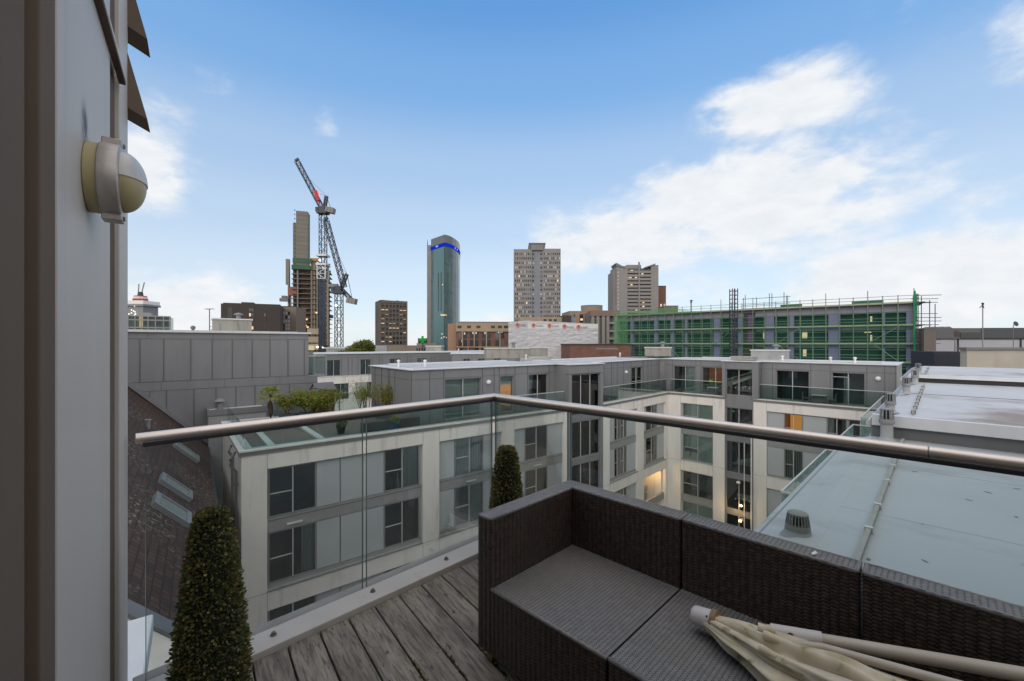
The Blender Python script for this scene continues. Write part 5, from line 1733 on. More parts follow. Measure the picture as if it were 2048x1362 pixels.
band_text('Radisson', 3, 5, 2.0)
band_text('BLU', 0, 1, 1.9)
m = MB(); zc = ZY(491, 366)
p0, p1 = at(854, 0, 366), at(863.5, 0, 363)
m.prism([(p0.x, p0.y), (p1.x, p1.y), (p1.x + 1, p1.y + 18), (p0.x + 1, p0.y + 20)], GZ, zc)
m.tube([(p0.x + 0.3, p0.y + 1, zc), (p0.x + 0.3, p0.y + 1, zc + 5.5)], [0.5, 0.15], 5)
m.build('service_shaft', mat('grey_panelled_shaft', (0.23, 0.215, 0.20, 1), (0.20, 0.185, 0.175, 1), 0.7, scale=0.2), t)
lits = [(883 + i * 2.0, 630 + (i % 2)) for i in range(8)] + [(886, 570), (885, 668), (889, 674), (884, 676), (893, 675)]
for (px, py) in lits:
    p = at(px, py, 347.5 + max(0, (px - 889)) * 0.55 + max(0, 889 - px) * 0.62)
    MB().box(p.x - 0.35, p.x + 0.35, p.y - 2.6, p.y - 2.3, p.z - 0.5, p.z + 0.5).build('lit_window', M['lit_far'], t)

# ---- grey slab tower with a winged roof house
Y0 = 262
t, fr = block('residential_tower', 'grey concrete tower with rows of tiny windows and a winged roof house', 'tower', 1027.5, Y0, 90)
w_ = fr.s(1121.5); zt = fr.z(1027, 497)
m = MB()
xa, xb = fr.s(1064), fr.s(1085)
m.box(0, xa, 0, 16, GZ, zt - 0.4); m.box(xb, w_, 0.4, 16, GZ, zt)
m.box(xa, xb, 0.9, 16, GZ, fr.z(1075, 490), 1)
bx, mi = [], []
for k in range(17):
    z = fr.z(1075, 507.8 + k * 8.9)
    if z < GZ + 3:
        break
    for i in range(9):
        x = fr.s(1031 + i * 3.75); bx.append((x - 0.34, x + 0.34, -0.05, 0.02, z - 0.65, z + 0.65))
        x = fr.s(1088.5 + i * 3.85); bx.append((x - 0.34, x + 0.34, 0.35, 0.42, z - 0.55, z + 0.75))
    for px in (1066.5, 1082.5):
        x = fr.s(px); bx.append((x - 0.55, x + 0.55, 0.85, 0.93, z - 0.55, z + 0.55))
    m.box(0, xa, -0.03, 0, z - 1.45, z - 1.3, 2); m.box(xb, w_, 0.37, 0.4, z - 1.35, z - 1.2, 2)
blue_g = mat('bluish_concrete', (0.22, 0.225, 0.255, 1), (0.19, 0.195, 0.22, 1), 0.8, scale=0.2)
m.build('wall', [M['conc_tower'], blue_g, M['conc_dark']], t)
rr = random.Random(21)
for i in range(len(bx)):
    mi.append(3 if rr.random() < 0.018 else 2 if rr.random() < 0.2 else 1 if rr.random() < 0.2 else 0)
many(t, 'window', bx, [M['win_dark'], M['win_grey'], M['win_pale'], M['lit_far']], mi)
m = MB()
m.add([(fr.s(1060.5), 0.5, zt - 0.5), (fr.s(1089), 0.5, zt - 0.5), (fr.s(1091.5), -0.5, fr.z(1075, 486)), (fr.s(1057.5), -0.5, fr.z(1075, 486)),
       (fr.s(1060.5), 14, zt - 0.5), (fr.s(1089), 14, zt - 0.5), (fr.s(1091.5), 15, fr.z(1075, 486)), (fr.s(1057.5), 15, fr.z(1075, 486))],
      [(0, 1, 2, 3), (7, 6, 5, 4), (0, 3, 7, 4), (1, 5, 6, 2), (3, 2, 6, 7), (0, 4, 5, 1)])
m.build('roof_house', M['zinc_dark'], t)
m = MB(); m.box(fr.s(1062), fr.s(1087), -0.3, 0.5, zt - 1.0, fr.z(1075, 490))
m.build('roof_house_front', M['conc_dark'], t)

# ---- second tower with long dark bands and raised wing roofs
Y0 = 285
t, fr = block('residential_tower', 'pale concrete tower with long dark balcony bands and upturned roof edges', 'tower', 1228, Y0, 90)
m = MB(); w_ = fr.s(1317); zt = fr.z(1300, 530)
xa, xb, xm = fr.s(1255), fr.s(1302), fr.s(1278)
m.box(fr.s(1233), xa, 0, 18, GZ, fr.z(1240, 532)); m.box(xb, w_, 0, 18, GZ, zt)
m.box(0, fr.s(1233), 2, 18, GZ, fr.z(1230, 541))
m.box(xa, xb, 1.4, 18, GZ, fr.z(1275, 536), 1)
m.box(xm - 0.45, xm + 0.45, -0.6, 0.3, GZ, fr.z(1278, 524))
for k in range(14):
    py = 541.5 + k * 7.25
    m.box(xa, xb, -0.2, 1.4, fr.z(1275, py + 4.6), fr.z(1275, py))
m.box(fr.s(1256), fr.s(1285), 3, 12, fr.z(1275, 537), fr.z(1275, 528))
m.build('wall', [M['conc_tower'], M['room_dark']], t)
m = MB()
for (p, q, r_, s_) in [((1230, 527), (1234, 533), (1252, 536), (1233, 526)), ((1288, 537), (1310, 530), (1311, 527), (1290, 534))]:
    v = [(fr.s(u[0]), y, fr.z(*u)) for y in (-0.5, 12) for u in (p, q, r_, s_)]
    m.add(v, [(0, 1, 2, 3), (7, 6, 5, 4), (0, 4, 5, 1), (1, 5, 6, 2), (2, 6, 7, 3), (3, 7, 4, 0)])
m.build('roof_wing', M['zinc_dark'], t)
bx = []
for k in range(13):
    py = 543 + k * 7.3
    x = fr.s(1236.5)
    bx.append((x - 0.4, x + 0.4, -0.06, 0.02, fr.z(1236, py + 3.4), fr.z(1236, py)))
many(t, 'window', bx, [M['win_pale']], [0] * len(bx))
for (px, py) in [(1265, 541), (1286, 547), (1262, 555), (1273, 554), (1264, 569), (1288, 604), (1288, 612), (1274, 619), (1257, 556)]:
    MB().box(fr.s(px) - 0.7, fr.s(px) + 0.7, 1.2, 1.35, fr.z(px, py) - 0.5, fr.z(px, py) + 0.5).build('lit_window', M['lit_far'], t)
Y0 = 300
t, fr = block('brick_tower', 'dark red brick stair tower attached visually to the right of the banded tower', 'tower', 1316, Y0, 90)
MB().box(0, fr.s(1332), 0, 8, GZ, fr.z(1325, 573)).build('wall', M['brick'], t)
MB().box(-0.1, fr.s(1332) + 0.1, -0.1, 8.1, fr.z(1325, 573), fr.z(1325, 571.5)).build('coping', M['brown'], t)
for px in (1322, 1329):
    MB().box(fr.s(px) - 0.5, fr.s(px) + 0.5, -0.1, 0, fr.z(px, 613), fr.z(px, 608)).build('lit_window', M['lit_far'], t)
t, fr = block('office_building', 'low brown flat block peeping over the scaffold right of the banded tower', 'office block', 1330, 220, 88)
MB().box(0, fr.s(1356), 0, 10, GZ, fr.z(1340, 613)).build('wall', mat('dull_brown', (0.17, 0.13, 0.11, 1), rough=0.85), t)
MB().box(-0.2, fr.s(1356) + 0.2, -0.2, 10, fr.z(1340, 613), fr.z(1340, 611)).build('coping', M['conc_dark'], t)
t, fr = block('roof_mast', 'short far mast with two small dishes above the scaffold, left of the ladder tower', 'mast', 1382, 180, 90)
m = MB(); m.tube([(0, 0, fr.z(1382, 640)), (0, 0, fr.z(1382, 601))], 0.25, 5)
m.build('mast', M['conc_tower'], t)
m = MB(); m.lathe([(0.2, -0.3), (0.7, 0.2), (0.1, 0.5)], (0, -0.3, fr.z(1382, 602)), 8); m.tube([(-0.4, 0, fr.z(1382, 605)), (0.5, 0, fr.z(1382, 604))], 0.2, 5)
m.build('dish', M['zinc_dark'], t)

# ---- brick and stone block (left of the wrapped one)
Y0 = 120
t, fr = block('brick_office_block', 'red brick block with pale stone grid and many open casements, beside the wrapped block', 'office block', 912, Y0, 84)
w_ = fr.s(1030); zt = fr.z(950, 646)
m = MB()
zg = fr.z(950, 659); zg1 = fr.z(950, 663); zl = fr.z(950, 693); zl1 = fr.z(950, 695)
m.box(0, w_, 0.5, 14, GZ, zg1, 0)
m.box(0, w_, 0.6, 14, zg, zt, 1)
m.box(0, w_, 0, 0.6, zg1, zg, 1); m.box(0, w_, 0, 0.5, zl1, zl, 1)
for px in (925, 948.5, 973, 1000):
    m.box(fr.s(px) - 0.16, fr.s(px) + 0.16, 0, 0.5, zl, zg1, 1)
for px in (936.5, 960, 985):
    m.box(fr.s(px) - 0.16, fr.s(px) + 0.16, 0, 0.5, GZ, zl1, 1)
m.box(fr.s(895) , 0, 1.5, 14, GZ, fr.z(905, 647), 2); m.box(fr.s(916), w_, 2, 12, zt, zt + 0.5, 3)
m.box(fr.s(895), 0, 1.45, 1.5, fr.z(905, 679), fr.z(905, 677.5), 1)
m.build('wall', [M['brick'], M['tan'], M['sal'], M['zinc_dark']], t)
bx, mi = [], []
for px in (920.5, 930, 943.5, 953, 967, 978, 994.5, 1005):
    for (py0, py1) in ((664, 676), (680, 692), (697, 706)):
        s = fr.s(px); bx.append((s - 0.5, s + 0.5, 0.42, 0.5, fr.z(950, py1), fr.z(950, py0))); mi.append(rr.choice([0, 0, 1]))
for px in (919, 938, 957, 986, 1000, 1012):
    s = fr.s(px); bx.append((s - 0.55, s + 0.55, 0.52, 0.6, fr.z(px, 656), fr.z(px, 651))); mi.append(0)
many(t, 'window', bx, [M['win_dark'], M['win_grey']], mi)
k = MB()
for (px, py) in [(929, 667), (946, 666), (952, 666), (970, 666), (997, 664), (1004, 663), (924, 682), (917, 699), (958, 703)]:
    s = fr.s(px); k.box(s - 0.16, s + 0.18, 0.1, 0.42, fr.z(px, py + 2), fr.z(px, py - 2))
k.build('open_casement', M['white'], t)

# ---- block wrapped in white sheeting with printed emblems
Y0 = 112
t, fr = block('wrapped_scaffold', 'building wrapped in crinkled white sheeting with a row of red emblems along its top', 'wrapped building', 1056, Y0, 97)
frL = Fr((fr.o.x, fr.o.y), 82)
m_, tt = new_mat('white_sheeting')
co = tt.node('ShaderNodeTexCoord').outputs['Object']
vo = tt.node('ShaderNodeTexVoronoi', {'Vector': tt.mapping(co, (1, 1, 1.5)), 'Scale': 0.35}, feature='DISTANCE_TO_EDGE')
nz = tt.noise(tt.mapping(co, (0.5, 0.5, 1.2)), 1.1, 8.0, 0.62, 1.0)
col = tt.mix(tt.mapr(nz, 0.35, 0.65), (0.42, 0.42, 0.45, 1), (0.49, 0.49, 0.515, 1))
bs = tt.node('ShaderNodeBsdfPrincipled', {'Base Color': col, 'Roughness': 0.4})
bn = tt.node('ShaderNodeBump', {'Height': tt.m('ADD', nz, tt.m('MULTIPLY', tt.m('MINIMUM', vo.outputs[0], 0.3), 1.2)), 'Strength': 1.0, 'Distance': 0.22})
tt.put(bs.inputs['Normal'], bn.outputs[0]); finish(tt, bs.outputs[0])
M['sheet'] = m_
w_ = fr.s(1196); zr0, zr1 = fr.z(1056, 641), fr.z(1196, 648)
zr1 = ZY(648, fr.o.y + fr.d.y * w_)
m = MB()
aL = fr.rz - 0
dl = frL.s(1017)                                                       # negative: the left face
X = Matrix.Rotation(frL.rz - fr.rz, 4, 'Z')
cL = X @ Vector((dl, 0, 0))
pts = [(0, 0), (w_, 0), (w_, 12), (cL.x, 12 + cL.y), (cL.x, cL.y)]
m.prism(pts[::1], GZ, [zr0, zr1, zr1, zr0 - 0.3, zr0 - 0.35])
m.build('sheeting', M['sheet'], t)
m = MB()
for z in (fr.z(1056, 661), fr.z(1056, 680)):
    m.box(0, w_, -0.03, 0.0, z - 0.05, z + 0.05)
for q in range(1, 6):
    m.box(w_ * q / 6 - 0.03, w_ * q / 6 + 0.03, -0.03, 0, GZ, zr1 - 0.1)
m.box(0, w_, -0.05, 0.02, zr1 - 1.15, zr1 - 0.02, 1)
m.build('sheet_band', [M['sheet'], mat('smooth_banner', (0.60, 0.60, 0.61, 1), rough=0.5)], t)
red = mat('red_print', (0.42, 0.09, 0.07, 1), rough=0.6)
pink = mat('pale_red_print', (0.56, 0.34, 0.31, 1), rough=0.6)
ink = mat('dark_print', (0.06, 0.06, 0.08, 1), rough=0.6)
for (px, py, left) in [(1035, 650.5, True), (1067, 651, False), (1099, 652, False), (1129, 653.5, False), (1157, 654.5, False)]:
    f_ = frL if left else fr
    s = f_.s(px); z = f_.z(px, py)
    XX = (X if left else Matrix.Identity(4)) @ Matrix.Translation((s, -0.08, z))
    Y90 = Matrix.Rotation(R(90), 4, 'X')
    k = MB()
    vs = [XX @ Vector((0.60 * math.cos(a), 0, 0.68 * math.sin(a))) for a in np.linspace(0, 2 * math.pi, 20)[:-1]]
    k.add(vs, [tuple(range(19))], 1)
    vs = [XX @ Vector((0.44 * math.cos(a), -0.02, 0.50 * math.sin(a) + 0.02)) for a in np.linspace(0, 2 * math.pi, 20)[:-1]]
    k.add(vs, [tuple(range(19))], 0)
    for (x0, z0) in ((-0.2, -0.22), (0.2, -0.22), (0, 0.12)):
        vs = [XX @ Vector((x0 + 0.13 * math.cos(a), -0.04, z0 + 0.13 * math.sin(a))) for a in np.linspace(0, 2 * math.pi, 12)[:-1]]
        k.add(vs, [tuple(range(11))], 1 if z0 < 0 else 2)
    k.build('printed_emblem', [red, pink, mat('dark_red_print', (0.22, 0.03, 0.03, 1), rough=0.6)], t)
    f2 = f_.s(px + (11 if left else 12.5))
    text_part('printed_lettering', 'KASIC', 0.72, ink, t, (X if left else Matrix.Identity(4)) @ Matrix.Translation((f2, -0.09, f_.z(px + 12, py + 0.8))) @ UP, 0.004)

# ---- red brick warehouse, beige terrace and car park behind
t, fr = block('brick_warehouse', 'low red brick warehouse wall between the wrapped block and the green scaffold', 'warehouse', 1139.5, 92, 91)
MB().box(0, fr.s(1262), 0, 20, GZ, fr.z(1180, 690)).build('wall', M['brick'], t)
m = MB(); m.box(-0.15, fr.s(1262), -0.15, 20, fr.z(1180, 690), fr.z(1180, 687.5))
m.build('parapet', M['brown'], t)
m = MB(); m.box(fr.s(1192), fr.s(1236), -0.04, 0, fr.z(1200, 698.5), fr.z(1200, 696.5))
m.build('painted_band', M['conc_tower'], t)
t, fr = block('car_park', 'louvred multi-storey car park with open corner decks, behind the red brick warehouse', 'car park', 1181, 150, 93)
m = MB(); w_ = fr.s(1240)
m.box(0, w_, 1.5, 16, GZ, fr.z(1200, 632), 1)
m.box(0, w_, -0.1, 16, fr.z(1200, 632), fr.z(1200, 621), 2)
for px in (1186, 1196, 1207, 1216, 1232):
    m.box(fr.s(px) - 0.5, fr.s(px) + 0.5, 0, 1.5, GZ, fr.z(1200, 632))
for k in range(18):
    z = fr.z(1200, 636 + k * 3.6)
    m.box(fr.s(1186), fr.s(1216), 0.2, 0.9, z - 0.14, z + 0.10)
for py in (646, 662, 677, 692):
    z = fr.z(1220, py); m.box(fr.s(1216), w_, -0.1, 1.5, z - 0.35, z + 0.35)
m.build('decks', [M['conc_dark'], M['room_dark'], mat('dull_brick_band', (0.20, 0.135, 0.11, 1), rough=0.85)], t)
t, fr = block('stone_block', 'tan stone block with a round roof drum, between the grey tower and the car park', 'office block', 1139, 170, 84)
m = MB(); w_ = fr.s(1212)
m.box(0, w_, 0, 14, GZ, fr.z(1165, 622)); m.box(fr.s(1150), w_, -0.2, 0, fr.z(1165, 628), fr.z(1165, 626), 1)
m.lathe([(4.4, 0), (4.4, 2.2), (4.6, 2.4), (0.1, 2.6)], (fr.s(1192), 6, fr.z(1190, 621)), 20)
for px in (1154.5, 1179):
    m.box(fr.s(px) - 0.9, fr.s(px) + 0.9, -0.25, 0, GZ, fr.z(1165, 628), 1)
m.build('wall', [mat('dull_stone', (0.25, 0.20, 0.15, 1), (0.21, 0.165, 0.125, 1), 0.85, scale=0.2), M['sal']], t)
for px in (1151, 1163, 1173, 1184):
    MB().box(fr.s(px) - 0.7, fr.s(px) + 0.7, -0.1, 0, fr.z(px, 645), fr.z(px, 629)).build('window', M['win_dark'], t)
MB().box(fr.s(1163) - 0.5, fr.s(1163) + 0.5, -0.2, -0.1, fr.z(1163, 641), fr.z(1163, 637)).build('lit_window', M['lit_far'], t)
t, fr = block('stone_terrace', 'low tan stone terrace with small dark windows, peeping over the white sheeting', 'building', 1040, 135, 88)
MB().box(0, fr.s(1128), 0, 10, GZ, fr.z(1080, 634)).build('wall', M['tan'], t)
MB().box(fr.s(1124), fr.s(1142), -0.5, 9, GZ, fr.z(1130, 631)).build('dark_bay', M['brown'], t)
for px in (1090, 1100.5, 1110.5):
    MB().box(fr.s(px) - 0.45, fr.s(px) + 0.45, -0.08, 0, fr.z(px, 643), fr.z(px, 638)).build('window', M['win_dark'], t)
t, fr = block('grey_shed', 'plain grey roof shed above the white sheeting, before the stone block with the drum', 'building', 1128, 140, 92)
MB().box(0, fr.s(1152), 0, 8, GZ, fr.z(1140, 634)).build('wall', M['zinc'], t)
MB().box(-0.2, fr.s(1152) + 0.2, -0.2, 8, fr.z(1140, 634), fr.z(1140, 632.5)).build('roof', M['zinc_dark'], t)

# ---- low things below the small tower and tree
t, fr = block('stone_building', 'low tan stone building below the small brown tower, with a grey roof edge', 'building', 776, 100, 86)
m = MB(); m.box(0, fr.s(862), 0, 9, GZ, fr.z(800, 691)); m.box(fr.s(832), fr.s(872), 1, 8, fr.z(840, 691), fr.z(840, 686), 1)
m.build('wall', [mat('old_stone', (0.22, 0.18, 0.14, 1), (0.18, 0.15, 0.12, 1), 0.85, scale=0.4), M['conc_dark']], t)
for px in (834, 839, 844, 849):
    MB().box(fr.s(px) - 0.12, fr.s(px) + 0.12, -0.06, 0, fr.z(px, 703), fr.z(px, 696)).build('window', M['win_dark'], t)
t, fr = block('flue_housing', 'grey flat-topped roof box by the foot of the glass tower', 'roof housing', 852, 75, 90)
m = MB(); m.box(0, fr.s(882), 0, 3, -3, fr.z(860, 693)); m.box(-0.1, fr.s(882) + 0.1, -0.1, 3.1, fr.z(860, 693), fr.z(860, 691.5), 1)
m.build('body', [M['flue'], M['cap']], t)
t, fr = block('pharmacy_sign', 'glowing green cross sign on a dark bracket above the low roofs', 'sign', 845, 98, 90)
m = MB(); z = fr.z(845, 679)
m.box(-0.25, 0.25, 0, 0.12, z - 0.8, z + 0.8); m.box(-0.8, -0.25, 0, 0.12, z - 0.28, z + 0.28); m.box(0.25, 0.8, 0, 0.12, z - 0.28, z + 0.28)
m.build('cross', emit('green_cross', (0.05, 0.8, 0.1, 1), 0.32), t)
m = MB(); m.box(-1.1, 1.0, 0.2, 0.5, z - 0.9, z + 0.3); m.tube([(0, 0.3, z - 0.9), (0, 0.3, GZ)], 0.12, 6)
m.build('bracket', M['black'], t)
t, fr = block('low_warehouse', 'pale grey low warehouse roofs on the skyline below the shorter crane', 'warehouse', 652, 160, 90)
m = MB(); m.box(0, fr.s(700), 0, 30, GZ, fr.z(670, 697)); m.box(0, fr.s(742), 20, 40, GZ, fr.z(670, 692))
m.build('wall', mat('pale_shed', (0.30, 0.31, 0.33, 1), rough=0.7), t)
MB().box(-0.5, fr.s(700) + 0.3, -0.4, 30, fr.z(670, 697), fr.z(670, 695)).build('roof', M['cap'], t)

# tree
pt = at(722, 705, 84)
t = thing('broadleaf_tree', 'round green tree turning yellow, its top showing left of the small brown tower', 'tree', (pt.x, pt.y, GZ))
m = MB()
Ht = ZY(676, 84) - GZ
m.tube([(0, 0, 0), (0.2, 0, 5), (0, 0.2, 10)], [0.5, 0.4, 0.28], 8)
rr = random.Random(8); cl = []
for i in range(26):
    a = i * 2.39; r_ = rr.uniform(0.3, 4.2); z = Ht - 1.0 - (r_ / 4.4) ** 2 * 2.2 - rr.uniform(0, 1.6)
    e = Vector((r_ * math.cos(a) * 0.95, r_ * math.sin(a) * 0.8, z))
    m.tube([(0, 0.2, 9 + rr.uniform(-2, 1)), e * 0.6 + Vector((0, 0, 4.5)), e], [0.2, 0.1, 0.03], 5); cl.append(e)
m.build('trunk', M['bark'], t)
cl = np.array([list(c) for c in cl])
def fn(rg, n):
    c = cl[rg.integers(0, len(cl), n)]
    d = rg.normal(size=(n, 3)); d /= np.linalg.norm(d, axis=1)[:, None]
    return c + d * (rg.uniform(0.2, 1, n) ** 0.5)[:, None] * np.array([1.15, 1.15, 0.85])
v, f, mi = leaf_cloud(14000, fn, 0.36, 9, 1.8, 0.3, 4)
leaf_object('crown', v, f, mi, [leaf_mat('autumn_green', (0.13, 0.16, 0.035, 1), (0.09, 0.12, 0.03, 1)), leaf_mat('autumn_yellow', (0.24, 0.18, 0.035, 1), (0.19, 0.16, 0.035, 1)), M['leaf_c'], M['leaf_a']], t)

# ---- long block behind green scaffold netting
o = at(1232, 0, 96)
S = Fr((o.x, o.y), 129)
t = thing('scaffolded_building', 'long unfinished block with mauve panels behind green scaffold netting', 'building', (o.x, o.y, 0), S.rz)
LS = S.s(1828)
STO = 2.9
LV = [1.5 + STO * k for k in (-3, -2, -1, 0, 1)]                       # scaffold lifts
def ss(px): return S.s(px)
mauve = mat('mauve_board', (0.25, 0.205, 0.40, 1), (0.215, 0.18, 0.35, 1), 0.7, scale=0.3)
greyb = mat('grey_board', (0.24, 0.24, 0.285, 1), (0.21, 0.21, 0.25, 1), 0.7, scale=0.3)
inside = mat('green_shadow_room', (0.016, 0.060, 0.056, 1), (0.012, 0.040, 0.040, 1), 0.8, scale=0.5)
ROOF_Z = ZY(604, S.o.y + S.d.y * LS)
m = MB()
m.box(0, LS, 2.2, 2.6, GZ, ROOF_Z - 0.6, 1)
m.box(0, LS, 1.1, 1.6, ROOF_Z - 1.35, ROOF_Z - 0.2, 2)
m.box(0, LS, 1.0, 14, ROOF_Z - 0.3, ROOF_Z - 0.1, 2)
cols_px = [(1256, 1263), (1304, 1312), (1337, 1344), (1366, 1371), (1424, 1437), (1473, 1484), (1528, 1546), (1577, 1586), (1656, 1680), (1765, 1771), (1814, 1826)]
for (a, b) in cols_px:
    m.box(ss(a), ss(b), 1.2, 2.2, GZ, ROOF_Z - 1.35, 0)
for k, z in enumerate(LV):
    m.box(0, LS, 1.4, 2.2, z - 0.75, z - 0.25, 2)
m.box(ss(1655), ss(1700), 1.21, 2.2, LV[1] - 0.3, LV[2] - 0.3, 0); m.box(ss(1420), ss(1445), 1.21, 2.2, GZ, LV[2] - 0.3, 0); m.box(ss(1545), ss(1590), 1.21, 2.2, GZ, LV[1] - 0.3, 0); m.box(ss(1740), ss(1762), 1.21, 2.2, GZ, LV[2] - 0.3, 0)
m.box(0, 0.3, 1.2, 14, GZ, ROOF_Z - 0.3, 2)
m.box(LS - 0.3, LS, 1.2, 8, GZ, ROOF_Z - 0.3, 2)
m.build('wall', [mauve, inside, greyb], t)
m = MB()
m.box(ss(1486), ss(1508), 0.9, 2.2, GZ, ROOF_Z - 0.6, 0); m.box(ss(1494), ss(1504), 0.85, 0.9, LV[3] + 0.2, ROOF_Z - 1.0, 1)
for z in LV:
    m.box(ss(1486), ss(1508), 0.8, 0.9, z - 0.5, z + 0.1, 2)
m.build('hoist_bay', [M['brown'], mat('purple_board', (0.17, 0.07, 0.22, 1), rough=0.7), M['joint']], t)
for (px, py, w_, h_) in [(1607, 670, 0.75, 1.1), (1743, 676, 0.25, 1.0), (1743, 637, 0.25, 0.9), (1526, 671, 0.6, 1.2), (1607, 706, 0.5, 1.2), (1736, 664, 0.9, 0.15)]:
    MB().box(ss(px) - w_ / 2, ss(px) + w_ / 2, 2.05, 2.15, S.z(px, py) - h_ / 2, S.z(px, py) + h_ / 2).build('lit_opening', emit('site_glow_%d_%d' % (px, py), (1, 0.80, 0.50, 1), 0.6), t)
MB().box(ss(1489), ss(1507), 1.0, 1.1, S.z(1498, 718), S.z(1498, 698)).build('lit_opening', emit('lit_site_room', (1, 0.72, 0.36, 1), 0.55), t)
sc = thing('scaffold', 'green tube scaffold with boarded lifts and guard rails along the mauve block', 'scaffold', (o.x, o.y, 0), S.rz)
tube_g = mat('green_tinted_tube', (0.20, 0.255, 0.20, 1), (0.15, 0.20, 0.16, 1), 0.6, scale=2)
tube_d = mat('dark_tube', (0.11, 0.12, 0.115, 1), rough=0.6)
board = mat('scaffold_board', (0.34, 0.36, 0.25, 1), (0.28, 0.31, 0.21, 1), 0.8, scale=2)
n = 27
top = ROOF_Z + 1.2
for i in range(n + 1):
    x = LS * i / n
    m = MB(); m.tube([(x, 0, GZ), (x, 0, top + (0.9 if i % 3 == 0 else 0.0))], 0.058, 6)
    m.tube([(x, 1.0, GZ), (x, 1.0, ROOF_Z)], 0.06, 6)
    m.build('standard', tube_g if 1 else tube_d, sc)
for z in LV + [ROOF_Z]:
    m = MB(); m.box(-0.3, LS + 0.5, 0.05, 1.0, z - 0.12, z + 0.0)
    m.box(-0.3, LS + 0.5, 0.0, 0.05, z - 0.14, z + 0.12)
    m.build('boarded_lift', board, sc)
    for dz in (0.55, 1.05, 1.9):
        if z + dz < top + 0.1:
            MB().tube([(-0.4, -0.06, z + dz), (LS + 0.6, -0.06, z + dz)], 0.04, 5).build('guard_rail', tube_g, sc)
for k, (a, b, l0, l1) in enumerate([(1330, 1360, 3, 2), (1345, 1380, 1, 2), (1555, 1602, 3, 4), (1550, 1600, 3, 2), (1735, 1804, 3, 4), (1745, 1800, 3, 2), (1600, 1560, 2, 1), (1803, 1760, 2, 1), (1430, 1470, 3, 4)]):
    MB().tube([(ss(a), -0.1, LV[l0]), (ss(b), -0.1, LV[l1])], 0.05, 5).build('brace', tube_g, sc)
# clutter on the upper lift and the return side
tarp = mat('green_tarp', (0.05, 0.14, 0.08, 1), rough=0.8)
for px in (1585, 1735):
    MB().box(ss(px) - 2.0, ss(px) + (2.0 if px > 1700 else 1.2), 1.5, 2.5, ROOF_Z, ROOF_Z + 0.7).build('sheet_stack', tarp, sc)
rr = random.Random(3)
m = MB()
for z in LV + [ROOF_Z]:
    for q in range(5):
        m.tube([(LS + 0.4, -0.8 + q * 1.9, GZ), (LS + 0.4, -0.8 + q * 1.9, top + rr.uniform(-0.6, 0.8))], 0.06, 5) if z == LV[0] else None
    for dz in (0.0, 0.6, 1.1):
        m.tube([(LS + 0.4, -1.2, z + dz), (LS + 0.4, 8.5 + rr.uniform(0, 1.2), z + dz)], 0.05, 5)
    m.box(LS + 0.4, LS + 1.2, -0.5, 7.5, z - 0.1, z)
for q, (dx, lo) in enumerate([(0.9, -18), (1.9, -18), (2.6, 3)]):
    m.tube([(LS + dx, 1.0 + q, lo), (LS + dx, 1.0 + q, top + rr.uniform(-1.5, 0.6))], 0.06, 5)
for z in LV[2:] + [ROOF_Z]:
    for dz in (0.0, 0.55, 1.1, 1.7):
        if z + dz < top:
            m.tube([(LS + 0.1, 1.2, z + dz), (LS + 2.6 + rr.uniform(0.2, 0.7), 2.8, z + dz)], 0.05, 5)
    m.box(LS + 0.3, LS + 2.0, 1.0, 1.9, z - 0.12, z)
m.build('return_scaffold', tube_d, sc)
nm, nt = new_mat('green_netting')
co = nt.node('ShaderNodeTexCoord').outputs['Object']
nz = nt.noise(co, 0.6, 5.0, 0.6)
df = nt.node('ShaderNodeBsdfDiffuse', {'Color': (0.03, 0.20, 0.10, 1)})
tr = nt.node('ShaderNodeBsdfTransparent', {'Color': (0.88, 0.97, 0.92, 1)})
finish(nt, nt.node('ShaderNodeMixShader', {0: nt.mapr(nz, 0.3, 0.7, 0.03, 0.13), 1: tr.outputs[0], 2: df.outputs[0]}).outputs[0])
m = MB()
segs = 60
vs = []
for i in range(segs + 1):
    for k in range(9):
        vs.append((LS * i / segs, -0.16 + 0.07 * math.sin(i * 1.7 + k), GZ + (ROOF_Z - 1.3 - GZ) * k / 8))
m.add(vs, [(i * 9 + k, (i + 1) * 9 + k, (i + 1) * 9 + k + 1, i * 9 + k + 1) for i in range(segs) for k in range(8)])
m.build('netting', nm, sc)
nm2, nt2 = new_mat('dense_green_netting')
co = nt2.node('ShaderNodeTexCoord').outputs['Object']
nz = nt2.noise(co, 1.2, 5.0, 0.6)
df = nt2.node('ShaderNodeBsdfDiffuse', {'Color': (0.13, 0.30, 0.15, 1)})
tr = nt2.node('ShaderNodeBsdfTransparent', {'Color': (0.85, 0.95, 0.88, 1)})
finish(nt2, nt2.node('ShaderNodeMixShader', {0: nt2.mapr(nz, 0.3, 0.7, 0.22, 0.5), 1: tr.outputs[0], 2: df.outputs[0]}).outputs[0])
m = MB()
m.add([(-0.6, -0.3, GZ), (ss(1257), -0.3, GZ), (ss(1257), -0.3, ROOF_Z), (-0.6, -0.3, ROOF_Z)], [(0, 1, 2, 3)])
m.add([(-0.6, -0.3, ROOF_Z - 0.4), (ss(1400), -0.3, ROOF_Z - 0.3), (ss(1400), -0.3, ROOF_Z - 0.1), (ss(1345), -0.3, ROOF_Z + 1.1), (-0.6, -0.3, ROOF_Z + 0.4)], [(0, 1, 2, 3, 4)])
m.build('netting', nm2, sc)
m = MB(); vs = []
for k in range(25):
    z = GZ + (top + 0.5 - GZ) * k / 24
    vs += [(LS - 0.05 + 0.10 * math.sin(k * 1.3), -0.3, z), (LS + 0.22 + 0.10 * math.sin(k * 0.9 + 1), -0.3, z)]
m.add(vs, [(2 * k, 2 * k + 1, 2 * k + 3, 2 * k + 2) for k in range(24)])
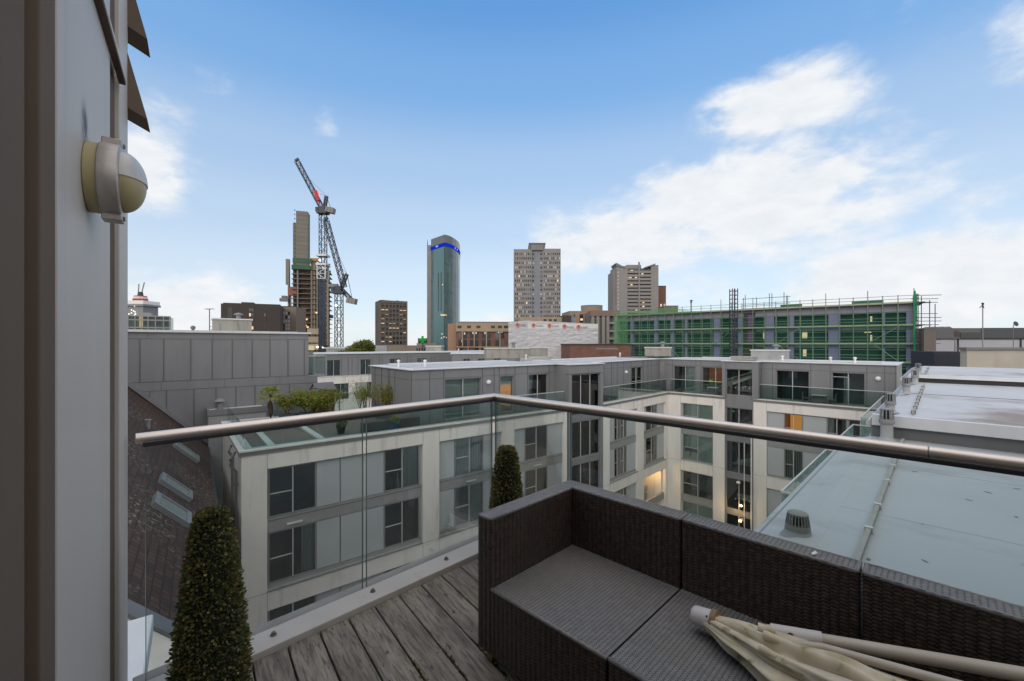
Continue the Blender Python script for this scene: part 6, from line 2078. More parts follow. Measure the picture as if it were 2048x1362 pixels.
m.build('netting_edge', mat('bright_green_net', (0.01, 0.17, 0.08, 1), (0.02, 0.24, 0.11, 1), 0.8, scale=1), sc)
# ladder tower
pL = at(1470, 0, 76)
t = thing('hoist_tower', 'dark open ladder tower rising above the green scaffold', 'hoist', (pL.x, pL.y, 0), 0)
m = MB(); wl = 10.5 / F * 76
zt = ZY(577, 76)
for (x, y) in ((-wl / 2, 0), (wl / 2, 0), (-wl / 2, wl), (wl / 2, wl)):
    m.box(x - 0.06, x + 0.06, y - 0.06, y + 0.06, GZ, zt)
k = 0
z = GZ
while z < zt:
    m.box(-wl / 2, wl / 2, -0.05, 0.05, z, z + 0.10); m.box(-wl / 2, wl / 2, wl - 0.05, wl + 0.05, z + 0.1, z + 0.2)
    m.box(-wl / 2 - 0.05, -wl / 2 + 0.05, 0, wl, z, z + 0.1); m.box(wl / 2 - 0.05, wl / 2 + 0.05, 0, wl, z, z + 0.1)
    z += 0.72
m.box(-wl * 0.12, wl * 0.12, 0.1, 0.16, GZ, zt)
m.build('frame', M['steel_dark'], t)
t = thing('roof_scaffold', 'loose scaffold frame standing on the roof right of the ladder tower', 'scaffold', (at(1487, 0, 82).x, 82, 0), S.rz)
m = MB(); z0 = ROOF_Z - 0.3; zt = ZY(594, 80)
xs = [0, 0.3, 2.2, 4.3, 4.7, 6.6, 7.0]
for x in xs:
    m.tube([(x, 0, z0), (x, 0, zt + (0.6 if x in (0.3, 4.3, 4.7, 6.6) else 0))], 0.06, 5)
for z in (z0 + 0.6, z0 + 1.3, zt - 0.2):
    m.tube([(-0.3, -0.06, z), (7.6, -0.06, z)], 0.05, 5)
m.build('frame', tube_d, t)

# ---- dark flat block at the right with white panels, aerials and dishes
Y0 = 72
t, fr = block('dark_flat_block', 'low dark grey flat block with white garage-like panels at the right edge', 'building', 1852, Y0, 92)
w_ = fr.s(2110)
m = MB()
m.box(0, w_, 0.4, 14, GZ, fr.z(1900, 656)); m.box(fr.s(1925), fr.s(1965), 0.3, 0.42, fr.z(1940, 676), fr.z(1940, 665), 2)
for px in (1872, 1919, 2045):
    m.box(fr.s(px) - 0.12, fr.s(px) + 0.12, 0.2, 0.4, GZ, fr.z(1900, 677), 3)
m.box(fr.s(1871), w_, 0.2, 0.4, fr.z(1900, 679), fr.z(1900, 677), 3)
m.box(fr.s(1968), w_, 0.25, 0.4, fr.z(1990, 676), fr.z(1990, 655.5), 1)
m.build('wall', [mat('dark_grey_cladding', (0.115, 0.112, 0.118, 1), rough=0.7), mat('darker_cladding', (0.07, 0.07, 0.078, 1), rough=0.7), M['win_dark'], M['black']], t)
m = MB()
for (a, b) in ((1873.5, 1917.5), (1920.5, 2043.5), (2046.5, 2100)):
    m.box(fr.s(a), fr.s(b), 0.3, 0.39, GZ, fr.z(1900, 679))
m.build('white_panel', mat('pale_lilac_panel', (0.36, 0.36, 0.39, 1), (0.33, 0.33, 0.355, 1), 0.6, scale=0.3), t)
m = MB()
for px in (1883, 1898, 1911):
    s = fr.s(px); m.add([(s - 0.55, 1, fr.z(px, 656)), (s + 0.55, 1, fr.z(px, 656)), (s, 1, fr.z(px, 652.5)), (s - 0.55, 3, fr.z(px, 656)), (s + 0.55, 3, fr.z(px, 656)), (s, 3, fr.z(px, 652.5))], [(0, 1, 2), (5, 4, 3), (0, 2, 5, 3), (1, 4, 5, 2)])
m.build('rooflight', M['win_grey'], t)
t, fr = block('radio_aerial', 'tall thin mast with a hooked aerial head at the right, against the sky', 'aerial', 1965.5, 40, 90)
zt = fr.z(1965, 612)
MB().tube([(0, 0, -3), (0, 0, zt)], 0.04, 6).build('mast', M['zinc'], t)
m = MB(); m.tube([(0, 0, zt - 0.1), (0.02, 0, zt + 0.2), (-0.05, 0, zt + 0.28)], 0.09, 6); m.tube([(0, 0, zt + 0.15), (-0.28, 0, zt - 0.18)], 0.03, 5); m.tube([(0, 0, zt + 0.1), (0.1, 0, zt - 0.2)], 0.04, 5)
m.build('antenna', M['steel_dark'], t)
t, fr = block('satellite_dish', 'dark oval satellite dish on the roof line at the far right', 'dish', 2030, 60, 90)
m = MB(); X = Matrix.Rotation(R(75), 4, 'X')
m.lathe([(0.02, 0), (0.25, 0.04), (0.36, 0.12), (0.34, 0.13), (0.02, 0.05)], (0, 0, fr.z(2030, 648)), 18, 0, X)
m.build('dish', M['steel_dark'], t, smooth=True); MB().tube([(0, 0.2, fr.z(2030, 649)), (0, 0.2, fr.z(2030, 700))], 0.04, 6).build('mast', M['zinc_dark'], t)
t, fr = block('satellite_dish', 'brown satellite dish on a pole in front of the dark block\'s white panels', 'dish', 1911.5, 50, 90)
m = MB(); m.lathe([(0.02, 0), (0.28, 0.04), (0.40, 0.12), (0.38, 0.13), (0.02, 0.05)], (0, 0, fr.z(1911, 668)), 18, 0, X)
m.build('dish', M['brown'], t, smooth=True); MB().tube([(0, 0.1, fr.z(1911, 669)), (0, 0.1, fr.z(1911, 735))], 0.05, 6).build('mast', M['zinc_dark'], t)
t, fr = block('brick_wall', 'narrow dull brick wall end between the scaffold and the navy screen', 'wall', 1848, 62, 128)
MB().box(0, fr.s(1872), 0, 3, GZ, fr.z(1860, 657)).build('wall', mat('dull_brick_end', (0.15, 0.125, 0.115, 1), rough=0.85), t)
m = MB(); m.box(-0.05, fr.s(1872), -0.1, 3, fr.z(1860, 657), fr.z(1860, 655.5)); m.build('coping', M['zinc_dark'], t)

# ================================================================== our own flat: the wall at the left, the deck, the rail
RW = R(36.4)
cw_, sw_ = math.cos(RW), math.sin(RW)
def wl(x, y, z=0.0):
    return Vector((cw_ * x - sw_ * y, sw_ * x + cw_ * y, z))


own = thing('apartment_building', 'our own zinc clad flat at the left edge, carrying the round lamp', 'building', (0, 0, 0), RW)
M['own_zinc'] = mat('near_zinc_panel', (0.54, 0.50, 0.46, 1), (0.49, 0.455, 0.42, 1), 0.5, 0.0, spec=0.3, scale=0.8, stretch=(1, 1.5, 0.25), rvar=0.06,
                    c3=(0.36, 0.33, 0.30, 1), s3=2.0, lo3=0.56, hi3=0.85, st3=(2.5, 2.5, 0.12))
_t = NT(M['own_zinc'].node_tree)
_b = [n for n in _t.n if n.type == 'BSDF_PRINCIPLED'][0]
_c = _b.inputs['Base Color'].links[0].from_socket
_co = _t.node('ShaderNodeTexCoord').outputs['Object']
_s = _t.node('ShaderNodeSeparateXYZ', {0: _co})
_dy = _t.m('DIVIDE', _t.m('SUBTRACT', _s.outputs[1], 1.655), 0.035)
_dz = _t.m('DIVIDE', _t.m('SUBTRACT', _s.outputs[2], 2.105), 0.045)
_g = _t.m('EXPONENT', _t.m('MULTIPLY', _t.m('ADD', _t.m('MULTIPLY', _dy, _dy), _t.m('MULTIPLY', _dz, _dz)), -1.0))
_n = _t.noise(_t.mapping(_co, (1, 1, 0.4)), 55.0, 5.0)
_k = _t.m('MULTIPLY', _t.m('MULTIPLY', _g, 1.6), _t.mapr(_n, 0.3, 0.55), clamp=True)
_t.put(_b.inputs['Base Color'], _t.mix(_k, _c, (0.05, 0.042, 0.036, 1)))
M['own_trim'] = mat('brown_grey_trim', (0.16, 0.122, 0.095, 1), (0.135, 0.103, 0.08, 1), 0.85, 0.0, scale=2, spec=0.08)
HW = 4.2
m = MB()
m.box(-6, -0.25, -9, -0.6, GZ, HW, 1)                                  # body behind the camera's left
m.box(-0.25, 6.5, -9, -1.6, GZ, 2.5)                                     # body behind the camera
m.box(-6, -0.29, -0.6, 2.56, GZ, HW)
m.box(-0.29, -0.26, -0.6, 1.19, -0.4, HW, 1)
m.box(-0.29, -0.275, 1.19, 1.25, -0.4, HW, 1)
m.box(-0.29, -0.252, 1.25, 1.362, -0.4, HW, 1)
m.box(-0.29, -0.25, 1.37, 2.087, -0.4, HW)
m.box(-0.29, -0.265, 2.087, 2.325, -0.4, HW, 1)
m.box(-0.29, -0.25, 2.325, 2.575, -0.4, HW)
m.build('wall', [M['own_zinc'], M['own_trim']], own, bevel=0.004)
m = MB()
m.box(-0.25, -0.229, 0.9, 2.30, 2.535, 2.55, 1); m.box(-0.25, -0.233, 0.9, 2.30, 2.55, 2.585)
m.build('horizontal_trim', [M['own_zinc'], M['own_trim']], own)
for z in (2.525, 2.89):
    m = MB()
    pr = [(-0.262, z + 0.33), (-0.182, z), (-0.29, z + 0.05)]
    vs = [(p[0], y, p[1]) for y in (2.56, 2.72) for p in pr]
    m.add(vs, [(0, 1, 2), (5, 4, 3), (0, 3, 4, 1), (1, 4, 5, 2), (2, 5, 3, 0)])
    m.build('flared_flashing', M['own_trim'], own)
m = MB(); m.box(-0.36, -0.20, 2.60, 3.2, -0.16, -0.05)
m.build('sill_flashing', M['white'], own, bevel=0.01)

# lamp
la = thing('wall_lamp', 'round metal bulkhead lamp with a half hooded cream lens on the zinc wall', 'wall lamp', wl(-0.25, 1.70, 1.975), RW)
la.scale = (0.66, 0.80, 0.80)
XL = Matrix.Rotation(R(90), 4, 'Y')
cream = mat('cream_plastic', (0.43, 0.355, 0.19, 1), (0.38, 0.315, 0.165, 1), 0.45, scale=6)
alu = mat('cast_aluminium', (0.50, 0.455, 0.41, 1), (0.36, 0.325, 0.295, 1), 0.42, 0.55, scale=14, bump=0.0005)
MB().lathe([(0.118, 0.0), (0.122, 0.004), (0.122, 0.046), (0.112, 0.05)], n=40, X=XL).build('back_plate', cream, la, smooth=True, angle=40)
m = MB(); m.lathe([(0.119, 0.042), (0.128, 0.042), (0.130, 0.05), (0.130, 0.106), (0.126, 0.112), (0.10, 0.114), (0.10, 0.10)], n=48, X=XL)
for s in (1, -1):
    m.box(0.046, 0.114, -0.032, 0.032, 0.118 * s if s > 0 else -0.148, 0.148 if s > 0 else -0.118)
ring = m.build('body_ring', alu, la, smooth=True, angle=35, bevel=0.004)
for s in (1, -1):
    MB().lathe([(0.009, 0.112), (0.009, 0.119), (0.004, 0.121)], (0, 0, 0.134 * s), 10, 0, XL).build('screw', M['zinc_dark'], ring)
def dome(z_lo, z_hi, r=0.108, x0=0.112, d=0.082, n=24):
    mm = MB(); vs = []; fs = []
    rows = 12
    for i in range(rows + 1):
        ph = (math.pi / 2) * i / rows
        for k in range(n + 1):
            th = z_lo + (z_hi - z_lo) * k / n
            vs.append((x0 + d * math.sin(ph), r * math.cos(ph) * math.cos(th), r * math.cos(ph) * math.sin(th)))
    for i in range(rows):
        for k in range(n):
            fs.append((i * (n + 1) + k, i * (n + 1) + k + 1, (i + 1) * (n + 1) + k + 1, (i + 1) * (n + 1) + k))
    return mm.add(vs, fs)


dome(math.pi, 2 * math.pi).build('lens', cream, la, smooth=True)
dome(-0.02, math.pi + 0.02, 0.111, 0.112, 0.0855).build('hood', mat('pale_hood', (0.56, 0.54, 0.52, 1), (0.50, 0.48, 0.46, 1), 0.4, 0.1, scale=8), la, smooth=True)

# deck
def clip(poly, nx, ny, c):
    out = []
    for i in range(len(poly)):
        a, b = poly[i], poly[(i + 1) % len(poly)]
        da, db = a[0] * nx + a[1] * ny - c, b[0] * nx + b[1] * ny - c
        if da <= 0:
            out.append(a)
        if da * db < 0:
            q = da / (da - db)
            out.append((a[0] + (b[0] - a[0]) * q, a[1] + (b[1] - a[1]) * q))
    return out


def rail_clip(poly, y_max, x_max):
    r = math.sqrt(0.5)
    poly = clip(poly, -r, r, y_max)
    return clip(poly, r, r, x_max)


m_, tt = new_mat('weathered_deck_boards')
co = tt.node('ShaderNodeTexCoord').outputs['Object']
rot = tt.mapping(co, rot=(0, 0, -RW))
sp_ = tt.node('ShaderNodeSeparateXYZ', {0: rot})
bi = tt.m('FLOOR', tt.m('DIVIDE', tt.m('SUBTRACT', sp_.outputs[0], 0.818 - 1.52), 0.152))
wn = tt.node('ShaderNodeTexWhiteNoise', {'W': bi}, noise_dimensions='1D').outputs[0]
off = tt.node('ShaderNodeCombineXYZ', {0: tt.m('MULTIPLY', wn, 7.0), 1: tt.m('MULTIPLY', wn, 31.0), 2: 0.0}).outputs[0]
vv = tt.node('ShaderNodeVectorMath', {0: rot, 1: off}, operation='ADD').outputs[0]
grain = tt.noise(tt.mapping(vv, (1, 0.09, 1)), 75.0, 6.0, 0.65, 0.6)
mid = tt.noise(tt.mapping(vv, (1, 0.22, 1)), 13.0, 6.0, 0.62, 0.8)
big = tt.noise(rot, 2.2, 4.0)
col = tt.mix(tt.mapr(mid, 0.36, 0.66), (0.165, 0.135, 0.104, 1), (0.36, 0.315, 0.262, 1))
col = tt.mix(tt.mapr(grain, 0.48, 0.62, 0.0, 0.85), col, (0.078, 0.062, 0.048, 1))
col = tt.mix(tt.mapr(wn, 0.0, 1.0, 0.0, 0.35), col, (0.12, 0.095, 0.075, 1))
col = tt.mix(tt.mapr(big, 0.54, 0.75, 0.0, 0.5, True), col, (0.16, 0.155, 0.085, 1))
pit = tt.noise(tt.mapping(vv, (1, 0.35, 1)), 26.0, 3.0, 0.5)
col = tt.mix(tt.mapr(pit, 0.66, 0.71, 0.0, 0.8), col, (0.035, 0.03, 0.026, 1))
bs = tt.node('ShaderNodeBsdfPrincipled', {'Base Color': col, 'Roughness': tt.mapr(mid, 0.3, 0.7, 0.5, 0.8), 'Specular IOR Level': 0.35})
bn = tt.node('ShaderNodeBump', {'Height': tt.m('ADD', tt.m('MULTIPLY', grain, 0.6), mid), 'Strength': 1.0, 'Distance': 0.010})
tt.put(bs.inputs['Normal'], bn.outputs[0]); finish(tt, bs.outputs[0])
deck = MB()
x = 0.818 - 0.152 * 8
while x < 3.2:
    a, b = max(x + 0.004, -0.262), x + 0.148
    if b > -0.25:
        poly = [wl(a, -0.9), wl(b, -0.9), wl(b, 4.0), wl(a, 4.0)]
        poly = rail_clip([(p.x, p.y) for p in poly], 2.285, 2.085)
        if len(poly) > 2:
            deck.prism(poly, -0.035, 0.0)
            for yy in (0.35, 0.95, 1.55, 2.15, 2.75):                    # screw heads in pairs
                pass
    x += 0.152
dk = structure('deck', deck, m_)
bv = dk.modifiers.new('bevel', 'BEVEL'); bv.width, bv.segments, bv.limit_method = 0.004, 2, 'ANGLE'
m = MB()
poly = rail_clip([(p.x, p.y) for p in (wl(-0.29, -0.9), wl(6.4, -0.9), wl(6.4, 6.5), wl(-0.29, 6.5))], 2.50, 2.30)
m.prism(poly, GZ, -0.085)
structure('deck_base', m, mat('dark_deck_base', (0.03, 0.028, 0.025, 1), rough=0.9))
# screw holes in the boards
m = MB()
x = 0.818 - 0.152 * 6
rr = random.Random(2)
while x < 3.0:
    for yy in (0.72, 1.25, 1.78, 2.31, 2.84):
        for dx in (0.03, 0.118):
            p = wl(x + dx + rr.uniform(-0.006, 0.006), yy + rr.uniform(-0.01, 0.01) + 0.12 * x)
            rx, ry = math.sqrt(.5) * (p.x + p.y), math.sqrt(.5) * (p.y - p.x)
            if rx < 2.05 and ry < 2.25 and x + dx > -0.22:
                m.lathe([(0.0045, -0.004), (0.0045, 0.0006), (0.001, 0.0007)], (p.x, p.y, 0.0), 8)
    x += 0.152
o = structure('deck_screws', m, M['black'])

# moss in the gaps
t = tag(None or thing('moss', 'patches of green moss in the deck board gaps near the sofa', 'moss'), kind=None)
COL.objects.unlink(t); bpy.data.objects.remove(t)
pts = []
for (px, py, k) in [(845, 1362, 60), (838, 1338, 50), (890, 1305, 40), (905, 1318, 40), (930, 1352, 60), (955, 1300, 30), (1000, 1345, 80), (985, 1330, 50)]:
    p = onz(px, py, 0.0)
    lx = cw_ * p.x + sw_ * p.y; ly = -sw_ * p.x + cw_ * p.y
    lx = 0.818 + 0.152 * round((lx - 0.818) / 0.152)
    for i in range(k):
        q = wl(lx + rng.normal() * 0.005, ly + rng.normal() * 0.06); pts.append((q.x, q.y, -0.006 + abs(rng.normal()) * 0.004))
P_ = np.array(pts)
v, f, mi = leaf_cloud(len(P_), lambda r_, n: P_, 0.012, 77, 1.5, -0.5, 1)
mo = leaf_object('moss', v, f, mi, [leaf_mat('moss_green', (0.07, 0.09, 0.015, 1), (0.045, 0.06, 0.012, 1), 0.9)], None)
tag(mo, 'green moss growing in the gaps between deck boards', 'moss', kind='stuff')

# balustrade
cr = rail_pt(2.29, 2.49, 0)
bal = thing('glass_balustrade', 'near glass balustrade with a round brushed steel handrail, turning the deck corner', 'balustrade', cr, RZ)
steel = mat('brushed_steel', (0.80, 0.70, 0.625, 1), (0.74, 0.645, 0.575, 1), 0.40, 0.8, scale=6.0, rvar=0.04, c3=(0.48, 0.44, 0.41, 1), s3=60, lo3=0.66, hi3=0.8)
rad = 0.0230; zr = 1.083; nn_ = 28
def rail_x(x0, x1, mitre):
    vs = []
    for e, x in enumerate((x0, x1)):
        for k in range(nn_):
            a = 2 * math.pi * k / nn_
            y = rad * math.cos(a)
            vs.append((x + (y if e == 1 and mitre else 0), y, zr + rad * math.sin(a)))
    return vs, [(k, (k + 1) % nn_, nn_ + (k + 1) % nn_, nn_ + k)[::-1] for k in range(nn_)] + [tuple(range(nn_)), tuple(range(2 * nn_ - 1, nn_ - 1, -1))]


m = MB(); vs, fs = rail_x(-2.132, 0.0, True); m.add(vs, fs)
hr = m.build('handrail', steel, bal, smooth=True, angle=40)
m = MB(); m.box(-2.11, 0.0, -0.042, -0.018, zr - 0.034, zr - 0.018)
m.build('gasket', M['black'], hr)
vs2 = []
for e, y in enumerate((0.0, -2.46)):
    for k in range(nn_):
        a = 2 * math.pi * k / nn_
        x_ = rad * math.cos(a)
        vs2.append((x_, y + (x_ if e == 0 else 0), zr + rad * math.sin(a)))
m = MB(); m.add(vs2, [(k, (k + 1) % nn_, nn_ + (k + 1) % nn_, nn_ + k) for k in range(nn_)] + [tuple(range(nn_ - 1, -1, -1)), tuple(range(nn_, 2 * nn_))])
hr = m.build('handrail', steel, bal, smooth=True, angle=40)
m = MB(); m.box(-0.042, -0.018, -4.4, 0.0, zr - 0.034, zr - 0.018)
m.build('gasket', M['black'], hr)
m = MB(); m.tube([(0, -2.4605, zr), (0, -4.6, zr)], rad, 28)
m.build('handrail', steel, bal, smooth=True, angle=40)
m = MB(); m.tube([(0, -2.458, zr), (0, -2.463, zr)], rad + 0.0003, 28)
m.build('joint_sleeve', M['frame'], bal, smooth=True, angle=40)
def pane(x0, x1, y0, y1):
    o = MB().box(x0, x1, y0, y1, 0.02, zr - 0.02).build('glass_pane', M['glass_near'], bal)
    if x1 - x0 > y1 - y0:
        for q in (x0, x1):
            MB().box(q - 0.0012, q + 0.0012, y0 - 0.0003, y1 + 0.0003, 0.02, zr - 0.026).build('glass_edge', M['glass_edge'], o)
    else:
        for q in (y0, y1):
            MB().box(x0 - 0.0003, x1 + 0.0003, q - 0.0012, q + 0.0012, 0.02, zr - 0.026).build('glass_edge', M['glass_edge'], o)


pane(-2.10, -1.105, -0.036, -0.024)
pane(-1.080, -0.052, -0.036, -0.024)
pane(-0.036, -0.024, -0.752, -0.050)
pane(-0.036, -0.024, -2.90, -0.776)
chan = mat('pale_channel', (0.54, 0.49, 0.45, 1), (0.46, 0.415, 0.38, 1), 0.5, 0.0, scale=2.5, c3=(0.33, 0.29, 0.25, 1), s3=6, lo3=0.58, hi3=0.8)
chan2 = mat('brownish_channel', (0.30, 0.255, 0.225, 1), (0.24, 0.205, 0.18, 1), 0.6, scale=6)
m = MB()
m.box(-2.14, 0.03, -0.200, -0.045, -0.05, 0.030); m.box(-2.14, 0.03, -0.045, 0.035, -0.30, 0.022, 1)
m.box(-0.200, -0.045, -4.6, -0.203, -0.05, 0.030); m.box(-0.045, 0.03, -4.6, -0.048, -0.30, 0.022, 1)
ch = m.build('base_channel', [chan, chan2], bal, bevel=0.004)
bo = mat('dull_bolt', (0.17, 0.15, 0.125, 1), rough=0.5, metal=0.5)
b0 = None
for i in range(5):
    b = MB().lathe([(0.016, 0.0), (0.016, 0.004), (0.010, 0.006), (0.010, 0.015), (0.006, 0.018), (0.001, 0.018)], (0, 0, 0), 12).build('bolt', bo, ch, smooth=True, angle=40) if b0 is None else b0.copy()
    if b0 is None:
        b0 = b
    else:
        COL.objects.link(b)
    b.location = (-2.15 + 0.534 * i, -0.115, 0.030)

# ================================================================== wicker sofa
wm, wt = new_mat('dark_wicker')
co = wt.node('ShaderNodeTexCoord').outputs['Object']
nz = wt.noise(wt.mapping(co, (1, 1, 1)), 45.0, 3.0)
nb = wt.noise(co, 1.6, 4.0)
col = wt.mix(wt.mapr(nz, 0.38, 0.62), (0.027, 0.018, 0.0145, 1), (0.080, 0.051, 0.040, 1))
col = wt.mix(wt.mapr(nb, 0.5, 0.72, 0, 0.5), col, (0.075, 0.066, 0.056, 1))
bs = wt.node('ShaderNodeBsdfPrincipled', {'Base Color': col, 'Roughness': 0.42, 'Specular IOR Level': 0.5})
finish(wt, bs.outputs[0])
wt_m = mat('pale_wicker_top', (0.22, 0.208, 0.20, 1), (0.15, 0.14, 0.135, 1), 0.5, scale=30, c3=(0.17, 0.165, 0.125, 1), s3=3.0, lo3=0.5, hi3=0.75)  # greyer, paler tone for upward faces and edge strands, with olive patches
gap_m = mat('wicker_core', (0.012, 0.009, 0.008, 1), rough=0.7)
foot_m = mat('yellowed_foot', (0.22, 0.17, 0.03, 1), rough=0.6)


def weave(mb, O, U, V, N, lu, lv, cu=0.0285, cv=0.0135, h=0.0042, m=0):
    """raised strands over a rectangle: columns of lens shaped loops, every second column half a step up"""
    O, U, V, N = Vector(O), Vector(U), Vector(V), Vector(N)
    nu = max(1, round(lu / cu)); cu = lu / nu
    nv = max(1, round(lv / cv)); cv = lv / nv
    us = [0.0, 0.22, 0.5, 0.78, 1.0]; hs = [0.05, 0.72, 1.0, 0.72, 0.05]; ws = [0.22, 0.43, 0.47, 0.43, 0.22]
    for i in range(nu):
        sh = 0.5 * (i % 2)
        for k in range(nv + (1 if sh else 0)):
            c = (k + 0.5 - sh) * cv
            vs = []
            jit = random.uniform(0.85, 1.1)
            for u, q, w in zip(us, hs, ws):
                for e in (-1, 0, 1):
                    vpos = min(max(c + e * w * cv, 0), lv)
                    vs.append(O + U * ((i + u) * cu) + V * vpos + N * (h * q * jit * (1.0 if e == 0 else 0.55)))
            mb.add(vs, [(3 * a + b, 3 * a + 3 + b, 3 * a + 4 + b, 3 * a + 1 + b) for a in range(4) for b in range(2)], m)


def woven_box(x0, x1, y0, y1, z0, z1, faces):
    """dark core box with woven strands on the listed faces"""
    m = MB(); e = 0.003
    m.box(x0 + e, x1 - e, y0 + e, y1 - e, z0 + e, z1 - e, 1)
    X, Y, Z = Vector((1, 0, 0)), Vector((0, 1, 0)), Vector((0, 0, 1))
    for fc in faces:
        if fc == '-x': weave(m, (x0 + e, y0, z0), Y, Z, -X, y1 - y0, z1 - z0)
        if fc == '+x': weave(m, (x1 - e, y0, z0), Y, Z, X, y1 - y0, z1 - z0)
        if fc == '-y': weave(m, (x0, y0 + e, z0), X, Z, -Y, x1 - x0, z1 - z0)
        if fc == '+y': weave(m, (x0, y1 - e, z0), X, Z, Y, x1 - x0, z1 - z0)
        if fc == '+z': weave(m, (x0, y0, z1 - e), Y, X, Z, y1 - y0, x1 - x0, 0.017, 0.0115, 0.0019, 2)
    return m


def edge_band(x0, x1, y0, y1, z, r=0.012):
    """smooth rounded strand binding the top edge"""
    m = MB()
    c = [(x0, y0), (x1, y0), (x1, y1), (x0, y1)]
    for i in range(4):
        p, q = c[i], c[(i + 1) % 4]
        m.tube([(p[0], p[1], z), (q[0], q[1], z)], r, 8)
    return m


WM = [wm, gap_m, wt_m]
SH, BH, FT = 0.365, 0.686, 0.055
def module(label, x, y, w, arm):
    t = thing('wicker_sofa_module', label, 'sofa', rail_pt(x, y, 0), RZ, 'modules of the dark wicker corner sofa')
    yw = w - 0.092 if arm else w
    st_ = woven_box(0, 0.622, 0, yw, FT, SH, ['-x', '+z']).build('seat', WM, t)
    MB().tube([(0.006, 0, SH - 0.006), (0.006, yw, SH - 0.006)], 0.0085, 8).build('edge_strand', WM[2], st_, smooth=True)
    bk = woven_box(0.622, 0.722, 0, w, FT, BH, ['-x', '+z', '+x', '-y', '+y']).build('backrest', WM, t)
    edge_band(0.628, 0.716, 0.006, w - 0.006, BH - 0.006, 0.0075).build('edge_strand', WM[2], bk, smooth=True)
    if arm:
        am = woven_box(0, 0.622, yw, w, FT, BH, ['-x', '-y', '+y', '+z']).build('armrest', WM, t)
        edge_band(0.006, 0.622, yw + 0.006, w - 0.006, BH - 0.006, 0.0075).build('edge_strand', WM[2], am, smooth=True)
    for (fx, fy) in ((0.03, 0.03), (0.03, w - 0.07), (0.66, 0.03), (0.66, w - 0.07)):
        f_ = MB(); f_.box(fx, fx + 0.04, fy, fy + 0.04, 0.0, FT + 0.004)
        f_.build('foot', foot_m if (arm and fx < 0.1 and fy > 0.3) else M['black'], t)
    return t


module('left corner module of the dark wicker sofa, with the end arm', 1.33, 0.852, 0.71, True)
mm_ = module('middle module of the dark wicker sofa, under the parasol head', 1.335, 0.204, 0.642, False)
c_ = dup(mm_, rail_pt(1.335, -0.446, 0), RZ, 'right-hand module of the dark wicker sofa, cut by the picture edge')
c_ = dup(mm_, rail_pt(1.335, -1.094, 0), RZ, 'last module of the dark wicker sofa, outside the picture on the right')

# scraps lying about
t = thing('white_scrap', 'tiny white scrap lying on top of the middle sofa back', 'scrap', onz(1628, 1108, BH + 0.004), 0.4)
MB().add([(-0.012, -0.004, 0), (0.012, -0.006, 0.002), (0.016, 0.004, 0.006), (-0.008, 0.006, 0.001), (-0.012, -0.004, 0.002), (0.012, -0.006, 0.004), (0.016, 0.004, 0.008), (-0.008, 0.006, 0.003)],
         [(3, 2, 1, 0), (4, 5, 6, 7), (0, 1, 5, 4), (1, 2, 6, 5), (2, 3, 7, 6), (3, 0, 4, 7)]).build('scrap', M['white'], t)

# ================================================================== folded parasol on the seat
hd = rail_pt(1.715, 0.635, 0.425); te = rail_pt(1.882, -0.17, 0.562)
dv = (te - hd).normalized()
par = thing('folded_parasol', 'grubby cream parasol folded up and laid along the sofa seat', 'parasol', (hd.x, hd.y, SH))
L0 = lambda p: Vector(p) - Vector((hd.x, hd.y, SH))
cream_p = mat('chalky_pole', (0.52, 0.46, 0.38, 1), (0.45, 0.39, 0.315, 1), 0.5, scale=5, stretch=(1, 1, 1), c3=(0.36, 0.17, 0.06, 1), s3=5.5, lo3=0.68, hi3=0.76)
plast = mat('white_plastic', (0.60, 0.56, 0.53, 1), (0.53, 0.49, 0.46, 1), 0.5, scale=9)
m = MB(); m.tube([L0(hd + dv * 0.20), L0(hd + dv * 1.9)], 0.0195, 16)
m.build('pole', cream_p, par, smooth=True, angle=40)
m = MB(); m.tube([L0(hd + dv * 0.212), L0(hd + dv * 0.365)], 0.0245, 16)
sl = m.build('sleeve', plast, par, smooth=True, angle=40)
m = MB(); m.lathe([(0.010, -0.002), (0.010, 0.004), (0.002, 0.004)], L0(hd + dv * 0.27 + Vector((-0.012, -0.020, 0.008))), 10, 0, Matrix.Rotation(R(80), 4, 'X'))
m.build('pin_hole', M['brown'], sl)
# canopy: pleated bundle opening towards the right-hand bottom of the picture
ax = [hd + Vector((0.0, 0.0, -0.008)), rail_pt(1.685, 0.50, 0.425), rail_pt(1.645, 0.34, 0.43), rail_pt(1.615, 0.16, 0.435), rail_pt(1.60, -0.05, 0.44), rail_pt(1.59, -0.35, 0.44)]
wid = [0.036, 0.066, 0.097, 0.120, 0.140, 0.15]; hgt = [0.036, 0.054, 0.069, 0.076, 0.080, 0.080]
cv_, ct = new_mat('mildewed_canvas')
co = ct.node('ShaderNodeTexCoord').outputs['Object']
na = ct.noise(co, 7.0, 5.0, 0.6); nb = ct.noise(co, 16.0, 4.0); nc = ct.noise(co, 4.0, 3.0)
col = ct.mix(ct.mapr(na, 0.35, 0.65), (0.50, 0.42, 0.285, 1), (0.64, 0.565, 0.44, 1))
col = ct.mix(ct.mapr(nc, 0.55, 0.72, 0.0, 0.65, True), col, (0.25, 0.22, 0.085, 1))
col = ct.mix(ct.mapr(nb, 0.60, 0.70, 0.0, 0.7, True), col, (0.15, 0.135, 0.05, 1))
bs = ct.node('ShaderNodeBsdfPrincipled', {'Base Color': col, 'Roughness': 0.85, 'Specular IOR Level': 0.2})
bn = ct.node('ShaderNodeBump', {'Height': ct.noise(co, 140.0, 2.0), 'Strength': 0.5, 'Distance': 0.002})
ct.put(bs.inputs['Normal'], bn.outputs[0]); finish(ct, bs.outputs[0])
m = MB(); NT_, NR = 132, 64
vs = []
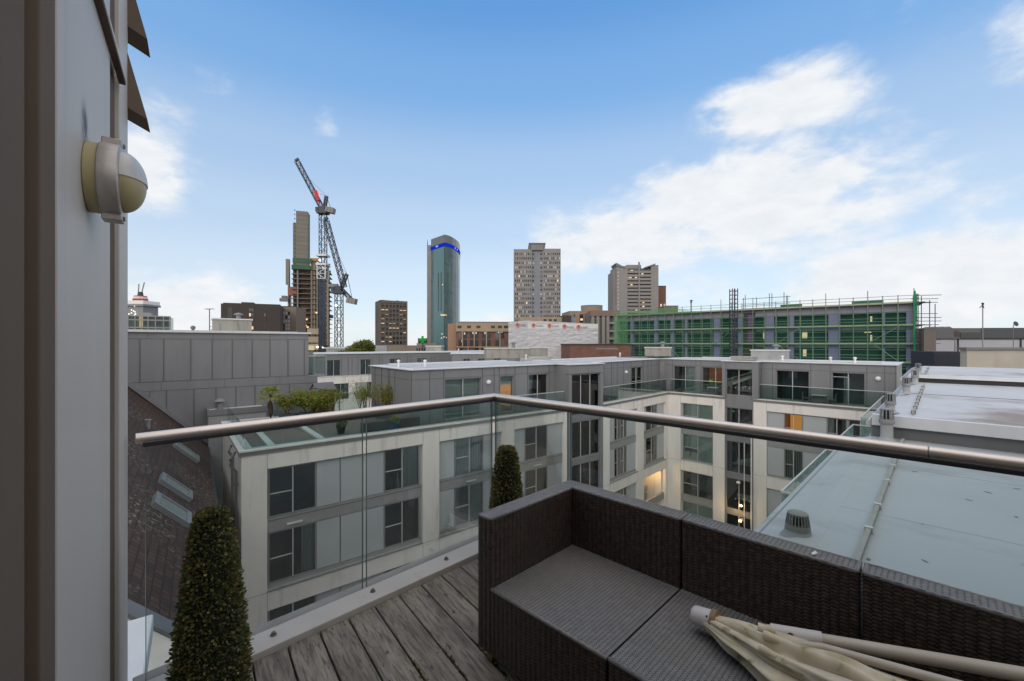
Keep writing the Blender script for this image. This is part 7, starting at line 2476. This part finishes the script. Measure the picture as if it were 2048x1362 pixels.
def spl(arr, t):
    t = t * (len(arr) - 1); i = min(int(t), len(arr) - 2); q = t - i; q = q * q * (3 - 2 * q) if isinstance(arr[0], float) else q
    return arr[i] * (1 - q) + arr[i + 1] * q


for i in range(NR + 1):
    t_ = i / NR
    c = spl(ax, t_); d = (spl(ax, min(1, t_ + 0.02)) - spl(ax, max(0, t_ - 0.02))).normalized()
    s_ = d.cross(Vector((0, 0, 1))).normalized(); u_ = s_.cross(d)
    w, h = spl(wid, t_), spl(hgt, t_)
    for k in range(NT_):
        a = 2 * math.pi * k / NT_
        pl_ = 1.6 * abs(math.sin(4.5 * a + 0.9 * math.sin(t_ * 4 + a) + 0.5)) - 1.0 + 0.55 * (abs(math.sin(8 * a + 1.7 * math.sin(3 * t_ + 2 * a))) - 0.6) + 0.12 * math.sin(23 * a - 5 * t_)
        kk = 1 + (0.05 + 0.30 * min(1, t_ * 2.2)) * pl_ + 0.07 * math.sin(8 * t_ + 2 * a) + 0.035 * math.sin(17 * t_ + 3 * a) + 0.02 * math.sin(31 * t_ + 5 * a + 1)
        p = c + s_ * (math.cos(a) * w * kk) + u_ * (math.sin(a) * h * kk)
        p.z = max(p.z, SH + 0.004 + 0.002 * math.sin(k))
        vs.append(L0(p))
m.add(vs, [(i * NT_ + k, i * NT_ + (k + 1) % NT_, (i + 1) * NT_ + (k + 1) % NT_, (i + 1) * NT_ + k) for i in range(NR) for k in range(NT_)])
m.build('canopy', cv_, par, smooth=True)
# hub with slotted end, collar
hv = (ax[1] - ax[0]).normalized() * 0.5 + dv * 0.5; hv.normalize()
hd0 = hd; hd = hd + hv * 0.022
m = MB()
m.tube([L0(hd - hv * 0.062), L0(hd - hv * 0.056), L0(hd - hv * 0.046), L0(hd + hv * 0.02)], [0.024, 0.031, 0.0355, 0.0375], 24)
hb = m.build('hub', plast, par, smooth=True, angle=50)
m = MB()
for (a, b) in ((-0.010, 0.010), (-0.010, -0.010), (0.010, 0.010), (0.010, -0.010)):
    sd = hv.cross(Vector((0, 0, 1))).normalized(); uu = sd.cross(hv)
    cc = hd - hv * 0.0615 + sd * a * 1.25 + uu * b * 1.25
    m.tube([L0(cc + hv * 0.002), L0(cc - hv * 0.0014)], 0.0085, 10)
m.tube([L0(hd - hv * 0.01 + Vector((-0.008, -0.026, 0.024))), L0(hd - hv * 0.01 + Vector((-0.010, -0.0295, 0.0272)))], 0.0045, 8)
m.build('hub_hole', mat('hole_brown', (0.05, 0.035, 0.025, 1), rough=0.8), hb)
m = MB()
for q in (0.016, 0.026):
    m.tube([L0(hd + hv * q), L0(hd + hv * (q + 0.009))], 0.042, 22)
m.build('collar', mat('tan_webbing', (0.27, 0.175, 0.10, 1), rough=0.8), par, smooth=True, angle=50)
# support arms between the folds, finial pocket
for (p0, p1, p2, r_) in [((1.70, 0.40, 0.455), (1.725, 0.25, 0.495), (1.79, -0.45, 0.575), 0.014), ((1.61, 0.36, 0.46), (1.585, 0.15, 0.50), (1.56, -0.45, 0.52), 0.015),
                         ((1.665, 0.30, 0.475), (1.66, 0.1, 0.515), (1.67, -0.45, 0.53), 0.010)]:
    m = MB(); m.tube([L0(rail_pt(*p0)), L0(rail_pt(*p1)), L0(rail_pt(*p2))], r_, 12)
    m.build('support_arm', cream_p, par, smooth=True, angle=50)

for (x_, y_, z_, dx, dy) in [(1.70, 0.435, 0.487, 0.012, -0.05), (1.655, 0.405, 0.497, -0.004, -0.055), (1.60, 0.40, 0.478, -0.016, -0.05)]:
    a_, b_ = rail_pt(x_, y_, z_), rail_pt(x_ + dx, y_ + dy, z_ + 0.004)
    k = MB().tube([L0(a_), L0(a_ * 0.4 + b_ * 0.6), L0(b_)], [0.016, 0.014, 0.009], 12).build('rib_pocket', cv_, par, smooth=True, angle=50)
    d_ = (a_ - b_).normalized() * 0.0012
    MB().tube([L0(a_), L0(a_ + d_)], 0.011, 12).build('eyelet', mat('brown_eyelet', (0.09, 0.055, 0.03, 1), rough=0.8), k)

# ================================================================== clipped box cones
def topiary(label, loc, h=0.81, seed=1):
    t = thing('topiary_cone', label, 'topiary', loc, 0.3, 'clipped topiary cones on the deck')
    prof = [(0.0, 0.112), (0.05, 0.129), (0.18, 0.131), (0.40, 0.110), (0.60, 0.087), (0.72, 0.070), (0.78, 0.056), (0.81, 0.024)]
    zs = np.array([p[0] for p in prof]) * h / 0.81; rs = np.array([p[1] for p in prof])
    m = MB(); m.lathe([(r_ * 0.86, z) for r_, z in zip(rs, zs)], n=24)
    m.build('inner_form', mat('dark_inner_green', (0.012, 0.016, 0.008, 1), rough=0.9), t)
    rg = np.random.default_rng(seed)
    n = 9000
    z = rg.uniform(0, h, n * 2); keep = rg.uniform(0, 0.15, n * 2) < np.interp(z, zs, rs) + 0.02
    z = z[keep][:n]; n = len(z)
    th = rg.uniform(0, 2 * math.pi, n); r_ = np.interp(z, zs, rs) * np.where(rg.uniform(0, 1, n) < 0.05, rg.uniform(1.0, 1.10, n), rg.uniform(0.84, 1.02, n))
    nt_ = 500
    th2 = rg.uniform(0, 2 * math.pi, nt_); r2 = 0.055 * np.sqrt(rg.uniform(0, 1, nt_))
    P = np.concatenate([np.stack([r_ * np.cos(th), r_ * np.sin(th), z], 1), np.stack([r2 * np.cos(th2), r2 * np.sin(th2), h * (0.99 - 0.2 * (r2 / 0.085) ** 3 * 0.2)], 1)])
    D = P.copy(); D[:, 2] = 0.35; D[:n, :2] /= np.maximum(np.linalg.norm(D[:n, :2], axis=1), 1e-3)[:, None]
    D[n:, 2] = 1.0
    D += rg.normal(size=D.shape) * 0.55
    D /= np.linalg.norm(D, axis=1)[:, None]
    N = len(P)
    U = rg.normal(size=(N, 3)); U -= D * (U * D).sum(1)[:, None]; U /= np.linalg.norm(U, axis=1)[:, None]
    Lf = rg.uniform(0.012, 0.021, N)[:, None]; wv = Lf * 0.30
    nr = np.cross(D, U)
    mid = P + D * Lf * 0.55
    v = np.stack([P, mid + U * wv - nr * wv * 0.25, P + D * Lf, mid - U * wv - nr * wv * 0.25], 1).reshape(-1, 3)
    leaf_object('foliage', v, np.arange(4 * N).reshape(-1, 4), rg.choice([0, 0, 1, 1, 2, 3], N), TOP, t)
    return t


TOP = [leaf_mat('box_green', (0.055, 0.085, 0.028, 1), (0.08, 0.105, 0.034, 1)), leaf_mat('box_olive', (0.17, 0.165, 0.05, 1), (0.12, 0.125, 0.04, 1)),
       leaf_mat('box_gold', (0.32, 0.26, 0.095, 1), (0.24, 0.20, 0.07, 1)), leaf_mat('box_brown', (0.19, 0.125, 0.055, 1), (0.13, 0.11, 0.055, 1))]
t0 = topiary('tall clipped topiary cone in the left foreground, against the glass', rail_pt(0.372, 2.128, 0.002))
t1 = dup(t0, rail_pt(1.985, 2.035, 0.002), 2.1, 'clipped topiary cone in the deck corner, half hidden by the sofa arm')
